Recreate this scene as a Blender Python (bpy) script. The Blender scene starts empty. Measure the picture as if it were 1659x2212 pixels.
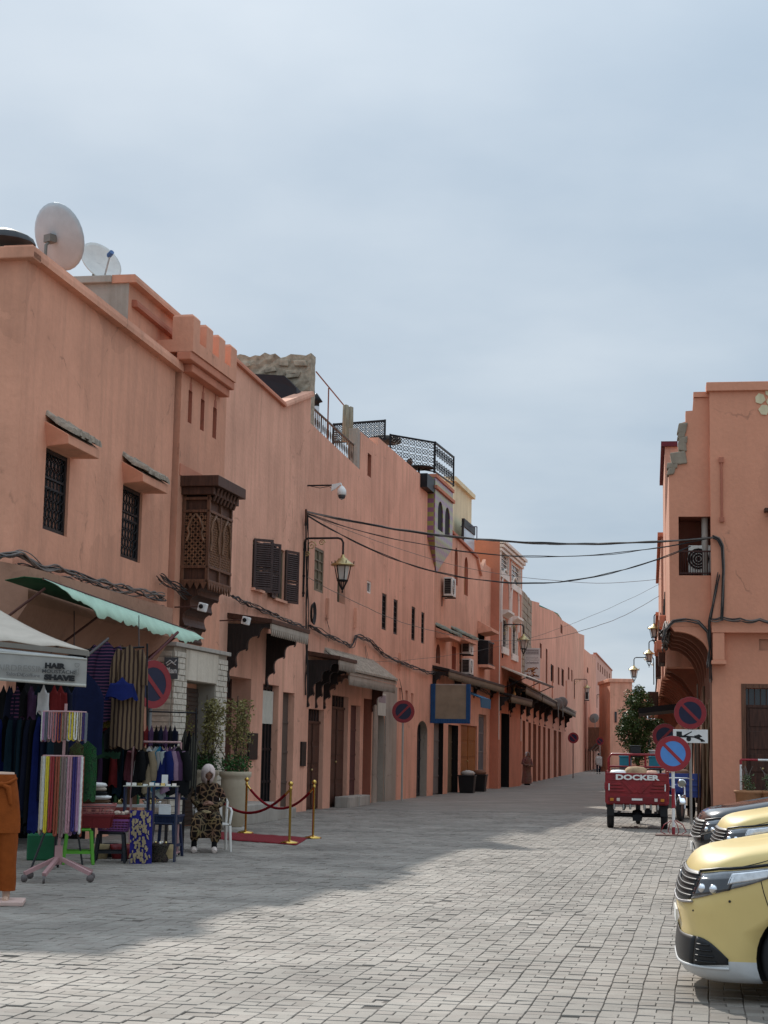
import bpy, bmesh, math, random
from mathutils import Vector, Matrix, Euler
random.seed(7)
rnd = random.random
def U(a, b): return a + (b - a) * random.random()
scene = bpy.context.scene
COL = scene.collection

# ------------------------------------------------------------------ camera, sky, sun, exposure
CAM_H = 1.6
FOC = 2.17                       # focal length / picture width
PITCH = math.atan((1622.0 - 1106.0) / (FOC * 1659.0))
ROLL = 0.018
cf = Vector((0, math.cos(PITCH), math.sin(PITCH)))
u0 = Vector((0, -math.sin(PITCH), math.cos(PITCH)))
r0 = Vector((1, 0, 0))
cr = math.cos(ROLL) * r0 + math.sin(ROLL) * u0
cu = -math.sin(ROLL) * r0 + math.cos(ROLL) * u0
camd = bpy.data.cameras.new('camera')
camo = bpy.data.objects.new('camera', camd)
COL.objects.link(camo)
camd.sensor_fit = 'HORIZONTAL'
camd.sensor_width = 36.0
camd.lens = 36.0 * FOC
camd.clip_start = 0.1
camd.clip_end = 3000
camo.matrix_world = Matrix(((cr.x, cu.x, -cf.x, 0), (cr.y, cu.y, -cf.y, 0), (cr.z, cu.z, -cf.z, CAM_H), (0, 0, 0, 1)))
scene.camera = camo

SUN_TO = Vector((-3.35, 11.6, 8.9)).normalized()      # towards the sun
sun_el = math.asin(SUN_TO.z)
sun_az = math.atan2(SUN_TO.x, SUN_TO.y)               # from +Y towards +X

world = bpy.data.worlds.new('World')
scene.world = world
world.use_nodes = True
nt = world.node_tree
for n in list(nt.nodes): nt.nodes.remove(n)
def wn(t, **k):
    n = nt.nodes.new(t)
    for a, b in k.items(): setattr(n, a, b)
    return n
sky = wn('ShaderNodeTexSky', sky_type='NISHITA')
sky.sun_disc = False
sky.sun_elevation = sun_el
sky.sun_rotation = sun_az
sky.air_density = 1.0; sky.dust_density = 2.0; sky.ozone_density = 1.0
# cloud sheet over the clear sky: direction projected on a flat layer, brighter overhead than near the horizon
tc = wn('ShaderNodeTexCoord')
sep = wn('ShaderNodeSeparateXYZ'); nt.links.new(tc.outputs['Generated'], sep.inputs[0])
zmax = wn('ShaderNodeMath', operation='MAXIMUM'); zmax.inputs[1].default_value = 0.0
nt.links.new(sep.outputs['Z'], zmax.inputs[0])
zadd = wn('ShaderNodeMath', operation='ADD'); zadd.inputs[1].default_value = 0.16
nt.links.new(zmax.outputs[0], zadd.inputs[0])
comb = wn('ShaderNodeCombineXYZ')
for i, ax in enumerate('XY'):
    dv = wn('ShaderNodeMath', operation='DIVIDE')
    nt.links.new(sep.outputs[ax], dv.inputs[0]); nt.links.new(zadd.outputs[0], dv.inputs[1])
    nt.links.new(dv.outputs[0], comb.inputs[i])
nz = wn('ShaderNodeTexNoise'); nz.inputs['Scale'].default_value = 1.15; nz.inputs['Detail'].default_value = 6; nz.inputs['Roughness'].default_value = 0.5
nt.links.new(comb.outputs[0], nz.inputs['Vector'])
crm = wn('ShaderNodeValToRGB')
crm.color_ramp.elements[0].position = 0.36; crm.color_ramp.elements[0].color = (0.352, 0.445, 0.545, 1)
crm.color_ramp.elements[1].position = 0.64; crm.color_ramp.elements[1].color = (0.495, 0.572, 0.648, 1)
nt.links.new(nz.outputs['Fac'], crm.inputs[0])
# overcast sky: brighter overhead than near the horizon
zp = wn('ShaderNodeMath', operation='POWER'); zp.inputs[1].default_value = 2.6; nt.links.new(zmax.outputs[0], zp.inputs[0])
law = wn('ShaderNodeMath', operation='MULTIPLY_ADD'); law.inputs[1].default_value = 1.5; law.inputs[2].default_value = 1.02
nt.links.new(zp.outputs[0], law.inputs[0])
cl = wn('ShaderNodeMix', data_type='RGBA', blend_type='MULTIPLY'); cl.inputs[0].default_value = 1.0
nt.links.new(crm.outputs[0], cl.inputs[6]); nt.links.new(law.outputs[0], cl.inputs[7])
bg1 = wn('ShaderNodeBackground'); bg1.inputs[1].default_value = 0.10
bg2 = wn('ShaderNodeBackground'); bg2.inputs[1].default_value = 1.0
nt.links.new(sky.outputs[0], bg1.inputs[0]); nt.links.new(cl.outputs[2], bg2.inputs[0])
mixw = wn('ShaderNodeMixShader'); mixw.inputs[0].default_value = 0.93
nt.links.new(bg1.outputs[0], mixw.inputs[1]); nt.links.new(bg2.outputs[0], mixw.inputs[2])
wo = wn('ShaderNodeOutputWorld'); nt.links.new(mixw.outputs[0], wo.inputs[0])

sund = bpy.data.lights.new('sun', 'SUN'); sund.energy = 3.5; sund.angle = math.radians(0.9); sund.color = (1.0, 0.95, 0.87)
suno = bpy.data.objects.new('sun', sund); COL.objects.link(suno)
suno.rotation_euler = SUN_TO.to_track_quat('Z', 'Y').to_euler()
suno.location = (0, 0, 30)

scene.view_settings.view_transform = 'Standard'
scene.view_settings.look = 'None'
scene.view_settings.exposure = 0.16
scene.view_settings.gamma = 1.0
scene.view_settings.use_curve_mapping = False
scene.render.engine = 'CYCLES'
scene.cycles.max_bounces = 6; scene.cycles.diffuse_bounces = 4; scene.cycles.transparent_max_bounces = 6
scene.cycles.use_denoising = True

# ------------------------------------------------------------------ survey helpers: sight lines measured in the photograph -> real places
def ray(x, y):
    k = FOC * 1659.0
    return cr * ((x - 829.5) / k) - cu * ((y - 1106.0) / k) + cf
def gp(x, y, z=0.0):
    d = ray(x, y); t = (z - CAM_H) / d.z
    return Vector((d.x * t, d.y * t, z))
def atY(x, y, Y):
    d = ray(x, y); t = Y / d.y
    return Vector((d.x * t, Y, CAM_H + d.z * t))
class Frame:
    """wall frame: local x = out of the wall (towards the street), y = along it, z up"""
    def __init__(s, ox, oy, slope, flip=False):
        s.o = Vector((ox, oy, 0)); s.slope = slope; s.rz = -math.atan(slope)
        c, q = math.cos(s.rz), math.sin(s.rz)
        s.ex = Vector((c, q, 0)); s.ey = Vector((-q, c, 0))
    def W(s, n, t, z): return s.o + s.ex * n + s.ey * t + Vector((0, 0, z))
    def hit(s, x, y, n=0.0):
        d = ray(x, y); c0 = Vector((0, 0, CAM_H)) - s.o
        k = (n - c0.dot(s.ex)) / d.dot(s.ex); p = c0 + d * k
        return p.dot(s.ey), p.z                     # (along, height)
    def hit_t(s, x, y, t):
        d = ray(x, y); c0 = Vector((0, 0, CAM_H)) - s.o
        k = (t - c0.dot(s.ey)) / d.dot(s.ey); p = c0 + d * k
        return p.dot(s.ex), p.z                     # (out, height) on a plane across the street
    def S(s, x, y, n=0.0): return s.hit(x, y, n)[0]
    def Z(s, x, y, n=0.0): return s.hit(x, y, n)[1]

# ------------------------------------------------------------------ mesh builder
class MB:
    def __init__(s): s.v = []; s.f = []; s.m = []; s.sm = []
    def add(s, vs, fs, m=0, smooth=False):
        b = len(s.v); s.v += [tuple(p) for p in vs]
        for f in fs: s.f.append(tuple(b + i for i in f)); s.m.append(m); s.sm.append(smooth)
        return s
    def poly(s, pts, m=0): return s.add(pts, [tuple(range(len(pts)))], m)
    def box(s, x0, x1, y0, y1, z0, z1, m=0):
        v = [(x0,y0,z0),(x1,y0,z0),(x1,y1,z0),(x0,y1,z0),(x0,y0,z1),(x1,y0,z1),(x1,y1,z1),(x0,y1,z1)]
        return s.add(v, [(0,3,2,1),(4,5,6,7),(0,1,5,4),(1,2,6,5),(2,3,7,6),(3,0,4,7)], m)
    def obox(s, c, ax, ay, az, m=0):
        c, ax, ay, az = Vector(c), Vector(ax), Vector(ay), Vector(az)
        v = [c - ax - ay - az, c + ax - ay - az, c + ax + ay - az, c - ax + ay - az, c - ax - ay + az, c + ax - ay + az, c + ax + ay + az, c - ax + ay + az]
        return s.add(v, [(0,3,2,1),(4,5,6,7),(0,1,5,4),(1,2,6,5),(2,3,7,6),(3,0,4,7)], m)
    def bar(s, a, b, w, h=None, m=0, up=(0,0,1)):
        a, b = Vector(a), Vector(b); h = h or w
        d = (b - a); L = d.length; d.normalize(); upv = Vector(up)
        if abs(d.dot(upv)) > 0.98: upv = Vector((1, 0, 0))
        sx = d.cross(upv).normalized(); sz = sx.cross(d).normalized()
        return s.obox((a + b) / 2, d * (L / 2), sx * (w / 2), sz * (h / 2), m)
    def prism(s, pts, d, m=0):
        """pts: closed 3d polygon, d: extrusion vector"""
        n = len(pts); d = Vector(d); a = [Vector(p) for p in pts]; b = [p + d for p in a]
        fs = [tuple(range(n))[::-1], tuple(range(n, 2 * n))] + [(i, (i + 1) % n, n + (i + 1) % n, n + i) for i in range(n)]
        return s.add(a + b, fs, m)
    def tube(s, pts, r, k=6, m=0, caps=True, smooth=True):
        P = [Vector(p) for p in pts]; n = len(P)
        rr = r if isinstance(r, (list, tuple)) else [r] * n
        vs = []; prev = None
        for i in range(n):
            d = (P[min(i + 1, n - 1)] - P[max(i - 1, 0)])
            if d.length < 1e-9: d = Vector((0, 0, 1))
            d.normalize()
            if prev is None:
                a = Vector((0, 0, 1)) if abs(d.z) < 0.9 else Vector((1, 0, 0))
                x = d.cross(a).normalized()
            else:
                x = prev - d * prev.dot(d)
                if x.length < 1e-6: x = d.orthogonal()
                x.normalize()
            prev = x; y = d.cross(x)
            for j in range(k):
                t = 2 * math.pi * j / k
                vs.append(P[i] + x * (rr[i] * math.cos(t)) + y * (rr[i] * math.sin(t)))
        fs = []
        for i in range(n - 1):
            for j in range(k):
                fs.append((i * k + j, i * k + (j + 1) % k, (i + 1) * k + (j + 1) % k, (i + 1) * k + j))
        s.add(vs, fs, m, smooth)
        if caps and rr[0] > 0: s.add([vs[j] for j in range(k)][::-1], [tuple(range(k))], m)
        if caps and rr[-1] > 0: s.add([vs[(n - 1) * k + j] for j in range(k)], [tuple(range(k))], m)
        return s
    def lathe(s, prof, c=(0, 0, 0), k=16, m=0, smooth=True, axis=(0, 0, 1), sx=1, sy=1):
        """prof: list of (radius, height) along the axis"""
        az = Vector(axis).normalized(); ax = az.orthogonal().normalized() if abs(az.z) < 0.99 else Vector((1, 0, 0)); ay = az.cross(ax)
        c = Vector(c); vs = []
        for r, z in prof:
            for j in range(k):
                t = 2 * math.pi * j / k
                vs.append(c + az * z + ax * (r * sx * math.cos(t)) + ay * (r * sy * math.sin(t)))
        fs = []
        for i in range(len(prof) - 1):
            for j in range(k):
                fs.append((i * k + j, i * k + (j + 1) % k, (i + 1) * k + (j + 1) % k, (i + 1) * k + j))
        s.add(vs, fs, m, smooth)
        if prof[0][0] > 1e-6: s.add(vs[:k][::-1], [tuple(range(k))], m)
        if prof[-1][0] > 1e-6: s.add(vs[-k:], [tuple(range(k))], m)
        return s
    def ball(s, c, r, k=10, m=0, sz=1.0):
        h = k // 2 + 1
        return s.lathe([(max(1e-7, r * math.sin(math.pi * i / h)), -r * sz * math.cos(math.pi * i / h)) for i in range(h + 1)], c, k, m)
    def sheet(s, P, m=0, smooth=True):
        """P: grid (list of rows) of points"""
        R, C_ = len(P), len(P[0])
        return s.add([p for row in P for p in row], [(i * C_ + j, i * C_ + j + 1, (i + 1) * C_ + j + 1, (i + 1) * C_ + j) for i in range(R - 1) for j in range(C_ - 1)], m, smooth)
    def mesh(s, name, mats):
        me = bpy.data.meshes.new(name)
        me.from_pydata(s.v, [], s.f)
        for mt in (mats if isinstance(mats, (list, tuple)) else [mats]): me.materials.append(mt)
        me.polygons.foreach_set('material_index', s.m)
        me.polygons.foreach_set('use_smooth', s.sm)
        me.update()
        return me
    def build(s, name, mats, parent=None, loc=None, rz=None, bevel=0, solid=0):
        o = bpy.data.objects.new(name, s.mesh(name, mats)); COL.objects.link(o)
        if parent is not None: o.parent = parent
        if loc is not None: o.location = loc
        if rz is not None: o.rotation_euler = (0, 0, rz)
        if solid:
            md = o.modifiers.new('solid', 'SOLIDIFY'); md.thickness = solid; md.offset = 0
        if bevel:
            md = o.modifiers.new('bevel', 'BEVEL'); md.width = bevel; md.segments = 2; md.limit_method = 'ANGLE'; md.angle_limit = math.radians(40)
        return o
def tag(o, label, cat, group=None):
    o['label'] = label; o['category'] = cat
    if group: o['group'] = group
    return o
def thing(name, label, cat, loc=(0, 0, 0), rz=0.0, group=None):
    o = bpy.data.objects.new(name, None); COL.objects.link(o)
    o.location = loc; o.rotation_euler = (0, 0, rz); o.empty_display_size = 0.2
    return tag(o, label, cat, group)
def wthing(fr, name, label, cat, n=0, t=0, z=0, group=None):
    return thing(name, label, cat, fr.W(n, t, z), fr.rz, group)
def structure(o): o['kind'] = 'structure'; return o
def copy_tree(o, parent=None):
    c = o.copy(); COL.objects.link(c); c.parent = parent
    for ch in list(o.children): copy_tree(ch, c)
    return c
def text_mesh(txt, size, ext=0.004, shear=0.0, bold=0.0, space=1.0):
    cu_ = bpy.data.curves.new('txt', 'FONT'); cu_.body = txt; cu_.size = size; cu_.extrude = ext; cu_.offset = bold; cu_.shear = shear
    cu_.space_character = space; cu_.align_x = 'CENTER'; cu_.align_y = 'CENTER'; cu_.resolution_u = 3
    to = bpy.data.objects.new('txt', cu_); COL.objects.link(to)
    dg = bpy.context.evaluated_depsgraph_get()
    me = bpy.data.meshes.new_from_object(to.evaluated_get(dg))
    bpy.data.objects.remove(to); 
    return me
def lettering(name, txt, size, mat_, parent, loc, xdir, zdir, ext=0.003, bold=0.0, space=1.0, sx=1.0):
    me = text_mesh(txt, size, ext, 0, bold, space); me.materials.clear(); me.materials.append(mat_)
    o = bpy.data.objects.new(name, me); COL.objects.link(o); o.parent = parent
    X = Vector(xdir).normalized(); Y = Vector(zdir).normalized(); Zv = X.cross(Y)
    X = X * sx
    o.matrix_local = Matrix(((X.x, Y.x, Zv.x, loc[0]), (X.y, Y.y, Zv.y, loc[1]), (X.z, Y.z, Zv.z, loc[2]), (0, 0, 0, 1)))
    return o

# ------------------------------------------------------------------ materials
MATS = {}
def newmat(name):
    m = bpy.data.materials.new(name); m.use_nodes = True
    t = m.node_tree; b = t.nodes['Principled BSDF']
    return m, t, b
def mat(name, col, rough=0.7, metal=0.0, var=0.12, scale=6.0, bump=0.0, bscale=40.0, spec=0.35, coat=0.0, trans=0.0, emis=None):
    """plain surface with mottled colour, roughness variation and fine relief"""
    if name in MATS: return MATS[name]
    m, t, b = newmat(name); L = t.links
    tcn = t.nodes.new('ShaderNodeTexCoord')
    nz_ = t.nodes.new('ShaderNodeTexNoise'); nz_.inputs['Scale'].default_value = scale; nz_.inputs['Detail'].default_value = 5; nz_.inputs['Roughness'].default_value = 0.6
    L.new(tcn.outputs['Object'], nz_.inputs['Vector'])
    mp = t.nodes.new('ShaderNodeMapRange'); mp.inputs[1].default_value = 0.25; mp.inputs[2].default_value = 0.75; mp.inputs[3].default_value = 1 - var; mp.inputs[4].default_value = 1 + var
    L.new(nz_.outputs['Fac'], mp.inputs[0])
    mx = t.nodes.new('ShaderNodeMix'); mx.data_type = 'RGBA'; mx.blend_type = 'MULTIPLY'; mx.inputs[0].default_value = 1
    mx.inputs[6].default_value = (*col, 1); L.new(mp.outputs[0], mx.inputs[7]); L.new(mx.outputs[2], b.inputs['Base Color'])
    b.inputs['Roughness'].default_value = rough; b.inputs['Metallic'].default_value = metal
    b.inputs['Specular IOR Level'].default_value = spec
    if coat: b.inputs['Coat Weight'].default_value = coat; b.inputs['Coat Roughness'].default_value = 0.05
    if trans: b.inputs['Transmission Weight'].default_value = trans
    if bump:
        n2 = t.nodes.new('ShaderNodeTexNoise'); n2.inputs['Scale'].default_value = bscale; n2.inputs['Detail'].default_value = 4
        L.new(tcn.outputs['Object'], n2.inputs['Vector'])
        bp = t.nodes.new('ShaderNodeBump'); bp.inputs['Strength'].default_value = bump; bp.inputs['Distance'].default_value = 0.02
        L.new(n2.outputs['Fac'], bp.inputs['Height']); L.new(bp.outputs[0], b.inputs['Normal'])
    MATS[name] = m
    return m
def plaster(name, col, stain=(0.40, 0.21, 0.145), streak=0.42, patch=0.26, seed=0.0, joints=False):
    """lime-washed plaster: blotches, rain streaks running down, grime towards damp patches, hairline relief"""
    if name in MATS: return MATS[name]
    m, t, b = newmat(name); L = t.links; N = t.nodes.new
    tcn = N('ShaderNodeTexCoord')
    mpn = N('ShaderNodeMapping'); mpn.inputs['Location'].default_value = (seed, seed * 1.7, seed * 0.3); L.new(tcn.outputs['Object'], mpn.inputs['Vector'])
    n1 = N('ShaderNodeTexNoise'); n1.inputs['Scale'].default_value = 0.55; n1.inputs['Detail'].default_value = 7; n1.inputs['Roughness'].default_value = 0.62; L.new(mpn.outputs[0], n1.inputs['Vector'])
    ms = N('ShaderNodeMapping'); ms.inputs['Scale'].default_value = (1.6, 1.6, 0.16); L.new(mpn.outputs[0], ms.inputs['Vector'])
    n2 = N('ShaderNodeTexNoise'); n2.inputs['Scale'].default_value = 1.7; n2.inputs['Detail'].default_value = 6; n2.inputs['Roughness'].default_value = 0.65; L.new(ms.outputs[0], n2.inputs['Vector'])
    n3 = N('ShaderNodeTexNoise'); n3.inputs['Scale'].default_value = 9; n3.inputs['Detail'].default_value = 5; L.new(mpn.outputs[0], n3.inputs['Vector'])
    r1 = N('ShaderNodeMapRange'); r1.inputs[1].default_value = 0.3; r1.inputs[2].default_value = 0.72; r1.inputs[3].default_value = 1 + patch * 0.5; r1.inputs[4].default_value = 1 - patch * 0.55; L.new(n1.outputs['Fac'], r1.inputs[0])
    r3 = N('ShaderNodeMapRange'); r3.inputs[3].default_value = 0.93; r3.inputs[4].default_value = 1.07; L.new(n3.outputs['Fac'], r3.inputs[0])
    mu = N('ShaderNodeMath'); mu.operation = 'MULTIPLY'; L.new(r1.outputs[0], mu.inputs[0]); L.new(r3.outputs[0], mu.inputs[1])
    mx = N('ShaderNodeMix'); mx.data_type = 'RGBA'; mx.blend_type = 'MULTIPLY'; mx.inputs[0].default_value = 1; mx.inputs[6].default_value = (*col, 1); L.new(mu.outputs[0], mx.inputs[7])
    r2 = N('ShaderNodeMapRange'); r2.inputs[1].default_value = 0.46; r2.inputs[2].default_value = 0.72; r2.inputs[3].default_value = 0; r2.inputs[4].default_value = streak; L.new(n2.outputs['Fac'], r2.inputs[0])
    mx2 = N('ShaderNodeMix'); mx2.data_type = 'RGBA'; L.new(r2.outputs[0], mx2.inputs[0]); L.new(mx.outputs[2], mx2.inputs[6]); mx2.inputs[7].default_value = (*stain, 1)
    # repaired patches of a slightly different wash, and hairline cracks
    vp = N('ShaderNodeTexVoronoi'); vp.inputs['Scale'].default_value = 0.42; dm = N('ShaderNodeMix'); dm.data_type = 'VECTOR'; dm.inputs[0].default_value = 0.35
    n4 = N('ShaderNodeTexNoise'); n4.inputs['Scale'].default_value = 2.2; n4.inputs['Detail'].default_value = 6; L.new(mpn.outputs[0], n4.inputs['Vector'])
    L.new(mpn.outputs[0], dm.inputs[4]); L.new(n4.outputs['Color'], dm.inputs[5]); L.new(dm.outputs[1], vp.inputs['Vector'])
    sp_ = N('ShaderNodeSeparateColor'); L.new(vp.outputs['Color'], sp_.inputs[0])
    rp = N('ShaderNodeMapRange'); rp.inputs[3].default_value = 0.93; rp.inputs[4].default_value = 1.06; L.new(sp_.outputs[0], rp.inputs[0])
    mx3 = N('ShaderNodeMix'); mx3.data_type = 'RGBA'; mx3.blend_type = 'MULTIPLY'; mx3.inputs[0].default_value = 1; L.new(mx2.outputs[2], mx3.inputs[6]); L.new(rp.outputs[0], mx3.inputs[7])
    vc = N('ShaderNodeTexVoronoi'); vc.feature = 'DISTANCE_TO_EDGE'; vc.inputs['Scale'].default_value = 0.33; L.new(dm.outputs[1], vc.inputs['Vector'])
    rc_ = N('ShaderNodeMapRange'); rc_.inputs[1].default_value = 0.0; rc_.inputs[2].default_value = 0.006; rc_.inputs[3].default_value = 1.0; rc_.inputs[4].default_value = 0.0; L.new(vc.outputs['Distance'], rc_.inputs[0])
    rm_ = N('ShaderNodeMapRange'); rm_.inputs[1].default_value = 0.5; rm_.inputs[2].default_value = 0.62; rm_.inputs[3].default_value = 0; rm_.inputs[4].default_value = 0.45; L.new(n4.outputs['Fac'], rm_.inputs[0])
    cm_ = N('ShaderNodeMath'); cm_.operation = 'MULTIPLY'; L.new(rc_.outputs[0], cm_.inputs[0]); L.new(rm_.outputs[0], cm_.inputs[1])
    mx4 = N('ShaderNodeMix'); mx4.data_type = 'RGBA'; L.new(cm_.outputs[0], mx4.inputs[0]); L.new(mx3.outputs[2], mx4.inputs[6]); mx4.inputs[7].default_value = (*[c * .5 for c in stain], 1)
    last = mx4.outputs[2]
    bpd = N('ShaderNodeBump'); bpd.inputs['Strength'].default_value = 0.5; bpd.inputs['Distance'].default_value = 0.02
    ha = N('ShaderNodeMath'); ha.operation = 'MULTIPLY_ADD'; ha.inputs[1].default_value = 1.0; L.new(n3.outputs['Fac'], ha.inputs[0]); L.new(n1.outputs['Fac'], ha.inputs[2])
    L.new(ha.outputs[0], bpd.inputs['Height']); L.new(bpd.outputs[0], b.inputs['Normal'])
    L.new(last, b.inputs['Base Color'])
    b.inputs['Roughness'].default_value = 0.92; b.inputs['Specular IOR Level'].default_value = 0.15
    MATS[name] = m
    return m
def wood(name, col, dark=0.5, scale=1.0, rough=0.55):
    if name in MATS: return MATS[name]
    m, t, b = newmat(name); L = t.links; N = t.nodes.new
    tcn = N('ShaderNodeTexCoord'); ms = N('ShaderNodeMapping'); ms.inputs['Scale'].default_value = (9 * scale, 9 * scale, 0.8 * scale); L.new(tcn.outputs['Object'], ms.inputs['Vector'])
    n1 = N('ShaderNodeTexNoise'); n1.inputs['Scale'].default_value = 3; n1.inputs['Detail'].default_value = 6; n1.inputs['Distortion'].default_value = 0.6; L.new(ms.outputs[0], n1.inputs['Vector'])
    cr_ = N('ShaderNodeValToRGB'); cr_.color_ramp.elements[0].position = 0.32; cr_.color_ramp.elements[0].color = (*[c * dark for c in col], 1)
    cr_.color_ramp.elements[1].position = 0.7; cr_.color_ramp.elements[1].color = (*[min(1, c * 1.15) for c in col], 1)
    L.new(n1.outputs['Fac'], cr_.inputs[0]); L.new(cr_.outputs[0], b.inputs['Base Color'])
    bp = N('ShaderNodeBump'); bp.inputs['Strength'].default_value = 0.4; bp.inputs['Distance'].default_value = 0.01; L.new(n1.outputs['Fac'], bp.inputs['Height']); L.new(bp.outputs[0], b.inputs['Normal'])
    b.inputs['Roughness'].default_value = rough; b.inputs['Specular IOR Level'].default_value = 0.3
    MATS[name] = m
    return m
SALMON = plaster('salmon_plaster', (0.73, 0.385, 0.265), streak=0.55, seed=1.0)
SALMON2 = plaster('salmon_plaster_orange', (0.70, 0.34, 0.225), seed=5.0, streak=0.45)
SALMON3 = plaster('salmon_plaster_pale', (0.76, 0.405, 0.285), seed=9.0, streak=0.5)
SALMON4 = plaster('salmon_plaster_far', (0.72, 0.37, 0.26), seed=13.0, streak=0.45)
TERRA = plaster('terracotta_plaster', (0.58, 0.235, 0.15), seed=3.0, streak=0.25)
RPLASTER = plaster('right_house_plaster', (0.70, 0.315, 0.20), seed=21.0, streak=0.12, patch=0.14)
REDTRIM = plaster('red_brown_trim', (0.42, 0.155, 0.10), seed=2.0, streak=0.2)
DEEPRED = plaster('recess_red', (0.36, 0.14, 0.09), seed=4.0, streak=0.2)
RUBBLE = plaster('rubble_render', (0.36, 0.30, 0.23), stain=(0.15, 0.12, 0.09), streak=0.6, patch=0.6, seed=6.0)
CONCRETE = plaster('bare_concrete', (0.42, 0.38, 0.33), stain=(0.2, 0.17, 0.13), streak=0.5, patch=0.4, seed=8.0)
GREIGE = plaster('greige_render', (0.40, 0.34, 0.28), stain=(0.2, 0.16, 0.12), streak=0.4, patch=0.3, seed=10.0)
CREAM = plaster('cream_plaster', (0.78, 0.68, 0.45), stain=(0.4, 0.33, 0.2), seed=11.0)
WHITE_P = plaster('white_trim', (0.78, 0.70, 0.62), stain=(0.4, 0.33, 0.28), streak=0.3, seed=12.0)
DKWOOD = wood('dark_brown_wood', (0.085, 0.036, 0.022))
MIDWOOD = wood('carved_brown_wood', (0.17, 0.075, 0.042))
DOORWOOD = wood('door_brown_wood', (0.085, 0.034, 0.021))
ORWOOD = wood('orange_wood', (0.36, 0.13, 0.02))
OLIVEWOOD = wood('weathered_olive_wood', (0.19, 0.155, 0.10))
BLACKWOOD = wood('blackened_wood', (0.022, 0.016, 0.014))
IRON = mat('black_iron', (0.02, 0.02, 0.022), 0.5, 0.6, 0.3)
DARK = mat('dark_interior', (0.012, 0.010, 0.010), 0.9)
CABLE = mat('black_cable', (0.03, 0.027, 0.026), 0.6, 0, 0.4, 3)
CABLE2 = mat('grey_cable', (0.16, 0.14, 0.125), 0.7, 0, 0.4, 3)
STEEL = mat('galvanised_steel', (0.45, 0.45, 0.44), 0.42, 0.8, 0.2)
WHITE = mat('white_paint', (0.78, 0.77, 0.74), 0.5, 0, 0.08)
OFFWHITE = mat('aged_white_plastic', (0.70, 0.68, 0.62), 0.55, 0, 0.12)
BRASS = mat('polished_brass', (0.62, 0.40, 0.10), 0.18, 1.0, 0.1)
AGEDBRASS = mat('aged_brass', (0.50, 0.38, 0.18), 0.4, 0.9, 0.2)
GLASSD = mat('dark_window_glass', (0.02, 0.024, 0.028), 0.12, 0, 0.2, spec=0.6)
ROOFTILE = mat('weathered_roof_tile', (0.33, 0.27, 0.21), 0.9, 0, 0.5, 9, 0.5, 30)
GREENTILE = mat('green_glazed_tile', (0.20, 0.215, 0.165), 0.6, 0, 0.5, 9, 0.4, 30)

# ------------------------------------------------------------------ wall frames (left row, corner house, far left row, right row)
L = Frame(-11.6 + 0.217 * 30, 30.0, 0.217)
_pA = L.W(0, L.S(385, 1200), 0)
A = Frame(_pA.x, _pA.y, 0.18)
_pF = L.W(0, L.S(1125, 1600), 0)
FL = Frame(_pF.x, _pF.y, 0.165)
RY = 43.0
_pR = atY(1540, 1600, RY)
R = Frame(_pR.x, RY, 0.160)          # right row; local x grows away from the street
GF = Frame(0, 0, 0.195)              # paving courses

# ------------------------------------------------------------------ ground
def ground_mat():
    m, t, b = newmat('street_ground'); Lk = t.links; N = t.nodes.new
    tcn = N('ShaderNodeTexCoord')
    n1 = N('ShaderNodeTexNoise'); n1.inputs['Scale'].default_value = 0.6; n1.inputs['Detail'].default_value = 8; Lk.new(tcn.outputs['Object'], n1.inputs['Vector'])
    mp = N('ShaderNodeMapping'); mp.inputs['Rotation'].default_value = (0, 0, -GF.rz); mp.inputs['Scale'].default_value = (1, 1, 1); Lk.new(tcn.outputs['Object'], mp.inputs['Vector'])
    br = N('ShaderNodeTexBrick'); br.inputs['Scale'].default_value = 1.0; br.inputs['Brick Width'].default_value = 0.225; br.inputs['Row Height'].default_value = 0.135; br.inputs['Mortar Size'].default_value = 0.007
    br.inputs['Color1'].default_value = (0.315, 0.28, 0.24, 1); br.inputs['Color2'].default_value = (0.272, 0.24, 0.207, 1); br.inputs['Mortar'].default_value = (0.13, 0.115, 0.1, 1)
    Lk.new(mp.outputs[0], br.inputs['Vector'])
    cr_ = N('ShaderNodeMapRange'); cr_.inputs[1].default_value = 0.3; cr_.inputs[2].default_value = 0.7; cr_.inputs[3].default_value = 0.78; cr_.inputs[4].default_value = 1.12; Lk.new(n1.outputs['Fac'], cr_.inputs[0])
    mx = N('ShaderNodeMix'); mx.data_type = 'RGBA'; mx.blend_type = 'MULTIPLY'; mx.inputs[0].default_value = 1
    Lk.new(br.outputs['Color'], mx.inputs[6]); Lk.new(cr_.outputs[0], mx.inputs[7]); Lk.new(mx.outputs[2], b.inputs['Base Color'])
    bp = N('ShaderNodeBump'); bp.inputs['Strength'].default_value = 0.6; bp.inputs['Distance'].default_value = 0.01; Lk.new(br.outputs['Fac'], bp.inputs['Height']); bp.invert = True
    Lk.new(bp.outputs[0], b.inputs['Normal'])
    b.inputs['Roughness'].default_value = 0.85; b.inputs['Specular IOR Level'].default_value = 0.25
    return m
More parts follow.
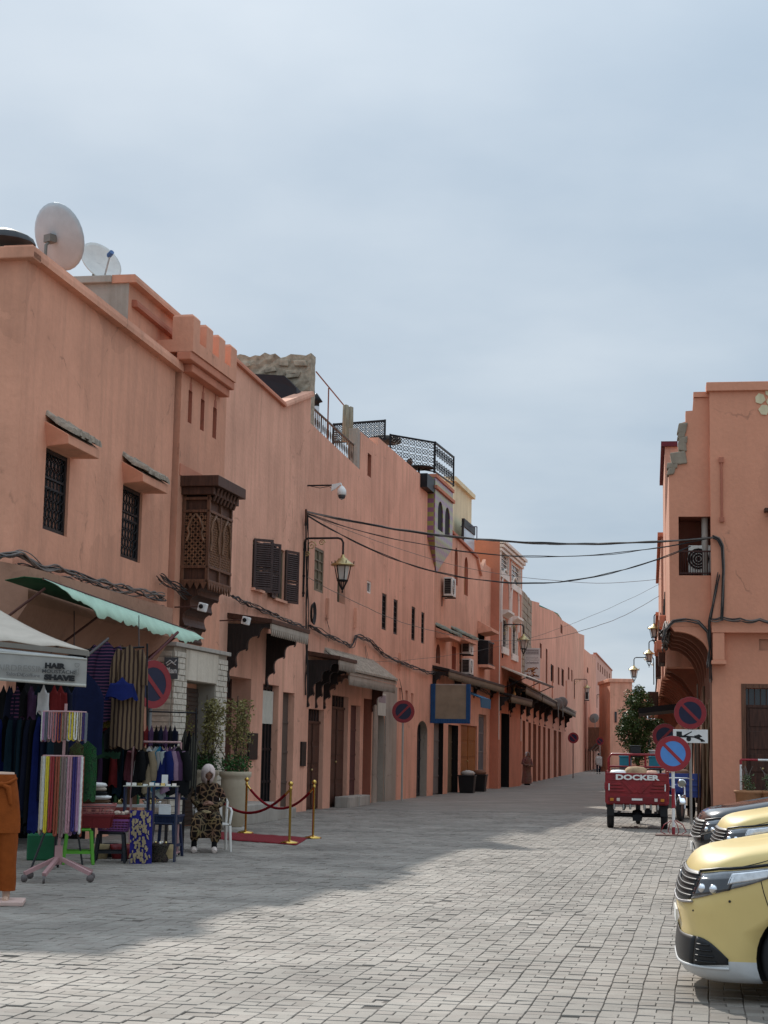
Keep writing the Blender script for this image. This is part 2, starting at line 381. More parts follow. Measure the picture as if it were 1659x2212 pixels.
def stone_mat():
    m, t, b = newmat('paving_stone'); Lk = t.links; N = t.nodes.new
    ge = N('ShaderNodeNewGeometry'); oi = N('ShaderNodeObjectInfo'); tcn = N('ShaderNodeTexCoord')
    ad = N('ShaderNodeMath'); ad.operation = 'ADD'; Lk.new(ge.outputs['Random Per Island'], ad.inputs[0]); Lk.new(oi.outputs['Random'], ad.inputs[1])
    fr_ = N('ShaderNodeMath'); fr_.operation = 'FRACT'; Lk.new(ad.outputs[0], fr_.inputs[0])
    cr_ = N('ShaderNodeValToRGB'); e = cr_.color_ramp.elements
    e[0].position = 0.0; e[0].color = (0.252, 0.216, 0.182, 1); e[1].position = 1.0; e[1].color = (0.34, 0.303, 0.26, 1)
    for p, c in ((0.2, (0.30, 0.266, 0.228, 1)), (0.5, (0.315, 0.28, 0.24, 1)), (0.75, (0.285, 0.243, 0.208, 1))):
        k = cr_.color_ramp.elements.new(p); k.color = c
    Lk.new(fr_.outputs[0], cr_.inputs[0])
    gpos = ge.outputs['Position']
    n1 = N('ShaderNodeTexNoise'); n1.inputs['Scale'].default_value = 0.7; n1.inputs['Detail'].default_value = 8; n1.inputs['Roughness'].default_value = 0.6; Lk.new(gpos, n1.inputs['Vector'])
    n2 = N('ShaderNodeTexNoise'); n2.inputs['Scale'].default_value = 60; n2.inputs['Detail'].default_value = 4; Lk.new(gpos, n2.inputs['Vector'])
    r1 = N('ShaderNodeMapRange'); r1.inputs[1].default_value = 0.3; r1.inputs[2].default_value = 0.7; r1.inputs[3].default_value = 0.58; r1.inputs[4].default_value = 1.10; Lk.new(n1.outputs['Fac'], r1.inputs[0])
    r2 = N('ShaderNodeMapRange'); r2.inputs[3].default_value = 0.8; r2.inputs[4].default_value = 1.2; Lk.new(n2.outputs['Fac'], r2.inputs[0])
    mu = N('ShaderNodeMath'); mu.operation = 'MULTIPLY'; Lk.new(r1.outputs[0], mu.inputs[0]); Lk.new(r2.outputs[0], mu.inputs[1])
    mx = N('ShaderNodeMix'); mx.data_type = 'RGBA'; mx.blend_type = 'MULTIPLY'; mx.inputs[0].default_value = 1
    Lk.new(cr_.outputs[0], mx.inputs[6]); Lk.new(mu.outputs[0], mx.inputs[7]); Lk.new(mx.outputs[2], b.inputs['Base Color'])
    bp = N('ShaderNodeBump'); bp.inputs['Strength'].default_value = 0.35; bp.inputs['Distance'].default_value = 0.004; Lk.new(n2.outputs['Fac'], bp.inputs['Height']); Lk.new(bp.outputs[0], b.inputs['Normal'])
    b.inputs['Roughness'].default_value = 0.78; b.inputs['Specular IOR Level'].default_value = 0.3
    return m
GROUND_M = ground_mat(); STONE_M = stone_mat()
JOINT_M = mat('joint_dirt', (0.135, 0.115, 0.098), 0.95, 0, 0.4, 3)
g = MB().poly([(-900, -200, -0.05), (900, -200, -0.05), (900, 1600, -0.05), (-900, 1600, -0.05)]).build('ground', mat('dusty_ground', (0.30, 0.27, 0.24), 0.95, 0, 0.25, 0.3)); structure(g)
PAVE_Y1 = 47.0
pv = MB()
# joint bed under the loose laid stones, then the far paving as a sheet level with the stones' tops
pv.poly([(-16, 4, -0.011), (26, 4, -0.011), (26, PAVE_Y1, -0.011), (-16, PAVE_Y1, -0.011)], 0)
pv.poly([(-10, PAVE_Y1, -0.002), (26, PAVE_Y1, -0.002), (60, 240, -0.002), (-10, 240, -0.002)], 1)
pavement = structure(pv.build('pavement', [JOINT_M, GROUND_M]))

def wob(y, i):
    return 0.010 * math.sin(y * 0.45 + 0.02 * i) + 0.004 * math.sin(y * 1.9 + i * 0.35) + 0.0025 * math.sin(y * 6.3 + i * 2.1) + (0.05 if y > 17.6 else 0.0)
def gw(x, y, z): p = GF.ex * x + GF.ey * y; return (p.x, p.y, z)
stones = []
CW = 0.225
for i in range(-75, 75):
    y = 7.0 + U(0, 0.25); par = i % 2
    while y < PAVE_Y1 + 4:
        h = 0.122 + U(-0.008, 0.008) if par else 0.146 + U(-0.008, 0.008)
        x0 = i * CW; c = GF.ex * (x0 + CW / 2) + GF.ey * y
        if 7.6 < c.y < PAVE_Y1 - 0.1 and abs(c.x) < 0.236 * c.y + 0.5 and c.x > -11.9 + 0.217 * c.y and c.y > 8.3:
            if par: stones.append((i, y, h, 0.0, 1.0))
            else:
                s_ = 0.5 + U(-0.06, 0.06)
                stones.append((i, y, h, 0.0, s_)); stones.append((i, y, h, s_, 1.0))
        y += h; par = 1 - par
HOLES = [gp(930, 1986), gp(945, 1988), gp(1372, 1886), gp(1345, 1884), gp(985, 1929), gp(410, 2140), gp(1122, 1985)]
stones = [s_ for s_ in stones if all((GF.ex * ((s_[0] + (s_[3] + s_[4]) / 2) * CW) + GF.ey * (s_[1] + s_[2] / 2) - h_).length > .085 for h_ in HOLES)]
def stone_geo(st):
    i, y, h, a, b = st
    g0 = 0.0020 + 0.0022 * rnd()
    wide = 0.010 if i == 3 else 0.0
    wide2 = 0.010 if i == 2 else 0.0
    vs = []
    z = -0.002 + random.gauss(0, 0.0022) - (0.008 if rnd() < 0.012 else 0); tx, ty = random.gauss(0, 0.012), random.gauss(0, 0.012)
    sk = U(-0.006, 0.006)
    def P(u, v, zz, ins):
        yy = y + (g0 + ins if v == 0 else h - g0 - ins)
        w0, w1 = wob(yy, i), wob(yy, i + 1)
        xa = i * CW + w0 + (w1 - w0) * a + CW * a + (g0 + wide if a == 0 else g0 * 0.7); xb = i * CW + w0 + (w1 - w0) * b + CW * b - (g0 + wide2 if b == 1 else g0 * 0.7)
        xx = xa + ins if u == 0 else xb - ins
        return gw(xx, yy + sk * u, zz + tx * (u - 0.5) * 0.11 + ty * (v - 0.5) * 0.12)
    for ins, zz in ((0, -0.03), (0, z - 0.004), (0.0035, z)):
        for u, v in ((0, 0), (1, 0), (1, 1), (0, 1)): vs.append(P(u, v, zz, ins))
    fs = [(8, 9, 10, 11)]
    for k in range(2):
        for j in range(4): fs.append((k * 4 + j, k * 4 + (j + 1) % 4, (k + 1) * 4 + (j + 1) % 4, (k + 1) * 4 + j))
    return vs, fs
stones.sort(key=lambda s_: (GF.ex * (s_[0] * CW) + GF.ey * s_[1]).y)
vis = [s_ for s_ in stones if (GF.ex * ((s_[0] + .5) * CW) + GF.ey * s_[1]).y > 9.75 and abs((GF.ex * ((s_[0] + .5) * CW) + GF.ey * s_[1]).x) < 0.226 * s_[1]]
near = set(id(s_) for s_ in vis[:300])
bed = MB()
for s_ in stones:
    vs, fs = stone_geo(s_)
    if id(s_) in near:
        o = MB().add(vs, fs).build('paving_stone', STONE_M, pavement)
    else: bed.add(vs, fs)
so = bed.build('paving_stones', STONE_M, pavement); so['kind'] = 'stuff'

# ------------------------------------------------------------------ building helpers (local wall coordinates: x out, y along, z up)
def facade(mb, prof, ops, z0=-0.1, x=0.0, mi=0, rev=0, top_th=0.3, top_m=None):
    """front wall with real openings. prof: top line [(y,z)...]; ops: (y0,y1,z0,z1,depth[,arch])"""
    cuts = sorted(set([p[0] for p in prof] + [o[0] for o in ops] + [o[1] for o in ops]))
    cuts = [c for c in cuts if prof[0][0] - 1e-6 <= c <= prof[-1][0] + 1e-6]
    def top(y, side):
        for a, b in zip(prof, prof[1:]):
            if a[0] == b[0]: continue
            if (a[0] <= y < b[0] and side > 0) or (a[0] < y <= b[0] and side < 0):
                return a[1] + (b[1] - a[1]) * (y - a[0]) / (b[0] - a[0])
        return prof[-1][1]
    tm = mi if top_m is None else top_m
    for a, b in zip(cuts, cuts[1:]):
        if b - a < 1e-5: continue
        mid = (a + b) / 2; ta, tb = top(a, 1), top(b, -1)
        hs = sorted([(o[2], o[3]) for o in ops if o[0] < mid < o[1]])
        z = z0
        for lo, hi in hs:
            if lo > z + 1e-5: mb.poly([(x, a, z), (x, b, z), (x, b, lo), (x, a, lo)], mi)
            z = max(z, hi)
        if min(ta, tb) > z: mb.poly([(x, a, z), (x, b, z), (x, b, tb), (x, a, ta)], mi)
        mb.poly([(x, a, ta), (x, b, tb), (x - top_th, b, tb), (x - top_th, a, ta)], tm)
        mb.poly([(x - top_th, a, ta - 1.0), (x - top_th, a, ta), (x - top_th, b, tb), (x - top_th, b, tb - 1.0)], mi)
    for (y, z), (y2, z2) in zip(prof, prof[1:]):
        if abs(y - y2) < 1e-6: mb.poly([(x, y, min(z, z2)), (x, y, max(z, z2)), (x - top_th, y, max(z, z2)), (x - top_th, y, min(z, z2))], mi)
    for o in ops:
        y0, y1, a, b, d = o[:5]
        arch = o[5] if len(o) > 5 else 0
        rm = o[6] if len(o) > 6 else rev
        a = max(a, z0)
        mb.poly([(x, y0, a), (x, y0, b), (x - d, y0, b), (x - d, y0, a)], rm)
        mb.poly([(x, y1, b), (x, y1, a), (x - d, y1, a), (x - d, y1, b)], rm)
        mb.poly([(x, y0, b), (x, y1, b), (x - d, y1, b), (x - d, y0, b)], rm)
        if a > z0 + 0.01: mb.poly([(x, y1, a), (x, y0, a), (x - d, y0, a), (x - d, y1, a)], rm)
        if arch:
            w = (y1 - y0) / 2; c = (y0 + y1) / 2; N_ = 8
            h = arch; pts = [(c - w * math.cos(math.pi * i / N_ / 2) , b - h + h * (math.sin(math.pi * i / N_ / 2)) ** 0.8) for i in range(N_ + 1)]
            for sgn in (-1, 1):
                q = [(c + sgn * (p[0] - c) * -1 if sgn > 0 else p[0], p[1]) for p in pts]
                for p1, p2 in zip(q, q[1:]):
                    mb.poly([(x, p1[0], p1[1]), (x, p1[0], b), (x, p2[0], b), (x, p2[0], p2[1])], mi)
                    mb.poly([(x, p1[0], p1[1]), (x, p2[0], p2[1]), (x - d, p2[0], p2[1]), (x - d, p1[0], p1[1])], rm)
def shell(mb, y0, y1, ztop, depth, z0=-0.1, roof=None, mi=0, x=0.0, ztop2=None):
    """end walls, back and roof deck behind a facade"""
    zr = roof if roof is not None else ztop - 0.8
    z2 = ztop if ztop2 is None else ztop2
    mb.poly([(x, y0, z0), (x, y0, ztop), (x - depth, y0, ztop), (x - depth, y0, z0)], mi)
    mb.poly([(x, y1, z0), (x - depth, y1, z0), (x - depth, y1, z2), (x, y1, z2)], mi)
    mb.poly([(x - depth, y0, z0), (x - depth, y0, max(zr, ztop)), (x - depth, y1, max(zr, z2)), (x - depth, y1, z0)], mi)
    mb.poly([(x - 0.2, y0, zr), (x - 0.2, y1, zr), (x - depth, y1, zr), (x - depth, y0, zr)], mi)
def coping(fr, th, pts, x0, x1, h, m, name='coping'):
    """moulded strip along the top line, pts [(y,z)]"""
    mb = MB()
    for (a, za), (b, zb) in zip(pts, pts[1:]):
        v = [(x0, a, za), (x1, a, za), (x1, a, za + h * .45), (x1 - 0.03, a, za + h), (x0, a, za + h), (x0, b, zb), (x1, b, zb), (x1, b, zb + h * .45), (x1 - 0.03, b, zb + h), (x0, b, zb + h)]
        mb.add(v, [(0, 1, 6, 5), (1, 2, 7, 6), (2, 3, 8, 7), (3, 4, 9, 8), (4, 0, 5, 9), (0, 4, 3, 2, 1), (5, 6, 7, 8, 9)])
    return mb.build(name, m, th)
def op(fr, xl, yt, xr, yb=None, n=0.0, d=0.15, arch=0, rm=None):
    """opening from measured edges: left edge, top (at left), right edge, bottom (at left; None = ground)"""
    y0 = fr.S(xl, (yt + (yb or yt + 200)) / 2, n); y1 = fr.S(xr, (yt + (yb or yt + 200)) / 2, n)
    z1 = fr.Z(xl, yt, n); z0 = -0.1 if yb is None else fr.Z(xl, yb, n)
    r = [y0, y1, z0, z1, d, arch]
    if rm is not None: r.append(rm)
    return tuple(r)
def panel_door(th, o, m, x, cols=2, rows=4, frame_m=None, name='door', handle=True, transom=0.0, m_tr=None):
    """panelled leaf filling an opening (o), set back to x; raised panels are real"""
    y0, y1, z0, z1 = o[0] + .003, o[1] - .003, max(0.02, o[2]), o[3] - .003
    mb = MB(); mb.box(x - 0.05, x, y0, y1, z0, z1 - transom)
    W = y1 - y0; Hh = z1 - transom - z0
    for leaf in range(cols):
        a = y0 + W * leaf / cols; b = y0 + W * (leaf + 1) / cols
        pw = (b - a); mg = min(0.09, pw * 0.16)
        for r_ in range(rows):
            c = z0 + Hh * r_ / rows + mg * 0.7; e = z0 + Hh * (r_ + 1) / rows - mg * 0.7
            mb.prism([(x + 0.001, a + mg, c), (x + 0.001, b - mg, c), (x + 0.001, b - mg, e), (x + 0.001, a + mg, e)], (0.02, 0, 0))
        mb.box(x, x + 0.025, a + 0.004, a + 0.03, z0, z1 - transom)
    d = mb.build(name, m, th, bevel=0.008)
    if transom:
        mb2 = MB(); mb2.box(x - 0.05, x - 0.02, y0, y1, z1 - transom, z1, 0)
        for k in range(6):
            yy = y0 + W * (k + .5) / 6; mb2.box(x - 0.02, x + 0.012, yy - .012, yy + .012, z1 - transom, z1, 1)
        mb2.box(x - 0.02, x + 0.03, y0, y1, z1 - transom - .03, z1 - transom + .04, 1)
        mb2.build('transom', [GLASSD, m_tr or m], th)
    if handle:
        MB().ball((x + 0.05, y0 + W * 0.45, z0 + Hh * 0.45), 0.035, 8).build('handle', AGEDBRASS, d)
    return d
def cable_run(name, label, pts, strands=4, r=0.012, spread=0.06, mats=None, seed=0, cat='cable', group=None, seg=10, droop=0.0):
    """bundle of loose cables through world points; every strand wanders on its own"""
    rs = random.Random(seed); P = [Vector(p) for p in pts]; mb = MB()
    cum = [0]
    for a, b in zip(P, P[1:]): cum.append(cum[-1] + (b - a).length)
    T = cum[-1]
    def at(t):
        d = t * T
        for k in range(len(P) - 1):
            if d <= cum[k + 1] or k == len(P) - 2:
                f = (d - cum[k]) / max(1e-6, cum[k + 1] - cum[k]); f = max(0, min(1, f))
                return P[k].lerp(P[k + 1], f) - Vector((0, 0, droop * 4 * f * (1 - f)))
    n = seg * (len(P) - 1) + 1
    for s_ in range(strands):
        ph = [rs.uniform(0, 6.28) for _ in range(6)]; fr_ = [rs.uniform(0.6, 2.2) for _ in range(6)]
        q = []
        for i in range(n):
            t = i / (n - 1); d = t * T
            q.append(at(t) + Vector((spread * .5 * math.sin(fr_[0] * d + ph[0]), spread * .5 * math.sin(fr_[1] * d + ph[1]), spread * (math.sin(fr_[2] * d + ph[2]) * .7 + .3 * math.sin(3.1 * fr_[3] * d + ph[3])))))
        mb.tube(q, r * rs.uniform(0.7, 1.3), 5, rs.choice([0, 0, 1]))
    o = mb.build(name, mats or [CABLE, CABLE2]); return tag(o, label, cat, group)

# ------------------------------------------------------------------ shared wall furniture
def grille_window(th, o, x, frame_m=None, mode='moorish', glass=GLASSD, name='window'):
    """recessed window: dark glass, timber/iron frame, wrought grille in front"""
    frame_m = frame_m or BLACKWOOD
    y0, y1, z0, z1 = o[0] + .002, o[1] - .002, o[2] + .002, o[3] - .002
    fw = min(0.07, (y1 - y0) * 0.1)
    mb = MB(); mb.box(x - .03, x + .03, y0, y0 + fw, z0, z1).box(x - .03, x + .03, y1 - fw, y1, z0, z1).box(x - .03, x + .03, y0 + fw, y1 - fw, z0, z0 + fw).box(x - .03, x + .03, y0 + fw, y1 - fw, z1 - fw, z1)
    w = mb.build(name, frame_m, th)
    MB().box(x - .02, x - .012, y0 + fw, y1 - fw, z0 + fw, z1 - fw).build('pane', glass, w)
    mb = MB(); xx = x + .012; Wd = y1 - y0 - 2 * fw; Hd = z1 - z0 - 2 * fw; ya, za = y0 + fw, z0 + fw
    if mode == 'moorish':
        n_ = 6; st = Wd / n_
        k = 0; z = za
        while z < z1 - fw - .02:
            if za + Hd * .42 < z < za + Hd * .66:
                for i in range(n_ + 1): mb.tube([(xx, ya + st * i, za + Hd * .42), (xx, ya + st * i, za + Hd * .68)], .009, 4)
                mb.box(xx - .01, xx + .01, ya, y1 - fw, z, z + .03); z = za + Hd * .68; mb.box(xx - .01, xx + .01, ya, y1 - fw, z - .03, z); continue
            for i in range(n_):
                c = (xx, ya + st * (i + .5), z + st * .5); r_ = st * .5
                mb.tube([(xx, c[1] + r_ * math.cos(t * math.pi / 4), c[2] + r_ * math.sin(t * math.pi / 4)) for t in range(9)], .011, 4, caps=False)
            z += st
    elif mode == 'bars':
        for i in range(1, 5): mb.tube([(xx, ya + Wd * i / 5, za), (xx, ya + Wd * i / 5, za + Hd)], .009, 4)
        for i in range(1, 6): mb.box(xx - .006, xx + .006, ya, y1 - fw, za + Hd * i / 6 - .01, za + Hd * i / 6 + .01)
    elif mode == 'cross':
        mb.box(xx - .01, xx + .02, (y0 + y1) / 2 - .025, (y0 + y1) / 2 + .025, za, z1 - fw)
        for i in range(1, 4): mb.box(xx - .01, xx + .015, ya, y1 - fw, za + Hd * i / 4 - .018, za + Hd * i / 4 + .018)
    if mb.v: mb.build('grille', IRON if mode != 'cross' else frame_m, w)
    return w
def tile_canopy(th, y0, y1, z, proj, slabm, tilem, x=0.0, rows=2):
    """small window hood: plaster slab with tapered ends and a crest of half-round tiles"""
    s_ = MB(); sl = 0.12
    s_.add([(x, y0 + sl, z), (x + proj, y0, z + .015), (x + proj, y1, z + .015), (x, y1 - sl, z), (x, y0 - .02, z + .40), (x + proj, y0 - .02, z + .165), (x + proj, y1 + .02, z + .165), (x, y1 + .02, z + .40)],
           [(0, 3, 2, 1), (4, 5, 6, 7), (0, 1, 5, 4), (1, 2, 6, 5), (2, 3, 7, 6)])
    h = s_.build('window_hood', slabm, th, bevel=0.012)
    n_ = max(5, int((y1 - y0) / 0.15)); st = (y1 - y0) / n_
    for row, (xa, za, xb, zb_) in enumerate(((x + proj + .05, z + .20, x + proj * .42, z + .35), (x + proj * .55, z + .32, x - .02, z + .50))):
        for i in range(n_):
            t = MB(); yc = y0 + st * (i + .5) + U(-.012, .012); a = Vector((xa + U(-.02, .02), yc, za + U(-.012, .02))); b = Vector((xb, yc + U(-.02, .02), zb_ + U(-.015, .03))); r_ = st * .60; ring = []
            for q, p in ((1.05, a), (.92, b)): ring.append([p + Vector((0, r_ * q * math.cos(k * math.pi / 6), r_ * 1.05 * q * math.sin(k * math.pi / 6))) for k in range(7)])
            t.sheet(ring); t.poly(ring[0]); t.build('roof_tile', tilem, h)
    rb = MB(); P = []
    for i in range(n_ * 2 + 1):
        yy = y0 + st * i / 2
        P.append([(x + proj * (1 - j / 4), yy, z + .175 + .078 * j + U(-.005, .02) * (j > 1)) for j in range(5)])
    rb.sheet(P, 0, False).build('mortar_bed', tilem, h)
    return h
def lobed(p, drop, n=4, seg=6):
    """cusped bracket outline from its outer tip back to the wall, in (out, up)"""
    A_ = [(p * .97, -.10), (p * .72, -drop * .22), (p * .46, -drop * .45), (p * .22, -drop * .75), (p * .07, -drop)]
    out = []
    for (a, b), (c, d) in zip(A_, A_[1:]):
        for i in range(seg):
            t = i / seg; u, v = a + (c - a) * t, b + (d - b) * t
            bl = math.sin(math.pi * t) * 0.32 * math.hypot(c - a, d - b)
            nx, nz_ = (d - b), -(c - a); q = math.hypot(nx, nz_); 
            out.append((u + nx / q * bl * (1 if nx / q < 0 else -1) * 1.0, v + abs(nz_ / q) * bl))
        out.append((c, d - 0.0)); out.append((max(0.02, c - .03), d - .05))
    return out
def canopy(th, y0, y1, z, proj, m_slab, m_br, m_val, drop=1.0, mids=0, x=0.0, tiles=None, name='door_canopy', slope=.12):
    c = MB()
    c.add([(x, y0 - .06, z + slope), (x + proj + .05, y0 - .06, z), (x + proj + .05, y1 + .06, z), (x, y1 + .06, z + slope), (x, y0 - .06, z + slope + .12), (x + proj + .05, y0 - .06, z + .10), (x + proj + .05, y1 + .06, z + .10), (x, y1 + .06, z + slope + .12)],
          [(0, 3, 2, 1), (4, 5, 6, 7), (0, 1, 5, 4), (1, 2, 6, 5), (2, 3, 7, 6)])
    o = c.build(name, m_slab, th, bevel=.01)
    v = MB(); n_ = max(4, int((y1 - y0) / .16)); st = (y1 - y0) / n_
    v.box(x + proj - .01, x + proj + .03, y0, y1, z - .12, z - .002)
    for i in range(n_):
        a = y0 + st * i
        v.prism([(x + proj - .005, a + .01, z - .121), (x + proj - .005, a + st - .01, z - .121), (x + proj - .005, a + st * .7, z - .2), (x + proj - .005, a + st * .5, z - .27), (x + proj - .005, a + st * .3, z - .2)], (.03, 0, 0))
    v.build('scalloped_valance', m_val, o)
    prof = lobed(proj, drop)
    for k in range(2 + mids):
        yy = y0 + (y1 - y0 - .12) * k / (1 + mids)
        pts = [(x + .004, yy, z - .001)] + [(x + proj - .02, yy, z - .001)] + [(x + u, yy, z + w) for u, w in prof] + [(x + .004, yy, z - drop - .05)]
        MB().prism(pts, (0, .12, 0)).build('bracket', m_br, o)
    if tiles:
        n_ = int((y1 - y0) / .22); st = (y1 - y0) / n_
        for i in range(n_):
            yc = y0 + st * (i + .5); t = MB(); r_ = st * .5; ring = []
            for p in ((x + proj + .1, z + .11), (x, z + slope + .15)):
                ring.append([(p[0], yc + r_ * math.cos(k * math.pi / 5), p[1] + r_ * .7 * math.sin(k * math.pi / 5)) for k in range(6)])
            t.sheet(ring).poly(ring[0]); t.build('roof_tile', tiles, o)
    return o
def simple_door(th, o, m, x, name='door', bars=0):
    y0, y1, z0, z1 = o[0] + .003, o[1] - .003, max(.02, o[2]), o[3] - .003
    mb = MB(); mb.box(x - .05, x, y0, y1, z0, z1)
    for k in range(1, 4):
        zz = z0 + (z1 - z0) * k / 4; mb.box(x, x + .02, y0 + .02, y1 - .02, zz - .03, zz + .03)
    for k in range(bars):
        yy = y0 + (y1 - y0) * (k + .5) / bars; mb.box(x + .001, x + .03, yy - .012, yy + .012, z0 + .1, z1 - .1)
    return mb.build(name, m, th, bevel=.006)

# ------------------------------------------------------------------ corner house (left, nearest)
aS, aE = A.S(42, 900), A.S(368, 1100)
zA0 = A.Z(62, 566); zA1 = A.Z(366, 790)
zAt = (zA0 + zA1) / 2
HA = wthing(A, 'corner_house', 'nearest terracotta house at left with two grilled windows under tiled hoods', 'house')
w1 = op(A, 96, 962, 149, 1143, d=.16); w2 = op(A, 263, 1043, 306, 1203, d=.16)
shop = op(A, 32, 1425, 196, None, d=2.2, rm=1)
redd = op(A, 240, 1560, 300, None, d=.2, rm=0)
mb = MB()
facade(mb, [(aS, zAt), (aE, zAt)], [w1, w2, shop, redd], top_th=.35)
shell(mb, aS, aE, zAt, 9.0, roof=zAt - .5)
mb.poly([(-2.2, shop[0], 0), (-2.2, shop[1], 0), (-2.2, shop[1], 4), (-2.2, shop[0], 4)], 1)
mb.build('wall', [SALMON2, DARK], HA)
coping(A, HA, [(aS - .12, zAt), (aE + .05, zAt)], -.35, .16, .20, SALMON2)
cp = MB(); cp.box(-9, .16, aS - .16, aS + .2, zAt - .02, zAt + .18); cp.build('coping', SALMON2, HA, bevel=.02)
for w_ in (w1, w2):
    grille_window(HA, w_, -.08)
    tile_canopy(HA, w_[0] - .10, w_[1] + .26, w_[3] + .005, .42, SALMON2, ROOFTILE)
panel_door(HA, redd, mat('oxblood_paint', (0.16, 0.025, 0.02), 0.5), -.12, 1, 4)
# ledge and signboard box above the shop
zl0, zl1 = A.Z(30, 1300), A.Z(30, 1222)
yl0, yl1 = A.S(28, 1250, .3), A.S(346, 1330, .3)
MB().add([(.001, yl0, zl0 - .75), (.12, yl0, zl0 - .75), (.55, yl0, zl0 - .1), (.55, yl0, zl1 - .1), (.001, yl0, zl1), (.001, yl1, zl0 - .75), (.12, yl1, zl0 - .75), (.55, yl1, zl0 - .1), (.55, yl1, zl1 - .1), (.001, yl1, zl1)],
         [(0, 5, 6, 1), (1, 6, 7, 2), (2, 7, 8, 3), (3, 8, 9, 4), (0, 1, 2, 3, 4), (9, 8, 7, 6, 5)]).build('shopfront_hood', plaster('hood_brown', (0.40, 0.22, 0.15), seed=31, streak=.5), HA)
# low wall shutter of the stall
sh = op(A, 205, 1602, 233, 1648)
MB().box(.002, .05, sh[0], sh[1], sh[2] - .05, sh[3]).box(.05, .08, (sh[0] + sh[1]) / 2 - .02, (sh[0] + sh[1]) / 2 + .02, sh[2] - .04, sh[3]).build('shutter', SALMON3, HA, bevel=.01)
# raised roof block behind the parapet
bS = A.S(279, 640, -.35); bE = A.S(400, 800, -.35); zB0 = A.Z(290, 615, -.3)
blk = MB(); 
facade(blk, [(bS, zB0), (bE, zB0)], [], x=-.36, top_th=.3)
blk.poly([(-.36, bS, zAt - 2), (-.36, bS, zB0), (-6, bS, zB0), (-6, bS, zAt - 2)], 1)
blk.poly([(-.66, bS, zB0 - .1), (-.66, bE, zB0 - .1), (-6, bE, zB0 - .1), (-6, bS, zB0 - .1)], 1)
blk.poly([(-6, bS, 0), (-6, bS, zB0), (-6, bE, zB0), (-6, bE, 0)], 1).poly([(-.36, bE, 0), (-6, bE, 0), (-6, bE, zB0), (-.36, bE, zB0)], 0)
blk.build('roof_block', [SALMON2, CONCRETE], HA)
coping(A, HA, [(bS - .05, zB0), (bE - .05, zB0)], -.7, -.20, .16, SALMON2)
coping(A, HA, [(bS + .2, zB0 - .42), (bE - .05, zB0 - .42)], -.36, -.24, .14, REDTRIM, 'cornice')
MB().box(-6, -.7, bS - .1, bS + .25, zB0 + .002, zB0 + .15).build('coping', CONCRETE, HA, bevel=.02)

# ------------------------------------------------------------------ crenellated tower house
TN = .12
tS, tE = L.S(386, 1000, TN), L.S(485, 1000, TN)
HT = wthing(L, 'crenellated_house', 'narrow salmon house with four battlements, three slit windows and a carved wooden oriel', 'house')
CN = TN + .34
cS, cE = L.S(417, 740, CN), L.S(509, 860, CN)
zCt = L.Z(417, 676, CN); zCb = L.Z(408, 752, CN) ; zMer = zCt - .52
sl = []
for x_, t_, b_ in ((406.5, 841, 912), (433, 860, 928), (459.5, 878, 945)):
    sl.append(op(L, x_, t_, x_ + 8.2, b_, TN, .14, 0, 1))
mb = MB()
facade(mb, [(tS, zCb), (tE, zCb)], sl, x=TN)
facade(mb, [(tS, zCb), (tE, zCb)], [], x=TN - .14, mi=1) if False else None
for q in sl: mb.poly([(TN - .14, q[0], q[2]), (TN - .14, q[1], q[2]), (TN - .14, q[1], q[3]), (TN - .14, q[0], q[3])], 1)
shell(mb, tS, tE, zCb, 6, x=TN)
mb.build('wall', [SALMON2, REDTRIM], HT)
for q in sl:   # stepped spire above each slit
    c = (q[0] + q[1]) / 2; hw = (q[1] - q[0]) / 2
    MB().box(TN + .001, TN + .008, c - hw * .6, c + hw * .6, q[3], q[3] + .16).box(TN + .001, TN + .008, c - hw * .22, c + hw * .22, q[3] + .16, q[3] + .5).build('slit_spire', REDTRIM, HT)
mb = MB(); mb.box(TN - 1.2, CN, cS, cE, zCb, zMer); mb.build('parapet_box', SALMON2, HT)
mw = (cE - cS) / 7
for k in range(4):
    a = cS + mw * 2 * k
    MB().add([(CN, a, zMer), (CN, a + mw, zMer), (CN - .45, a + mw, zMer), (CN - .45, a, zMer), (CN, a, zCt - .05), (CN, a + mw, zCt - .05), (CN - .45, a + mw, zCt - .05), (CN - .45, a, zCt - .05), (CN - .04, a + .03, zCt), (CN - .04, a + mw - .03, zCt), (CN - .42, a + mw - .03, zCt), (CN - .42, a + .03, zCt)],
             [(0, 1, 5, 4), (1, 2, 6, 5), (2, 3, 7, 6), (3, 0, 4, 7), (4, 5, 9, 8), (5, 6, 10, 9), (6, 7, 11, 10), (7, 4, 8, 11), (8, 9, 10, 11)]).build('merlon', SALMON2, HT)
MB().box(TN + .002, CN - .12, tS + .02, cE - .06, zCb - .34, zCb - .17).box(TN + .002, CN - .03, cS - .01, cE - .01, zCb - .17, zCb - .001).build('cornice', TERRA, HT, bevel=.02)
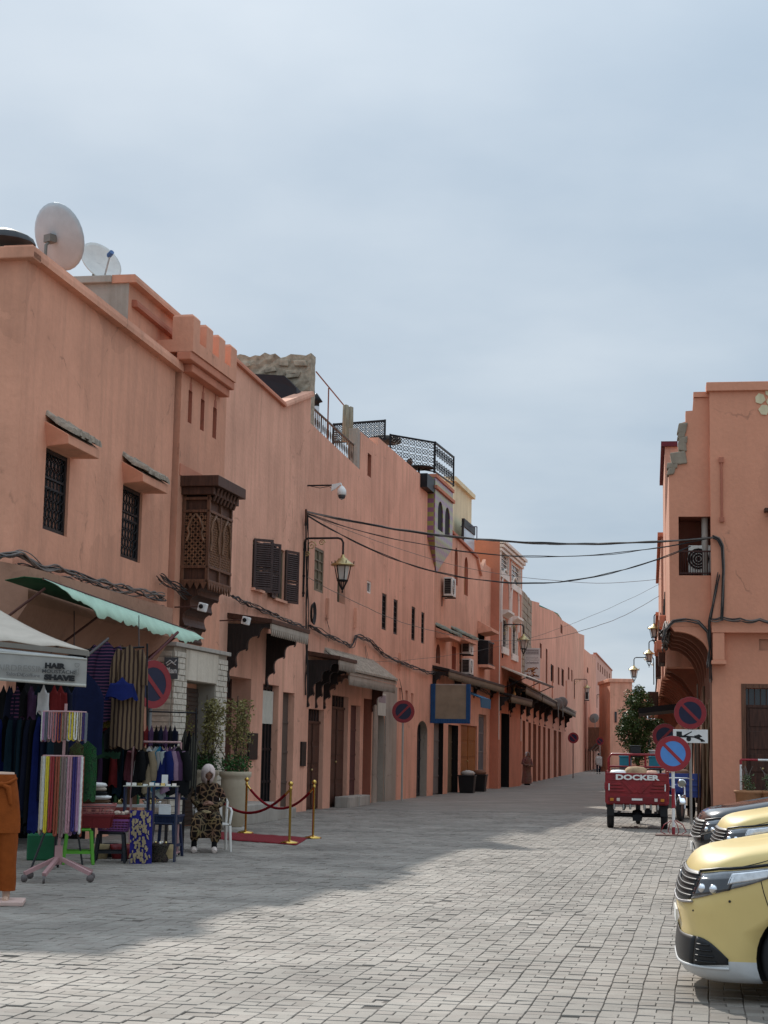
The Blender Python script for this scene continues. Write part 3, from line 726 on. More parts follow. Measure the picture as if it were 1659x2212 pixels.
# oriel (mashrabiya)
oN = TN + .60
oS, oE = L.S(452, 1150, oN), L.S(502, 1150, oN); oT = L.Z(453, 1068, oN); oB = L.Z(450, 1258, oN)
orl = MB().box(TN + .003, oN - .05, oS + .05, oE - .05, oB + .02, oT - .02).build('oriel', DKWOOD, HT)
fr_ = MB()
for y_ in (oS, (oS + oE) / 2 - .03, oE - .07): fr_.box(oN - .07, oN, y_, y_ + .07, oB, oT)
for z_ in (oB, oB + (oT - oB) * .16, oT - .36, oT - .1): fr_.box(oN - .06, oN + .012, oS, oE, z_, z_ + .06)
for x_ in (TN + .01,): fr_.box(x_, x_ + .07, oS, oS + .06, oB, oT)
for z_ in (oB, oB + (oT - oB) * .16, oT - .36, oT - .1): fr_.box(TN + .01, oN - .06, oS - .012, oS + .05, z_, z_ + .06)
fr_.build('oriel_frame', MIDWOOD, orl, bevel=.008)
def lattice(mb, org, du, dv, W, Hh, cell, th_, hole=.62):
    """pierced screen: turned spindles as a diagonal mesh of thin bars"""
    org, du, dv = Vector(org), Vector(du), Vector(dv); k = -Hh
    while k < W:
        for sg in (1, -1):
            a0 = max(0, k); a1 = min(W, k + Hh)
            if a1 > a0:
                p = org + du * (a0 if sg > 0 else W - a0) + dv * (a0 - k); q = org + du * (a1 if sg > 0 else W - a1) + dv * (a1 - k)
                mb.bar(p, q, th_, th_ * .8)
        k += cell
lt = MB(); zb = oB + (oT - oB) * .16 + .06; zt = oT - .36
half = (oE - oS) / 2
for k in range(2): lattice(lt, (oN - .03, oS + .07 + k * half, zb), (0, 1, 0), (0, 0, 1), half - .1, zt - zb - .02, .10, .035)
lattice(lt, (TN + .09, oS + .02, zb), (1, 0, 0), (0, 0, 1), oN - TN - .17, zt - zb - .02, .12, .04)
lt.build('lattice_screen', wood('lattice_wood', (0.22, 0.105, 0.055)), orl)
for k in range(3):    # ogee arches applied over the screen
    ar = MB()
    if k < 2:
        c = oS + half * (k + .5); w_ = half * .36; pts = [(oN + .005, c - w_, zb + .3), (oN + .005, c - w_ * .8, zb + (zt - zb) * .55), (oN + .005, c - w_ * 1.0, zb + (zt - zb) * .68), (oN + .005, c - w_ * .55, zb + (zt - zb) * .86), (oN + .005, c, zt - .03)]
        mir = [(p[0], 2 * c - p[1], p[2]) for p in pts[::-1]]
    else:
        c = (TN + oN) / 2; w_ = (oN - TN) * .30; pts = [(c - w_, oS - .005, zb + .5), (c - w_ * .7, oS - .005, zb + (zt - zb) * .6), (c - w_ * .9, oS - .005, zb + (zt - zb) * .7), (c - w_ * .5, oS - .005, zb + (zt - zb) * .88), (c, oS - .005, zt - .03)]
        mir = [(2 * c - p[0], p[1], p[2]) for p in pts[::-1]]
    ar.tube(pts + mir, .03, 5).build('ogee_arch', wood('arch_wood', (0.25, 0.125, 0.07)), orl)
rf = MB().box(TN + .002, oN + .22, oS - .18, oE + .18, oT + .16, oT + .38).box(TN + .003, oN + .10, oS - .09, oE + .09, oT, oT + .16)
for k in range(7):
    yy = oS + (oE - oS) * (k + .5) / 7; rf.prism([(oN + .05, yy - .05, oT - .12), (oN + .05, yy + .05, oT - .12), (oN + .16, yy + .05, oT + .15), (oN + .16, yy - .05, oT + .15)], (-.04, 0, .02))
rf.build('oriel_roof', DKWOOD, orl, bevel=.01)
sk_ = MB(); n_ = 9
for k in range(n_):
    a = oS + (oE - oS) * k / n_; b = oS + (oE - oS) * (k + 1) / n_
    sk_.prism([(oN - .02, a, oB), (oN - .02, b, oB), (oN - .02, (a + b) / 2, oB - .16)], (.03, 0, 0))
for k in range(4):
    a = TN + .02 + (oN - TN - .04) * k / 4; b = a + (oN - TN - .04) / 4
    sk_.prism([(a, oS + .02, oB), (b, oS + .02, oB), ((a + b) / 2, oS + .02, oB - .14)], (0, -.03, 0))
sk_.build('scalloped_skirt', MIDWOOD, orl)
cb = MB(); prof = lobed(oN - TN - .08, 1.15)
cb.prism([(TN + .004, oS + .08, oB - .01), (oN - .06, oS + .08, oB - .01)] + [(TN + u, oS + .08, oB + w) for u, w in prof] + [(TN + .004, oS + .08, oB - 1.2)], (0, oE - oS - .16, 0))
cb.build('corbel', DKWOOD, orl)
MB().box(TN + .002, TN + .02, oS - .25, oE - .1, oT + .385, oT + .62).build('relieving_panel', TERRA, HT)
# white brick shop portal at the foot of the tower
pN = TN + .42
pS, pE = L.S(372, 1550, pN), L.S(488, 1550, pN)
pT = L.Z(372, 1392, pN); dS, dE = L.S(399, 1600, pN), L.S(462, 1600, pN); dT = L.Z(399, 1470, pN)
PB = mat('white_washed_brick', (0.56, 0.50, 0.41), .9, 0, .25, 8, .4, 30)
por = MB().box(TN + .002, pN - .02, pS + .02, dS, 0, pT - .35).box(TN + .002, pN - .02, dE, pE - .02, 0, pT - .35).box(TN + .002, pN - .02, pS + .02, pE - .02, dT, pT - .02).build('shop_portal', mat('portal_mortar', (0.36, 0.31, 0.25), .95), HT)
MB().box(TN + .004, pN + .06, pS - .06, pE + .06, pT - .02, pT + .06).build('portal_coping', CONCRETE, por, bevel=.01)
MB().box(pN - .022, pN + .015, dS - .12, dE + .1, dT + .02, pT - .04).build('lintel_panel', plaster('portal_lintel', (0.66, 0.58, 0.47), stain=(.35, .29, .22), streak=.7, seed=17), por)
bm_ = None
bh = .115; nr = int((pT - .04) / bh)
bricks = []
for r_ in range(nr):
    z_ = .01 + r_ * bh
    for (a, b) in ((pS, dS), (dE, pE)):
        if z_ + bh > dT + .02 and (a, b) is None: continue
        nb = max(1, round((b - a) / .30)); off = .5 * (r_ % 2)
        cuts = [a] + [a + (b - a) * (k + off) / nb for k in range(1 if off == 0 else 0, nb + 1) if a + .04 < a + (b - a) * (k + off) / nb < b - .04] + [b]
        for c, d in zip(cuts, cuts[1:]): bricks.append((c, d, z_))
if len(bricks) > 260: bricks = bricks[:260]
for (c, d, z_) in bricks:
    MB().box(pN - .03, pN + U(.0, .018), c + .008, d - .008, z_ + .006, z_ + bh - .008).build('brick', PB, por)
side = MB()
for r_ in range(nr):
    z_ = .01 + r_ * bh; side.box(TN + .01, pN - .05, pS + U(-.015, .0), pS + .05, z_ + .006, z_ + bh - .008)
side.build('side_bricks', PB, por)
ro = MB()
for k in range(int((dT - .05) / .09)): ro.box(TN + .02, TN + .05 + (.012 if k % 2 else 0), dS + .01, dE - .01, .03 + k * .09, .03 + k * .09 + .082)
ro.build('roller_shutter', mat('brown_roller_steel', (0.10, 0.07, 0.055), .5, .4), por)

# ------------------------------------------------------------------ long house
HB = wthing(L, 'long_house', 'long salmon house with brown shuttered windows and a tall blank upper wall', 'house')
BS, BE = tE + .001, L.S(938, 1300)
PR = lambda x, y: L.hit(x, y)
p0 = PR(509, 783)
z1 = L.Z(612, 879); q1 = L.S(612, 879); q2, z2_ = PR(672, 856); z3 = L.Z(671, 914); q4, z4 = PR(778, 1015); z5 = L.Z(779, 932); q6, z6 = PR(817, 964); z7 = L.Z(817.5, 945); z8 = L.Z(936, 1049)
profB = [(BS, p0[1]), (q1, z1), (q2, z2_), (q2, z3), (q4, z4), (q4, z5), (q6, z6), (q6, z7), (BE, z8)]
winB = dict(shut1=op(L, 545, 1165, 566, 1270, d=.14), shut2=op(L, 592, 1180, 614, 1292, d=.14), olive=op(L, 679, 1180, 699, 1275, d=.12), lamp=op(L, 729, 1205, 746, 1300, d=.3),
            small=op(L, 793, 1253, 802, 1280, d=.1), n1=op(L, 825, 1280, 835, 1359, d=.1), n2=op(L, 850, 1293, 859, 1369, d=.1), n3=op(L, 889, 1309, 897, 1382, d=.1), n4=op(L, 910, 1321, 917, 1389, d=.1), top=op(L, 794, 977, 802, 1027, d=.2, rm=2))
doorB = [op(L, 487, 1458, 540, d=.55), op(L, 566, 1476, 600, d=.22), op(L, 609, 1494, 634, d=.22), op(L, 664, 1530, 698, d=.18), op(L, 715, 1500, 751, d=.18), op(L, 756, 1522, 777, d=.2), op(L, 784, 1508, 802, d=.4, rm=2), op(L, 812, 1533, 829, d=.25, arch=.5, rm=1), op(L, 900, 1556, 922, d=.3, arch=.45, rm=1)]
slB = [op(L, x_, 1485 + i * 6, x_ + 5, 1512 + i * 6, d=.1) for i, x_ in enumerate((862, 876, 888))]
doorB[0] = (max(doorB[0][0], BS + .05),) + doorB[0][1:]
mb = MB()
facade(mb, profB, list(winB.values()) + doorB + slB, top_th=.3)
shell(mb, BS, BE, min(z1, z8) - .3, 8, roof=z4 - .5)
for q in slB: mb.poly([(-.1, q[0], q[2]), (-.1, q[1], q[2]), (-.1, q[1], q[3]), (-.1, q[0], q[3])], 2)
q = winB['top']; mb.poly([(-.2, q[0], q[2]), (-.2, q[1], q[2]), (-.2, q[1], q[3]), (-.2, q[0], q[3])], 2)
q = doorB[6]; mb.poly([(-.4, q[0], 0), (-.4, q[1], 0), (-.4, q[1], q[3]), (-.4, q[0], q[3])], 2)
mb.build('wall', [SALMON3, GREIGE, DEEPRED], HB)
coping(L, HB, [(BS, p0[1]), (q1, z1)], -.3, .09, .12, TERRA)
coping(L, HB, [(q1, z1), (q2, z2_)], -.3, .09, .14, SALMON3)
for k_ in ('n1', 'n2', 'n3', 'n4'): grille_window(HB, winB[k_], -.06, mode='bars')
grille_window(HB, winB['small'], -.05, WHITE_P, mode='none')
grille_window(HB, winB['olive'], -.04, OLIVEWOOD, mode='cross', glass=mat('shutter_olive', (0.20, 0.165, 0.11), .8))
grille_window(HB, winB['lamp'], -.2, OLIVEWOOD, mode='cross', glass=mat('shutter_olive2', (0.15, 0.11, 0.075), .8))
def louvre_shutter(th, y0, z0, w, h, ang, x=.02, hinge=0):
    """shutter leaf hinged at y0, opened by ang from the wall plane"""
    du = Vector((math.sin(ang), math.cos(ang) * (1 if hinge == 0 else -1), 0)); n = Vector((du.y, -du.x, 0)); o0 = Vector((x, y0, z0)); mb = MB(); up = Vector((0, 0, 1)); t = .022
    def slab(u0, u1, v0, v1, d=t): mb.obox(o0 + du * (u0 + u1) / 2 + up * (v0 + v1) / 2, du * (u1 - u0) / 2, n * d, up * (v1 - v0) / 2)
    fw = .06
    slab(0, fw, 0, h); slab(w - fw, w, 0, h); slab(fw, w - fw, 0, fw); slab(fw, w - fw, h - fw, h); slab(fw, w - fw, h * .38, h * .38 + fw); slab(fw, w - fw, h * .42 - .02, h * .42)
    k = fw + .01
    while k < h - fw - .04:
        if not (h * .36 < k < h * .44): mb.obox(o0 + du * w / 2 + up * (k + .02), du * (w / 2 - fw), n * .016 + up * .012, up * .016 - n * .01)
        k += .052
    return mb.build('shutter', wood('shutter_brown', (0.075, 0.045, 0.04)), th)
for nm, ang1, ang2 in (('shut1', .85, 2.6), ('shut2', 2.75, .5)):
    q = winB[nm]; W_ = q[1] - q[0]; H_ = q[3] - q[2]
    wd = grille_window(HB, q, -.08, OLIVEWOOD, mode='none')
    louvre_shutter(HB, q[0], q[2] - .03, W_ * .62, H_ + .06, ang1 if nm == 'shut1' else 3.0, .03)
    louvre_shutter(HB, q[1], q[2] - .03, W_ * .62, H_ + .06, .7 if nm == 'shut1' else .35, .03, 0)
    MB().box(.002, .09, q[0] - .06, q[1] + .06, q[2] - .06, q[2]).build('sill', SALMON3, HB)
panel_door(HB, doorB[0], DOORWOOD, -.45, 2, 4, transom=.5)
simple_door(HB, doorB[1], IRON, -.16, bars=5)
q = doorB[1]; MB().box(-.12, -.11, q[0] + .12, q[1] - .1, q[3] - .95, q[3] - .15).build('notice', mat('pale_notice', (0.55, 0.54, 0.46), .6), HB)
simple_door(HB, doorB[2], mat('grey_brown_door', (0.10, 0.075, 0.06), .6), -.16, bars=0)
panel_door(HB, doorB[3], DOORWOOD, -.12, 2, 4, transom=.35)
panel_door(HB, doorB[4], DOORWOOD, -.12, 2, 4, transom=.35)
simple_door(HB, doorB[5], mat('maroon_door', (0.085, 0.03, 0.028), .6), -.14)
simple_door(HB, doorB[7], mat('grey_metal_door', (0.20, 0.18, 0.16), .5, .2), -.2)
simple_door(HB, doorB[8], mat('blue_black_door', (0.015, 0.018, 0.026), .4), -.25, bars=4)
ga, gb = L.S(804, 1600), L.S(853, 1600); gz = L.Z(830, 1480)
gr = MB()
facade(gr, [(ga, gz), (gb, gz)], [(doorB[7][0] - .02, doorB[7][1] + .02, -.1, doorB[7][3] + .05, .05)], x=.055, top_th=.06)
gr.poly([(.055, ga, 0), (.055, ga, gz), (.0, ga, gz), (.0, ga, 0)]).build('door_surround', GREIGE, HB)
q = op(L, 816, 1496, 833, 1538, .06); nb_ = MB().box(.058, .075, q[0], q[1], q[2] - .1, q[3]).build('notice', mat('pale_notice', (0.55, 0.54, 0.46), .6), HB); MB().box(.0755, .078, q[0] + .06, q[1] - .06, (q[2] + q[3]) / 2, q[3] - .06).build('notice_picture', mat('faded_print', (.30, .24, .25), .7), nb_)
c1 = canopy(HB, doorB[0][0] - .05, L.S(664, 1380, 1.0), L.Z(603, 1352, 1.0), 1.0, DKWOOD, BLACKWOOD, GREIGE, drop=1.25)
c2 = canopy(HB, L.S(664, 1450), L.S(762, 1490, .8), L.Z(850, 1583 - 110, .8) if False else L.Z(664, 1425, .0), .85, DKWOOD, BLACKWOOD, GREIGE, drop=1.2, mids=1)
yk0, yk1 = L.S(762, 1490, .85), L.S(850, 1500, .6)
tile = canopy(HB, yk0 + .1, yk1 - .3, L.Z(770, 1462, .7), .7, GREIGE, DKWOOD, GREIGE, drop=.8, tiles=ROOFTILE, slope=.55, name='tiled_canopy')
for x_, t_, b_ in ((742, 1480, 0),): pass
# drain spouts and little wall boxes
for x_, y_ in ((704, 1316), (765, 1336), (861, 1430)):
    a, z_ = L.hit(x_, y_); MB().box(.002, .09, a - .05, a + .05, z_ - .28, z_ + .3).build('cable_trunking', SALMON, HB)
for x_, y_ in ((801, 1251), (880, 1237), (880, 1258)): pass
# stoops
for (xa, ya, xb, yb, h, n1) in ((520, 1800, 600, 1790, .42, 1.0), (598, 1796, 640, 1788, .24, .9), (752, 1752, 776, 1745, .3, .4), (778, 1746, 800, 1742, .3, .4)):
    a, b = L.S(xa, ya - 20, n1), L.S(xb, yb - 20, n1)
    MB().box(.003, n1, a, b, -.02, h).build('stone_step', CONCRETE, HB, bevel=.03)
# dark notice boards beside the doors
for x0_, y0_, x1_, y1_ in ((534, 1583, 553, 1641), (648, 1602, 658, 1655)):
    q = op(L, x0_, y0_, x1_, y1_); MB().box(.003, .05, q[0], q[1], q[2], q[3]).build('meter_box', BLACKWOOD, HB, bevel=.01)
# thin wall between two roof terraces, iron railing
rl = MB()
def lz(y): return z3 + (z4 - z3) * (y - q2) / (q4 - q2)
rt0, rt1 = L.Z(671, 866), L.Z(770, 958)
n_ = 26
for k in range(n_ + 1):
    yy = q2 + (q4 - .35 - q2) * k / n_; zt_ = rt0 + (rt1 - rt0) * k / n_
    big = k % 8 == 0
    rl.tube([(-.15, yy, lz(yy)), (-.15, yy, zt_)], .022 if big else .009, 4)
    if not big:
        zz = (lz(yy) + zt_) / 2; r_ = .055
        rl.tube([(-.15, yy + r_ * math.cos(t * math.pi / 4), zz + 2.2 * r_ * math.sin(t * math.pi / 4)) for t in range(9)], .009, 4, caps=False)
rl.bar((-.15, q2, rt0), (-.15, q4 - .35, rt1), .05, .04); rl.bar((-.15, q2, lz(q2) + .06), (-.15, q4 - .35, lz(q4 - .35) + .06), .03, .03)
rl.build('terrace_railing', mat('rusty_brown_iron', (0.10, 0.065, 0.045), .6, .4), HB)
MB().box(-.3, -.02, q4 - .34, q4 - .01, z4, z5 + .05).build('pier', CONCRETE, HB)

# ------------------------------------------------------------------ roof top of the long house
TH_ = z1
ry = L.S(640, 830, -3.0)
rc = thing('rubble_roof_wall', 'crumbling bare rubble wall on the roof of the long house', 'wall', L.W(L.hit_t(671, 800, q2 + .25)[0], q2 + .25, L.hit_t(671, 764, q2 + .25)[1] - 3.15), L.rz)
rw = MB(); P = []
nx_, nz2 = 36, 18
for j in range(nz2 + 1):
    row = []
    for i in range(nx_ + 1):
        u = -5.2 + 5.2 * i / nx_; h_ = 2.25 * j / nz2 + .9 + (U(-.05, .05) if j == nz2 else 0)
        row.append((u, U(-.035, .035), h_ if j < nz2 else h_ + .03 * math.sin(i * 1.2)))
    P.append(row)
rw.sheet(P, 0, False); rw.sheet([[(p[0], p[1] + .5, p[2]) for p in r_] for r_ in P[::-1]], 0, False)
rw.sheet([[p, (p[0], p[1] + .5, p[2])] for p in P[-1]], 0, False); rw.sheet([[r_[-1], (r_[-1][0], r_[-1][1] + .5, r_[-1][2])] for r_ in P], 0, False)
RUBF = mat('rubble_face', (.36, .30, .225), .95, 0, .5, 5, .9, 9)
rw.build('rubble_face', RUBF, rc)
for k in range(60):
    s_ = MB(); a, b, c = U(.08, .22), .04, U(.05, .11); s_.obox((U(-5, -.2), -.04, U(1.0, 3.0)), (a, 0, U(-.03, .03)), (0, b, 0), (U(-.03, .03), 0, c)); s_.build('stone', RUBF, rc, bevel=.02)
sc_ = tag(MB().prism([(0, 0, 0), (-.35, 0, .35), (-1.6, .2, .5), (-1.6, .3, -1.2), (-.2, .1, -1.2), (0.05, 0, -.5)], (0, .6, 0)).build('tarpaulin_shelter', mat('black_tarpaulin', (.012, .012, .018), .6)), 'dark tarpaulin shelter leaning below the rubble roof wall', 'shelter')
sc_.location = L.W(L.hit_t(640, 850, q2 - .7)[0], q2 - .7, L.hit_t(640, 838, q2 - .7)[1]); sc_.rotation_euler = (0, 0, L.rz)
# flue pipe with cowl
a_, zf = L.hit(683, 870, -1.2)
fp = wthing(L, 'flue_pipe', 'shiny metal flue pipe with a conical cap beside the rubble roof wall', 'chimney', -1.2, a_, z3 - .2)
MB().lathe([(.1, 0), (.1, 1.75)], k=12).build('pipe', mat('bright_zinc', (.62, .64, .66), .35, .7), fp)
MB().lathe([(.10, 1.75), (.10, 1.86), (.2, 1.9), (.03, 2.15), (.0, 2.16)], k=12).build('cowl', IRON, fp)
# clothes-line frame
cl_ = MB(); a0, zz0 = L.hit(683, 803, -1.0); a1, zz1 = L.hit(745, 878, -1.0); am, zm = L.hit(710, 838, -1.0)
cl_.tube([L.W(-1, a0, zz0), L.W(-1, a1, zz1)], .022, 5).tube([L.W(-1, am, zm), L.W(-1, am, zm - 1.6)], .022, 5)
tag(cl_.build('line_frame', mat('rusty_pipe', (.22, .09, .06), .7)), 'thin rusty pipe frame rising above the terrace railing', 'frame')
# rolled canvas / wooden posts
for k, (x_, yt_, yb_) in enumerate(((747, 876, 955), (757, 880, 962))):
    a, zt_ = L.hit(x_, yt_, -.35); zb_ = L.Z(x_, yb_, -.35)
    o = MB().lathe([(.095, 0), (.1, .5), (.092, zt_ - zb_), (.0, zt_ - zb_ + .04)], k=9).build('wooden_post', wood('post_wood', (.30, .25, .17)), None, L.W(-.35, a, zb_))
    tag(o, ('left' if k == 0 else 'right') + ' one of two weathered wooden posts on the roof terrace', 'post')
# far terrace with moorish iron railings
def moor_rail(name, label, p, q, h, cols, parentless=True):
    p, q = Vector(p), Vector(q); t = thing(name, label, 'railing', p); d = q - p; mb = MB(); n = cols
    up = Vector((0, 0, 1))
    pan = MB(); pan.bar((0, 0, h), d + up * h, .06, .07).bar((0, 0, .06), d + up * .06, .05, .05)
    for e in (Vector(), d): pan.bar(e, e + up * (h + .04), .07, .07, up=(1, 0, 0))
    pan.build('rail_frame', IRON, t)
    st = d.length / n; du = d.normalized(); rows = max(2, int(h / st))
    for i in range(n):
        for j in range(rows):
            c = du * st * (i + .5) + up * (.08 + (h - .1) * (j + .5) / rows); r_ = st * .42
            mb.tube([c + du * r_ * math.cos(k * math.pi / 4) + up * r_ * .9 * math.sin(k * math.pi / 4) for k in range(9)], .016, 4, caps=False)
            mb.tube([c - du * st * .5 - up * st * .5, c + du * st * .5 + up * st * .5], .011, 4); mb.tube([c + du * st * .5 - up * st * .5, c - du * st * .5 + up * st * .5], .011, 4)
    mb.build('ornamental_bars', IRON, t)
    return t
def plane_pt(x, y, n): s_, z_ = L.hit(x, y, n); return L.W(n, s_, z_)
yR = L.S(938, 1049)
T_ = yR - .6
def cross_pt(x, y, t): n, z_ = L.hit_t(x, y, t); return L.W(n, t, z_)
moor_rail('terrace_railing', 'rear black iron railing with ring pattern behind the roof posts', cross_pt(720, 960, T_ - 4), cross_pt(831, 952, T_ - 4), .72, 11)
moor_rail('terrace_railing', 'black ring-pattern iron railing of the roof terrace facing the camera', cross_pt(842, 1005, T_), cross_pt(938, 1022, T_), 1.16, 7)
moor_rail('terrace_railing', 'street-side iron railing at the corner of the roof terrace', cross_pt(939, 1022, T_), L.W(.28, T_ + 3.2, cross_pt(939, 1022, T_).z), 1.16, 8)
tb = cross_pt(905, 1010, T_ - .2)
te = thing('terrace_table', 'small dark round table on the roof terrace behind the railing', 'table', tb - Vector((0, 0, .75)))
MB().lathe([(.55, .72), (.55, .76), (0.0, .765)], k=14).build('table_top', DARK, te); MB().lathe([(.25, 0), (.04, .05), (.04, .72)], k=8).build('leg', IRON, te)
ps = cross_pt(885, 1010, T_ + .4)
pt = thing('person', 'person in dark clothes sitting on the roof terrace behind the railing', 'person', ps - Vector((0, 0, .6)))
bd = MB(); bd.lathe([(.16, 0), (.2, .15), (.17, .35), (.2, .5), (.19, .58), (.07, .64), (.055, .68)], k=12, sy=.7).build('body', mat('brown_shirt', (.12, .06, .045), .8), pt)
MB().ball((0, 0, .80), .115, 12, sz=1.2).build('head', mat('skin_dark', (.22, .11, .07), .6), pt)
MB().ball((0, .02, .83), .12, 10, sz=1.1).build('hair', mat('black_hair', (.012, .01, .01), .6), pt)
# parasol / water tank behind
o = MB().lathe([(.05, 0), (.62, .05), (.62, .2), (.5, .26), (.2, .3), (.0, .3)], k=18).build('water_tank', mat('dark_tank', (.05, .05, .045), .8), None, cross_pt(832, 948, T_ + 1) - Vector((0, 0, .2)))
tag(o, 'dark round tank top showing between the two roof terraces', 'tank')
# ------------------------------------------------------------------ mosaic bay (zellij)
HM = wthing(L, 'mosaic_bay', 'narrow projecting bay covered in green and purple mosaic with two pointed windows', 'bay')
def zellij():
    m, t, b = newmat('zellij'); Lk = t.links; N = t.nodes.new
    tcn = N('ShaderNodeTexCoord'); mp = N('ShaderNodeMapping'); mp.inputs['Scale'].default_value = (4.2, 4.2, 4.2); mp.inputs['Rotation'].default_value = (math.pi / 4, 0, 0); Lk.new(tcn.outputs['Object'], mp.inputs[0])
    ck = N('ShaderNodeTexChecker'); ck.inputs['Scale'].default_value = 1; ck.inputs[1].default_value = (.34, .34, .10, 1); ck.inputs[2].default_value = (.30, .13, .24, 1); Lk.new(mp.outputs[0], ck.inputs[0])
    vo = N('ShaderNodeTexNoise'); vo.inputs['Scale'].default_value = 14; Lk.new(tcn.outputs['Object'], vo.inputs[0])
    mx = N('ShaderNodeMix'); mx.data_type = 'RGBA'; mx.blend_type = 'MULTIPLY'; mx.inputs[0].default_value = .25; Lk.new(ck.outputs[0], mx.inputs[6]); Lk.new(vo.outputs['Fac'], mx.inputs[7]); Lk.new(mx.outputs[2], b.inputs['Base Color'])
    b.inputs['Roughness'].default_value = .35
    return m
ZEL = zellij(); mN = .28
mS, mE = L.S(939, 1150, mN), L.S(977, 1190, mN); mZt = L.Z(940, 1030, mN); mZb = L.Z(942, 1295 - 8, mN) if False else L.Z(941, 1160, mN)
wa = op(L, 950, 1075, 960, 1145, mN, .12, .4); wb = op(L, 963, 1092, 972, 1162, mN, .12, .4)
for nm in (0, 1): pass
mb = MB(); ops_ = [(mS + (mE - mS) * f0, mS + (mE - mS) * f1, mZb + .35, mZt - .75, .04, .5) for f0, f1 in ((.16, .44), (.56, .84))]
facade(mb, [(mS, mZt), (mE, mZt)], ops_, z0=mZb, x=mN, top_th=.2)
mb.poly([(mN, mS, mZb), (mN, mS, mZt), (-.5, mS, mZt), (-.5, mS, mZb)]).poly([(mN, mE, mZb), (-.5, mE, mZb), (-.5, mE, mZt), (mN, mE, mZt)]).poly([(mN, mS, mZt - .02), (mN, mE, mZt - .02), (-2, mE, mZt - .02), (-2, mS, mZt - .02)])
mb.poly([(mN, mS, mZb), (-.1, mS, mZb), (-.1, mE, mZb), (mN, mE, mZb)])
mb.build('wall', [ZEL], HM)
for q in ops_: MB().box(mN - .05, mN - .04, q[0], q[1], q[2], q[3]).build('window', DARK, HM)
MB().add([(mN, mS, mZb), (mN, mE, mZb), (.0, mE, mZb), (.0, mS, mZb), (.02, (mS + mE) / 2 - .1, mZb - 1.1), (.02, (mS + mE) / 2 + .1, mZb - 1.1)], [(0, 1, 5, 4), (0, 4, 3), (1, 2, 5), (3, 2, 1, 0)]).build('corbel', ZEL, HM)
MB().box(-.6, mN + .08, mS - .05, mE + .08, mZt - .42, mZt - .30).box(-.6, mN + .05, mS - .03, mE + .05, mZt, mZt + .12).build('cornice', TERRA, HM)
MB().box(-4, mN - .02, mS - 1.5, mS - .01, mZt - .6, mZt - .1).build('terrace_slab', IRON, HM)
# ------------------------------------------------------------------ house past the bay
HC = wthing(L, 'tiled_hood_house', 'salmon house past the mosaic bay with wall-mounted air conditioners and tiled window hoods', 'house')
CS, CE = BE + .001, L.S(1060, 1500)
c0 = L.Z(975, 1152); cA, c1_ = L.hit(1030, 1206); cB, c2_ = L.hit(1037, 1238); cC, c3_ = L.hit(1045, 1215)
winC = [op(L, 1003, 1068 + 45, 1011, 1218, d=.15, arch=.5, rm=1), op(L, 1024 + .0, 1118 + 30, 1031, 1240, d=.15, arch=.5, rm=1),
        op(L, 943, 1390, 952, 1432, d=.15, arch=.4, rm=1), op(L, 977, 1395, 986, 1445, d=.2, rm=1), op(L, 1033, 1368, 1047, 1435, d=.35, rm=2)]
winC[0] = op(L, 983, 1180, 990, 1262, d=.15, arch=.6, rm=1); winC[1] = op(L, 1004, 1200, 1012, 1284, d=.15, arch=.6, rm=1)
dC = [op(L, 937, 1560, 958, d=.25, rm=2), op(L, 968, 1565, 990, d=.3, rm=2), op(L, 996, 1565, 1031, d=.15), op(L, 1034, 1542, 1051, d=.2)]
mb = MB(); facade(mb, [(CS, c0 + .3), (L.S(975, 1152), c0), (cA, c1_), (cB, c2_), (cC, c3_), (CE, c3_)], winC + dC, x=-.02); shell(mb, CS, CE, c0 - .3, 7, roof=c2_ - .6, x=-.02, ztop2=c2_)
mb.build('wall', [SALMON, REDTRIM, DARK], HC)
for i, q in enumerate(winC[:3]): MB().box(-.16, -.15, q[0], q[1], q[2], q[3]).build('window', ORWOOD if i < 2 else GLASSD, HC)
grille_window(HC, winC[4], -.25, IRON, mode='bars')
q = winC[3]; MB().box(-.21, -.2, q[0], q[1], q[2], q[3]).build('window', TERRA, HC)
for k, q in enumerate((winC[2], winC[3])):
    tile_canopy(HC, q[0] - .25, q[1] + 1.3 + k * .6, q[3] + .2, .55, SALMON, GREENTILE, x=-.01)
q = winC[4]; MB().add([(-.01, q[0] - .1, q[3]), (.6, q[0] - .1, q[3] + .1), (.6, q[1] + .3, q[3] + .1), (-.01, q[1] + .3, q[3]), (-.01, q[0] - .1, q[3] + .55), (.6, q[0] - .1, q[3] + .22), (.6, q[1] + .3, q[3] + .22), (-.01, q[1] + .3, q[3] + .55)], [(0, 3, 2, 1), (4, 5, 6, 7), (0, 1, 5, 4), (1, 2, 6, 5), (2, 3, 7, 6)]).build('window_hood', SALMON, HC)
MB().box(0, .45, q[0] + .1, q[1] + .2, q[2] - .12, q[2] + .0).build('sill', SALMON, HC)
gl = MB(); 
gl.box(.0, .42, q[0] + .15, q[0] + .2, q[2], q[3] - .3).box(.38, .42, q[0] + .2, q[1] + .1, q[2], q[2] + .06).box(.38, .42, q[0] + .2, q[1] + .1, q[3] - .36, q[3] - .3)
for k in range(9): gl.tube([(.4, q[0] + .2 + k * .18, q[2]), (.4, q[0] + .2 + k * .18, q[3] - .3)], .012, 4)
gl.build('window_cage', IRON, HC)
simple_door(HC, dC[0], mat('grey_wood_door', (.17, .16, .15), .8), -.2); simple_door(HC, dC[1], OLIVEWOOD, -.28)
panel_door(HC, dC[2], ORWOOD, -.1, 2, 4); simple_door(HC, dC[3], mat('grey_metal_gate', (.22, .23, .24), .5, .4), -.15, bars=6)
coping(L, HC, [(L.S(976, 1153), c0), (cA, c1_)], -.3, .08, .14, REDTRIM)
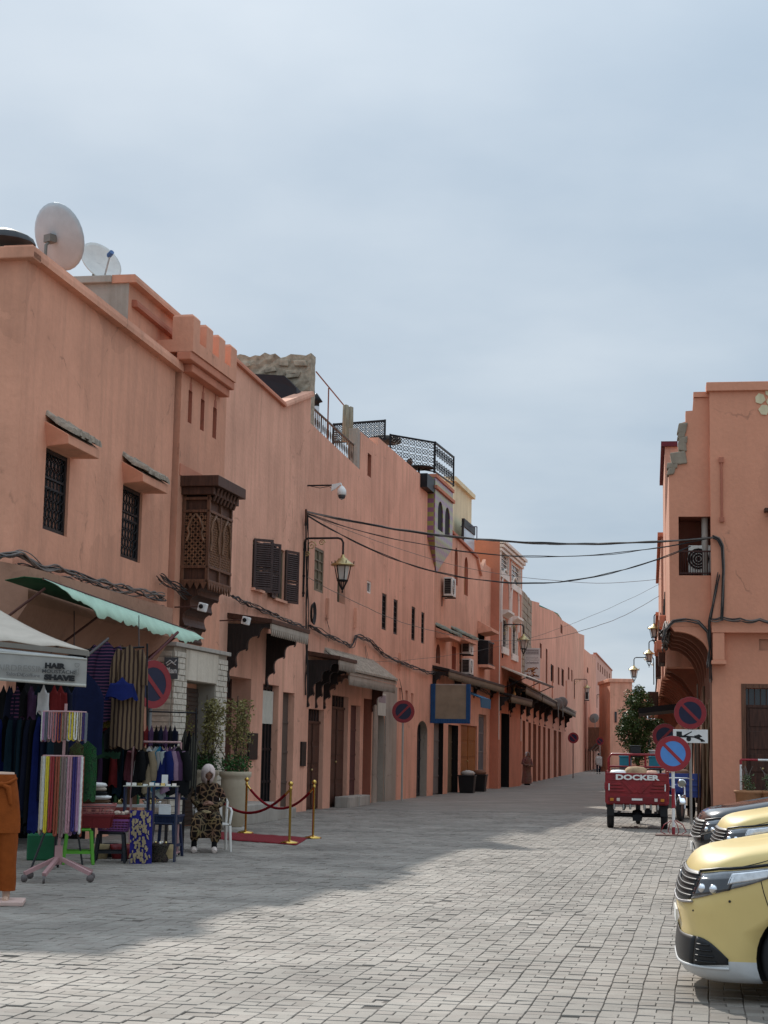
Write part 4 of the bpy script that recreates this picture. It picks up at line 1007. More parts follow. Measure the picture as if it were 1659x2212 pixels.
MB().bar((.03, cA, c1_), (.03, cB, c2_), .12, .12).bar((.03, cB, c2_), (.03, cC, c3_), .14, .3).build('coping', SALMON3, HC)
# stains of the shop canopies
canopy(HC, L.S(934, 1480), L.S(1060, 1500), L.Z(940, 1452, .0), .6, BLACKWOOD, BLACKWOOD, OLIVEWOOD, drop=.6, mids=2)
# cream roof house and glass balustrade behind
o = MB().box(-3.2, 0, 0, 5, 0, 3.4).box(-3.3, .15, -.15, 5.15, 3.4, 3.6).build('cream_roof_room', CREAM, None, L.W(-.7, L.S(978, 1100, -.7), c0 - .6), L.rz); tag(o, 'pale yellow roof room behind the parapet past the mosaic bay', 'roof room')
bl = wthing(L, 'glass_balustrade', 'dark framed glass balustrade along the roof edge past the mosaic bay', 'balustrade', -.3, L.S(1000, 1150, -.3), c0)
ln = L.S(1024, 1150, -.3) - L.S(1000, 1150, -.3)
MB().box(-.02, .02, 0, ln, .02, .9).build('pane', mat('pale_glass', (.45, .52, .58), .15), bl); MB().box(-.06, .06, 0, ln, .9, 1.25).box(-.05, .05, -.08, 0, 0, 1.0).build('rail_frame', BLACKWOOD, bl)
bt = cross_pt(1030, 1168, L.S(1030, 1200)); pg = MB().tube([bt, bt + Vector((0, 0, .62))], .025, 5).tube([bt + Vector((0, 0, .62)), bt + Vector((-1.0, 0, .62))], .025, 5).build('pipe_frame', mat('grey_violet_pipe', (.2, .19, .25), .6)); tag(pg, 'bent grey pipe frame on the roof before the white-trimmed house', 'pipe')

# ------------------------------------------------------------------ white-trimmed terracotta house (D)
dN = .38
HD = wthing(L, 'white_trimmed_house', 'dark terracotta house with white window surrounds and a white striped cornice', 'house')
DS, DE = L.S(1078, 1400, dN), L.S(1126, 1450, dN); zD = L.Z(1080, 1166, dN)
wd1 = op(L, 1081, 1188, 1097, 1232, dN, .12, 0, 1); wd2 = op(L, 1104, 1212, 1123, 1258, dN, .12, 0, 1)
wd3 = op(L, 1084, 1332, 1096, 1397, dN, .12, .5, 1); wd4 = op(L, 1105, 1345, 1116, 1412, dN, .12, .5, 1)
z12 = [wd1[2], wd1[3]]
gfd = op(L, 1082, 1540, 1100, None, dN, .5, 0, 2)
mb = MB(); facade(mb, [(DS, zD), (DE, zD)], [wd1, wd2, wd3, wd4, gfd], x=dN); shell(mb, DS, DE, zD, 9, x=dN, roof=zD - .3)
mb.build('wall', [TERRA, WHITE_P, DARK], HD)
for q in (wd1, wd2, wd3, wd4):
    w_ = grille_window(HD, q, dN - .08, WHITE_P, mode='cross' if q in (wd1, wd2) else 'bars')
    f = MB(); t = .14
    f.box(dN + .002, dN + .05, q[0] - t, q[0], q[2] - t, q[3]).box(dN + .002, dN + .05, q[1], q[1] + t, q[2] - t, q[3]).box(dN + .002, dN + .08, q[0] - t, q[1] + t, q[2] - .3, q[2]).build('window_surround', WHITE_P, HD)
for q in (wd3, wd4):   # horseshoe mouldings and hood
    c = (q[0] + q[1]) / 2; r_ = (q[1] - q[0]) * .75
    MB().tube([(dN + .03, c - r_, q[3] - .3)] + [(dN + .03, c - r_ * math.cos(k * math.pi / 10) * (1.1 if 2 < k < 8 else 1), q[3] + .9 + r_ * 1.0 * math.sin(k * math.pi / 10)) for k in range(11)] + [(dN + .03, c + r_, q[3] - .3)], .06, 5).build('arch_moulding', WHITE_P, HD)
    MB().add([(dN + .002, q[0] - .1, q[3] + .05), (dN + .32, q[0] - .1, q[3] + .22), (dN + .32, q[1] + .1, q[3] + .22), (dN + .002, q[1] + .1, q[3] + .05), (dN + .002, q[0] - .1, q[3] + .34), (dN + .32, q[0] - .1, q[3] + .32), (dN + .32, q[1] + .1, q[3] + .32), (dN + .002, q[1] + .1, q[3] + .34)], [(0, 3, 2, 1), (4, 5, 6, 7), (0, 1, 5, 4), (1, 2, 6, 5), (2, 3, 7, 6)]).build('window_hood', WHITE_P, HD)
for k in range(3): MB().box(dN + .002, dN + .10 + .09 * k, DS - .02, DE + .1, zD - .5 + .17 * k, zD - .5 + .17 * k + .13).build('cornice_band', WHITE_P, HD)
for y_ in (DS + .02, DE - .1): MB().box(dN + .002, dN + .03, y_, y_ + .09, 2.2, zD - .5).build('corner_strip', WHITE_P, HD)
simple_door(HD, gfd, BLACKWOOD, dN - .45)
canopy(HD, DS + .1, DE - .1, L.Z(1080, 1505, dN), .55, BLACKWOOD, BLACKWOOD, OLIVEWOOD, drop=.8, x=dN, mids=1)

# ------------------------------------------------------------------ far left row on the bent street line
def far_house(name, label, x0, x1, tops, wins=(), doors=(), m=SALMON4, depth=8, n=0.0, trim=None, rails=()):
    th = wthing(FL, name, label, 'house')
    a, b = FL.S(x0, 1600, n), FL.S(x1, 1600, n)
    pr = [(max(a, min(b, FL.S(x, y, n))), FL.Z(x, y, n)) for x, y in tops]; pr[0] = (a, pr[0][1]); pr[-1] = (b, pr[-1][1])
    for i in range(1, len(pr)): pr[i] = (max(pr[i][0], pr[i - 1][0]), pr[i][1])
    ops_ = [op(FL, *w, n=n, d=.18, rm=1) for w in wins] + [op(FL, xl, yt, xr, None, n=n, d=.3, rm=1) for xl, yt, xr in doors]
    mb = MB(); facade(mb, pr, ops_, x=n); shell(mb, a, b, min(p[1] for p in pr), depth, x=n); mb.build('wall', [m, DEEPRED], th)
    for w, q in zip(wins, ops_): grille_window(th, q, n - .12, BLACKWOOD, mode='none')
    for k, q in enumerate(ops_[len(wins):]):
        (panel_door if (q[1] - q[0]) > 1.0 else simple_door)(th, q, (DOORWOOD, BLACKWOOD, OLIVEWOOD, DOORWOOD)[k % 4], n - .22)
    if trim: coping(FL, th, [pr[0], pr[-1]], n - .3, n + .12, .2, trim)
    return th, a, b, pr
dlist = [(1106, 1548, 1113), (1117, 1552, 1124), (1128.5, 1556, 1134), (1141, 1560, 1146.5), (1151, 1563, 1158), (1162, 1567, 1167.5), (1173, 1570, 1178), (1183, 1573, 1188), (1196, 1577, 1202), (1206, 1580, 1212)]
wE = [(1189.5, 1433, 1196, 1471), (1205, 1440, 1208.5, 1478), (1213, 1443, 1218, 1480), (1227, 1440, 1230, 1467), (1234, 1446, 1236.5, 1471), (1166, 1388, 1170, 1420), (1179, 1400, 1182.5, 1480), (1211, 1347, 1215, 1366)]
HE, eS, eE, eP = far_house('long_far_house', 'long plain salmon house in the distance with a curved stepping roofline', 1127, 1262,
    [(1127, 1290), (1128, 1291), (1165, 1302), (1165, 1310), (1195, 1320), (1215, 1340), (1235, 1352), (1245, 1360), (1250, 1368), (1262, 1372)], wE, [d for d in dlist if d[0] > 1127])
# bare block patch at its near end
pz0, pz1 = FL.Z(1130, 1470, .03), FL.Z(1130, 1290, .03); pa, pb = FL.S(1128, 1400, .03), FL.S(1148, 1400, .03)
BLK = mat('bare_block', (.33, .27, .20), .95, 0, .35, 5, .5, 20); k = 0; z = pz0 + .4
while z < pz1:
    y = pa + .02; 
    while y < pb - .5:
        w_ = U(.7, 1.2); MB().box(.002, U(.03, .07), y, min(pb, y + w_) - .04, z, z + .32).build('block', BLK, HE); y += w_
    z += .36
gz = FL.Z(1212, 1335); 
o = MB().prism([(0, 0, 0), (-2.2, 0, 1.0), (-2.2, 0, 0)], (0, 6, 0)).build('green_roof', mat('green_sheet', (.03, .18, .14), .5), None, FL.W(-.9, FL.S(1205, 1330, -.9), FL.Z(1205, 1325, -.9)), FL.rz); tag(o, 'small green sheet roof behind the long far house parapet', 'roof')
# canopies of the shuttered shops
cE_ = []
ya = FL.S(1133, 1560, .5)
for (xa, xb) in ((1130, 1165), (1167, 1200), (1202, 1240)):
    a, b = FL.S(xa, 1530, .7), FL.S(xb, 1530, .7)
    canopy(HE, a, b, FL.Z(1150, 1497, .7), .8, BLACKWOOD, BLACKWOOD, OLIVEWOOD, drop=1.3, mids=2, tiles=ROOFTILE, slope=.35)
for x_ in (1152, 1164, 1192, 1222, 1240):
    a = FL.S(x_, 1500); MB().box(.003, .07, a - .05, a + .05, FL.Z(x_, 1500 + 10), FL.Z(x_, 1470)).build('drain_pipe', TERRA, HE)
far_house('middle_far_house', 'salmon house with an air conditioner where the far street narrows', 1262.5, 1287, [(1262.5, 1402), (1287, 1422)], [(1268, 1440, 1271, 1452)], [(1264, 1618, 1266.5), (1269, 1618, 1271.5), (1274, 1620, 1276.5), (1280, 1622, 1283)])
HG, gS, gE, gP = far_house('pink_far_house', 'pale pink far house with a row of narrow slots under a red eave', 1287.2, 1322, [(1287, 1413), (1322, 1450)],
    [(1291 + i * 4.9, 1430 + i * 4.6, 1292.8 + i * 4.9, 1446 + i * 4.6) for i in range(6)], [(1300, 1628, 1302.5), (1306, 1630, 1308.5), (1312, 1632, 1314.5), (1317, 1633, 1319)], m=plaster('pink_far', (.66, .36, .28), seed=33, streak=.3), trim=REDTRIM)
# projecting upper storey on arched corbels at the far end
FH = wthing(FL, 'corbelled_house', 'far salmon house whose upper floor overhangs on a slatted soffit', 'house')
a, b = FL.S(1296, 1560, 1.2), FL.S(1338, 1560, 1.2)
MB().box(-.2, 2.2, a, b, FL.Z(1300, 1570, 1.5), FL.Z(1300, 1548, 1.5)).build('overhang', SALMON4, FH)
for k in range(9):
    yy = a + (b - a) * k / 9; zt_ = FL.Z(1300, 1570, 1.5)
    MB().prism([(.0, yy, zt_), (2.1, yy, zt_), (1.5, yy, zt_ - .9), (.0, yy, zt_ - 2.4)], (0, (b - a) / 14, 0)).build('soffit_beam', wood('soffit_wood', (.22, .10, .06)), FH)
# street end: houses closing the view
eY = 168.0
def end_house(name, label, x0, x1, yt, Y, m, steps=()):
    p, q = atY(x0, 1628, Y), atY(x1, 1628, Y); z_ = atY((x0 + x1) / 2, yt, Y).z; th = thing(name, label, 'house', (p.x, Y, 0))
    w = q.x - p.x; MB().box(0, w, 0, 8, -.1, z_).build('wall', m, th); MB().box(-.15, w + .15, -.15, 8.1, z_ + .001, z_ + .35).build('coping', m, th, bevel=.05)
    for k, (fx, fz, fw, fh) in enumerate(steps): MB().box(w * fx, w * (fx + fw), -.06, .02, z_ * fz, z_ * (fz + fh)).build('window', GLASSD, th)
    return th
end_house('end_house', 'flat-roofed orange house closing the street beside the tree', 1318, 1366, 1474, 160, SALMON3, ((.2, .55, .1, .12), (.6, .55, .1, .12)))
end_house('end_house', 'lower orange house partly hidden behind the street tree', 1364, 1398, 1505, 170, SALMON2, ((.3, .5, .12, .14),))
end_house('end_house', 'farthest pale house glimpsed right of the street tree', 1385, 1432, 1560, 185, SALMON4, ((.3, .5, .12, .14),))

# ------------------------------------------------------------------ right row
R2 = Frame(R.o.x, R.o.y, 0); R2.rz = R.rz - math.pi / 2; R2.ex = -R.ey; R2.ey = R.ex.copy()
HR = wthing(R2, 'right_corner_house', 'tall terracotta house at right with a broken stepped parapet and recessed balcony', 'house')
zRt = R2.Z(1545, 846); zLint = R2.Z(1560, 1366)
yRL = R2.S(1446, 1200, -.25)
MB_ = MB()
facade(MB_, [(0, zRt), (13, zRt)], [], z0=zLint, x=0, top_th=.35)
MB_.poly([(0, 0, zLint), (0, 13, zLint), (-.35, 13, zLint), (-.35, 0, zLint)]).poly([(0, 0, zLint), (-.35, 0, zLint), (-.35, 0, zRt), (0, 0, zRt)])
dr = op(R2, 1602, 1477, 1690, None, -.3, .25)
lo_ops = [dr, op(R2, 1640, 1381, 1675, 1405, -.3, .2, 0, 1)]
facade(MB_, [(0, zLint + .05), (13, zLint + .05)], lo_ops, x=-.3, top_th=.1)
MB_.poly([(-.3, 0, 0), (-.3, 0, zLint), (-13, 0, zLint), (-13, 0, 0)], 0)
MB_.poly([(-.3, 13, 0), (-13, 13, 0), (-13, 13, zRt), (0, 13, zRt), (0, 13, zLint), (-.3, 13, zLint)], 0).poly([(-13, 0, 0), (-13, 0, zRt), (-13, 13, zRt), (-13, 13, 0)], 0).poly([(-.35, 0, zRt - .6), (-.35, 13, zRt - .6), (-13, 13, zRt - .6), (-13, 0, zRt - .6)], 0)
MB_.build('wall', [RPLASTER, DARK], HR)
MB().box(-.5, .10, -.08, 13, zRt + .001, zRt + .24).build('coping', RPLASTER, HR, bevel=.015)
# broken left part of the upper floor
out = [(1446, 1008), (1456, 1000), (1457, 983), (1471, 976), (1469, 945), (1473, 913), (1481, 911), (1481, 888), (1496, 887), (1498, 860), (1539, 858)]
pr = [R2.hit(x, y, -.25) for x, y in out]; pr[0] = (yRL, pr[0][1]); pr[-1] = (-.002, pr[-1][1])
for i in range(1, len(pr)): pr[i] = (max(pr[i][0], pr[i - 1][0]), pr[i][1])
bal = op(R2, 1466, 1116, 1537, 1243, -.25, 1.1, 0, 1)
zOv = R2.Z(1446, 1352, -.25)
mb = MB(); facade(mb, pr, [bal], z0=zOv, x=-.25, top_th=.4)
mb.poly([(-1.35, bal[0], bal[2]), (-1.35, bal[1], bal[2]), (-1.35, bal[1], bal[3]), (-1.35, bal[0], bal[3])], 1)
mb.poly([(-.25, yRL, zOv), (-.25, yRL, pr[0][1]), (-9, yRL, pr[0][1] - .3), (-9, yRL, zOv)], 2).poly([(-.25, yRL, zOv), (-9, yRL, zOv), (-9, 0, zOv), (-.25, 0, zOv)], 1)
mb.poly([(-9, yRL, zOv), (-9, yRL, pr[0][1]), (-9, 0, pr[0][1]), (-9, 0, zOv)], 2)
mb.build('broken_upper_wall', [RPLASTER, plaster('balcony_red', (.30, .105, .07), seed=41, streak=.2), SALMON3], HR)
MB().box(-.6, -.2, R2.S(1498, 870, -.25), -.005, pr[-1][1], pr[-1][1] + .14).build('coping', RPLASTER, HR)
for (x_, y_, a, b) in ((1474, 925, .12, .14), (1472, 940, .10, .09), (1475, 952, .12, .10), (1474, 965, .11, .12), (1466, 990, .2, .17), (1452, 1006, .14, .08), (1450, 1018, .1, .1)):
    t, z_ = R2.hit(x_, y_, -.25); MB().obox((-.38, t, z_), (.19, 0, 0), (0, a * 1.0, U(-.04, .04)), (0, U(-.03, .03), b)).build('rubble_stone', RUBBLE, HR, bevel=.03)
ri = MB(); 
for k in range(13): yy = bal[0] + .05 + (bal[1] - bal[0] - .1) * k / 12; ri.tube([(-.3, yy, bal[2]), (-.3, yy, bal[2] + .62)], .01, 4)
ri.box(-.32, -.28, bal[0], bal[1], bal[2] + .62, bal[2] + .66).box(-.32, -.28, bal[0], bal[1], bal[2] + .05, bal[2] + .08); ri.build('balcony_railing', mat('brown_iron', (.06, .02, .015), .6), HR)
MB().tube([(-.5, bal[1] - .16, bal[2]), (-.5, bal[1] - .16, bal[3])], .09, 8).build('balcony_pipe', CONCRETE, HR)
# lintel beam, pilaster, cornice strip at the corner
MB().box(-.3, -.02, .02, .32, zLint - .72, zLint - .001).box(-.3, .0, -.02, .36, zLint - .82, zLint - .72).build('pilaster_bracket', RPLASTER, HR, bevel=.015)
# corbelled arches carrying the overhang along the street
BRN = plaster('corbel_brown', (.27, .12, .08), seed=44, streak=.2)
wO = -yRL
def corbel(yb, thk, m, drop=1.25, name='arched_corbel'):
    pts = [(yb, -.002, zOv - .003), (yb, yRL + .02, zOv - .003)]
    for k in range(13):
        a = k / 12 * math.pi / 2; pts.append((yb, yRL + .12 + (wO - .2) * math.sin(a), zOv - .14 - (drop - .14) * (1 - math.cos(a))))
    pts.append((yb, -.002, zOv - drop - .25))
    return MB().prism(pts, (-thk, 0, 0)).build(name, m, HR)
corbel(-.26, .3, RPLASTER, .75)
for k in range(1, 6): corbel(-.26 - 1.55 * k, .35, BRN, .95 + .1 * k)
# brown door, frame, transom
panel_door(HR, (dr[0] + .12, dr[1], dr[2], dr[3] - .12), DOORWOOD, -.45, 1, 5, transom=.45)
f = MB(); f.box(-.5, -.28, dr[0], dr[0] + .11, 0, dr[3]).box(-.5, -.28, dr[0] + .11, dr[1], dr[3] - .11, dr[3]).build('door_frame', MIDWOOD, HR)
MB().box(-.28, -.02, 0.0, 13, zLint + .0, zLint + .002) 
a, z_ = R2.hit(1558, 1000, 0); zb_ = R2.Z(1555, 1118, 0)
MB().tube([(.05, a, z_), (.05, a, zb_)], .03, 6).box(.002, .09, a - .06, a + .06, z_, z_ + .14).box(.002, .09, a - .06, a + .06, zb_ - .12, zb_).build('conduit', REDTRIM, HR)
t, z_ = R2.hit(1650, 868, 0)
for k in range(5):
    an = math.pi * (.5 + k * .4); c = (t + .16 + .27 * math.cos(an), z_ + .27 * math.sin(an))
    MB().prism([(.002, c[0] + .15 * math.cos(j * math.pi / 3 + an) * (1 if j % 2 else .85), c[1] + .15 * math.sin(j * math.pi / 3 + an)) for j in range(6)], (.03, 0, 0)).build('flower_tile', CREAM, HR)
MB().prism([(.002, t + .16 + .1 * math.cos(j * math.pi / 4), z_ + .1 * math.sin(j * math.pi / 4)) for j in range(8)], (.035, 0, 0)).build('flower_tile', CREAM, HR)
t, z_ = R2.hit(1650, 1101, 0); MB().box(.002, .35, t, t + 1.2, z_ - .08, z_).build('window_hood', DKWOOD, HR)
# ground floor flank under the overhang
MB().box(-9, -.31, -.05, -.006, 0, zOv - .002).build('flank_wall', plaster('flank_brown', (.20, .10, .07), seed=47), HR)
# poles and reed bundles leaning in the passage
for k in range(16):
    t0 = U(-.62, -.05); y0_ = -U(.4, 3.0); h_ = U(2.2, 3.6)
    pts = [R2.W(y0_, t0, 0), R2.W(y0_ + U(-.05, .05), t0 + U(-.05, .12), h_)]
    o = MB().tube(pts, U(.018, .04), 6).build('leaning_pole', wood('reed_%d' % (k % 3), ((.20, .12, .07), (.10, .055, .035), (.28, .19, .11))[k % 3]))
    tag(o, 'one of the thin wooden poles leaning upright beside the blue tricycle', 'pole', 'poles leaning in the passage')
# further houses of the right row: sunlit street faces seen almost edge on
def right_house(name, label, y0, y1, x_, yt, m, bays=(), eave=None):
    th = wthing(R, name, label, 'house', 0, 0, 0)
    z_ = R.hit_t(1440, yt, y0)[1]
    mb = MB(); mb.box(x_, x_ + 7, y0, y1, zOv - .6, z_).box(x_ + 1.1, x_ + 7, y0 + .01, y1, -.1, zOv - .6); mb.build('wall', m, th)
    if eave: MB().box(x_ - .12, x_ + .4, y0 - .1, y1, z_ + .001, z_ + .16).build('eave', eave, th)
    for (a, b, za, zb, pj, mm) in bays: MB().box(x_ - pj, x_ - .001, y0 + a, y0 + b, za, zb).build('balcony_box', mm, th, bevel=.03)
    k = y0 + 1.2
    while k < y1 - 1:
        MB().prism([(x_ + 1.1, k, zOv - .6), (x_ + .02, k, zOv - .6), (x_ + .5, k, zOv - .9), (x_ + 1.08, k, zOv - 1.7)], (0, .3, 0)).build('corbel', BRN, th)
        MB().box(x_ + 1.06, x_ + 1.099, k + .5, k + 1.6, 0, 2.3).build('door', (DOORWOOD, BLACKWOOD)[int(k) % 2], th)
        MB().box(x_ - .03, x_ - .001, k + .3, k + 1.1, zOv + .5, zOv + 1.9).build('window', BLACKWOOD, th)
        k += 2.6
    return th
MB_r = mat('maroon_trim', (.14, .02, .03), .7)
right_house('right_far_house', 'sunlit narrow house face with a dark red corner strip behind the broken wall', 9.2, 17, R.hit_t(1437, 1100, 9.2)[0], 965, SALMON3, ((.2, 1.0, 5.6, 6.0, .2, TERRA), (.2, 1.4, 4.9, 5.2, .3, TERRA), (2.0, 4.5, 4.6, 6.0, .22, DKWOOD)), MB_r)
right_house('right_far_house', 'second sunlit house face of the right row with wooden balconies', 17.2, 34, R.hit_t(1428, 1200, 17.2)[0], 1160, SALMON4, ((.3, 2.5, 5.3, 5.7, .25, TERRA), (4, 6, 4.6, 5.6, .2, DKWOOD)), TERRA)
right_house('right_far_house', 'third and lower house face at the far end of the right row', 34.3, 62, R.hit_t(1422, 1350, 34.3)[0], 1330, SALMON3, ((2, 5, 3.6, 4.6, .5, DKWOOD), (12, 14, 3.6, 4.6, .5, TERRA)), TERRA)
right_house('right_far_house', 'last house of the right row beyond the wall lanterns', 62.5, 100, R.hit_t(1420, 1480, 62.5)[0], 1500, TERRA, (), TERRA)
# dark shop awning under the far overhang
o = MB().prism([(0, 0, 0), (-1.9, 0, -.25), (-1.9, 0, -.42), (0, 0, -.2)], (0, 4.5, 0)).build('shop_awning', mat('black_awning', (.012, .01, .01), .8), None, R.W(-.05, 10.5, 3.35), R.rz); tag(o, 'black flat shop awning under the right-hand overhang', 'awning')


# ------------------------------------------------------------------ lanterns on wall brackets
FROST = mat('frosted_lantern_glass', (.62, .58, .52), .25, 0, .05)
def lantern(name, label, base, rz, reach, sc=1.0, group='wall lanterns along the street'):
    """base: world point where the arm leaves the wall; local x = out"""
    th = thing(name, label, 'street lamp', base, rz, group)
    b = MB(); b.tube([(.03, 0, -1.55 * sc), (.03, 0, -.12), (.05, 0, -.04), (.12, 0, 0), (reach - .14, 0, 0), (reach - .05, 0, -.03), (reach, 0, -.12), (reach, 0, -.5 * sc)], .028, 7)
    for z_ in (-.3, -1.0, -1.45): b.box(0, .06, -.03, .03, z_ * sc - .03, z_ * sc + .03)
    b.build('bracket', IRON, th)
    s_ = MB(); 
    for (cx, cz, r0_) in ((.22, -.2, .13), (.5, -.12, .09), (.1, -.42, .08)):
        s_.tube([(cx + r0_ * (1 - k / 16) * math.cos(k * .7), 0, cz + r0_ * (1 - k / 16) * math.sin(k * .7)) for k in range(15)], .013, 4)
    s_.build('scroll', AGEDBRASS, th)
    z_ = -.5 * sc
    c = MB(); c.lathe([(.03, .06), (.05, .03), (.05, -.01), (.10, -.04), (.16, -.10), (.29, -.19), (.31, -.20), (.31, -.235), (.27, -.235)], (reach, 0, z_), 16); c.build('cap', AGEDBRASS, th)
    f = MB()
    for k in range(6):
        a = k * math.pi / 3; p0 = Vector((reach + .22 * math.cos(a), .22 * math.sin(a), z_ - .235)); p1 = Vector((reach + .14 * math.cos(a), .14 * math.sin(a), z_ - .62)); p2 = Vector((reach + .02 * math.cos(a), .02 * math.sin(a), z_ - .86))
        f.tube([p0, p1, p2], .013, 4); f.tube([(reach + .29 * math.cos(a), .29 * math.sin(a), z_ - .2), (reach + .3 * math.cos(a), .3 * math.sin(a), z_ - .12)], .012, 4)
    f.lathe([(.15, -.61), (.155, -.63), (.13, -.65), (.03, -.66)], (reach, 0, z_), 12)
    f.lathe([(.0, -.96), (.025, -.93), (.012, -.89), (.03, -.86), (.02, -.84)], (reach, 0, z_), 8)
    f.build('cage', IRON, th)
    MB().lathe([(.115, -.60), (.185, -.25)], (reach, 0, z_), 6, smooth=False).build('glass', FROST, th)
    return th
def lan_left(fr, x, y, reach, n, label):
    s_, z_ = fr.hit(x, y, n); return lantern('wall_lantern', label, fr.W(n, s_, z_), fr.rz, reach)
lan_left(L, 656, 1163, 1.08, 0, 'large brass-capped lantern hanging on the long salmon house')
lan_left(L, 1085, 1349, 1.0, dN, 'brass-capped lantern on the white-trimmed terracotta house')
lan_left(FL, 1240, 1467, 1.1, 0, 'lantern over the air conditioner on the long far house')
lan_left(FL, 1289, 1500, 1.1, 0, 'lantern on the pale pink far house')
lan_left(FL, 1322, 1518, 1.2, 0, 'farthest lantern of the left row beside the tree')
for (x, y, Y, rch, lb) in ((1413, 1352, 80, .8, 'upper lantern of the three on the right row'), (1402, 1407, 90, .9, 'middle lantern of the three on the right row'), (1369.5, 1442, 96, 1.15, 'lowest lantern of the three on the right row, against the sky')):
    p = atY(x, y, Y) - R.ex * (-rch); p.z += .58
    lantern('wall_lantern', lb, p, R.rz + math.pi, rch)
# ------------------------------------------------------------------ air conditioners
def aircon(label, base, rz, w=.8, h=.56, d=.30, vent=True, group='air conditioner units'):
    th = thing('air_conditioner', label, 'air conditioner', base, rz, group)
    MB().box(.08, .08 + d, 0, w, 0, h).build('case', OFFWHITE, th, bevel=.02)
    g_ = MB(); c = (w * .36, h * .5); r_ = h * .40
    for k in range(4): g_.tube([(.09 + d, c[0] + r_ * (k + 1) / 4 * math.cos(t * math.pi / 8), c[1] + r_ * (k + 1) / 4 * math.sin(t * math.pi / 8)) for t in range(17)], .008, 4, caps=False)
    g_.build('fan_guard', OFFWHITE, th); MB().lathe([(r_, 0), (r_, .005)], (.081 + d, c[0], c[1]), 16, axis=(1, 0, 0)).build('fan_opening', DARK, th)
    v = MB(); v.box(.12, d + .03, -.006, -.002, .08, h - .06, 0)
    for k in range(8): zz = .1 + (h - .18) * k / 8; v.box(.12, d + .03, -.014, -.004, zz, zz + .015, 1)
    v.build('side_vent', [DARK, CABLE2], th)
    MB().box(0, d + .1, .08, .11, -.05, -.005).box(0, d + .1, w - .11, w - .08, -.05, -.005).box(0, .03, .08, .11, -.4, -.05).build('bracket', IRON, th)
    return th
s_, z_ = L.hit(953, 1288, .05); aircon('lone air conditioner beside the mosaic bay', L.W(.0, s_ + .3, z_ + .05), L.rz, .85, .72, .34)
s_, z_ = L.hit(996, 1412, .05); aircon('upper of two stacked air conditioners under the tiled hoods', L.W(-.02, s_, z_), L.rz, .9, .64, .36)
s_, z_ = L.hit(996, 1456, .05); aircon('lower of two stacked air conditioners under the tiled hoods', L.W(-.02, s_, z_), L.rz, .9, .64, .36)
s_, z_ = FL.hit(1263, 1512, .05); aircon('far air conditioner under a lantern on the salmon row', FL.W(.0, s_, z_), FL.rz, 1.0, .8, .36)
s_, z_ = R2.hit(1487, 1240, -.7); aircon('air conditioner standing in the right house balcony', R2.W(-.85, s_, bal[2] + .1), R2.rz, .72, .72, .3)
# ------------------------------------------------------------------ cameras on arms
s_, z_ = L.hit(664, 1049)
dc = wthing(L, 'dome_camera', 'white dome security camera on a black arm high on the long house', 'security camera', 0, s_, z_)
MB().tube([(0, 0, 0), (.72, 0, 0)], .022, 6).tube([(.1, 0, -.02), (.35, 0, -.07), (.6, 0, -.03), (.7, 0, -.12), (.8, 0, -.05)], .008, 4).build('arm', IRON, dc)
MB().prism([(.66, -.03, -.16), (.74, -.03, -.12), (.92, -.03, .02), (.92, -.03, .06), (.68, -.03, .02)], (0, .06, 0)).tube([(.85, 0, .04), (.92, 0, .04), (.94, 0, -.02)], .02, 6).build('bracket', WHITE, dc)
MB().lathe([(.02, -.02), (.06, -.05), (.12, -.14), (.125, -.26), (.115, -.27), (.0, -.272)], (.95, 0, 0), 16).build('housing', WHITE, dc)
MB().ball((.95, 0, -.30), .095, 12).build('lens_ball', mat('smoked_white', (.5, .5, .5), .2), dc)
MB().lathe([(.1, -.27), (.105, -.30), (.08, -.36), (.0, -.4)], (.953, 0, 0), 14).build('dome', mat('dome_black', (.06, .06, .065), .1), dc)
for (x, y, rch, lb, fr, n) in ((365, 1312, .66, 'white box camera on an arm in front of the wooden oriel', L, 0), (468, 1341, .62, 'white box camera on an arm over the carved door canopy', L, 0)):
    s_, z_ = fr.hit(x, y, n); th = wthing(fr, 'box_camera', lb, 'security camera', n, s_, z_)
    MB().tube([(0, 0, 0), (rch, 0, .02)], .016, 6).box(0, .02, -.04, .04, -.05, .05).build('arm', mat('rust_arm', (.09, .04, .03), .6), th)
    MB().obox((rch + .06, -.02, .0), (.085, 0, -.02), (0, .07, 0), (.02, 0, .085)).build('housing', WHITE, th, bevel=.02); MB().lathe([(.045, 0), (.045, .03), (0, .031)], (rch + .05, -.09, .01), 10, axis=(0, -1, 0)).build('lens', DARK, th)
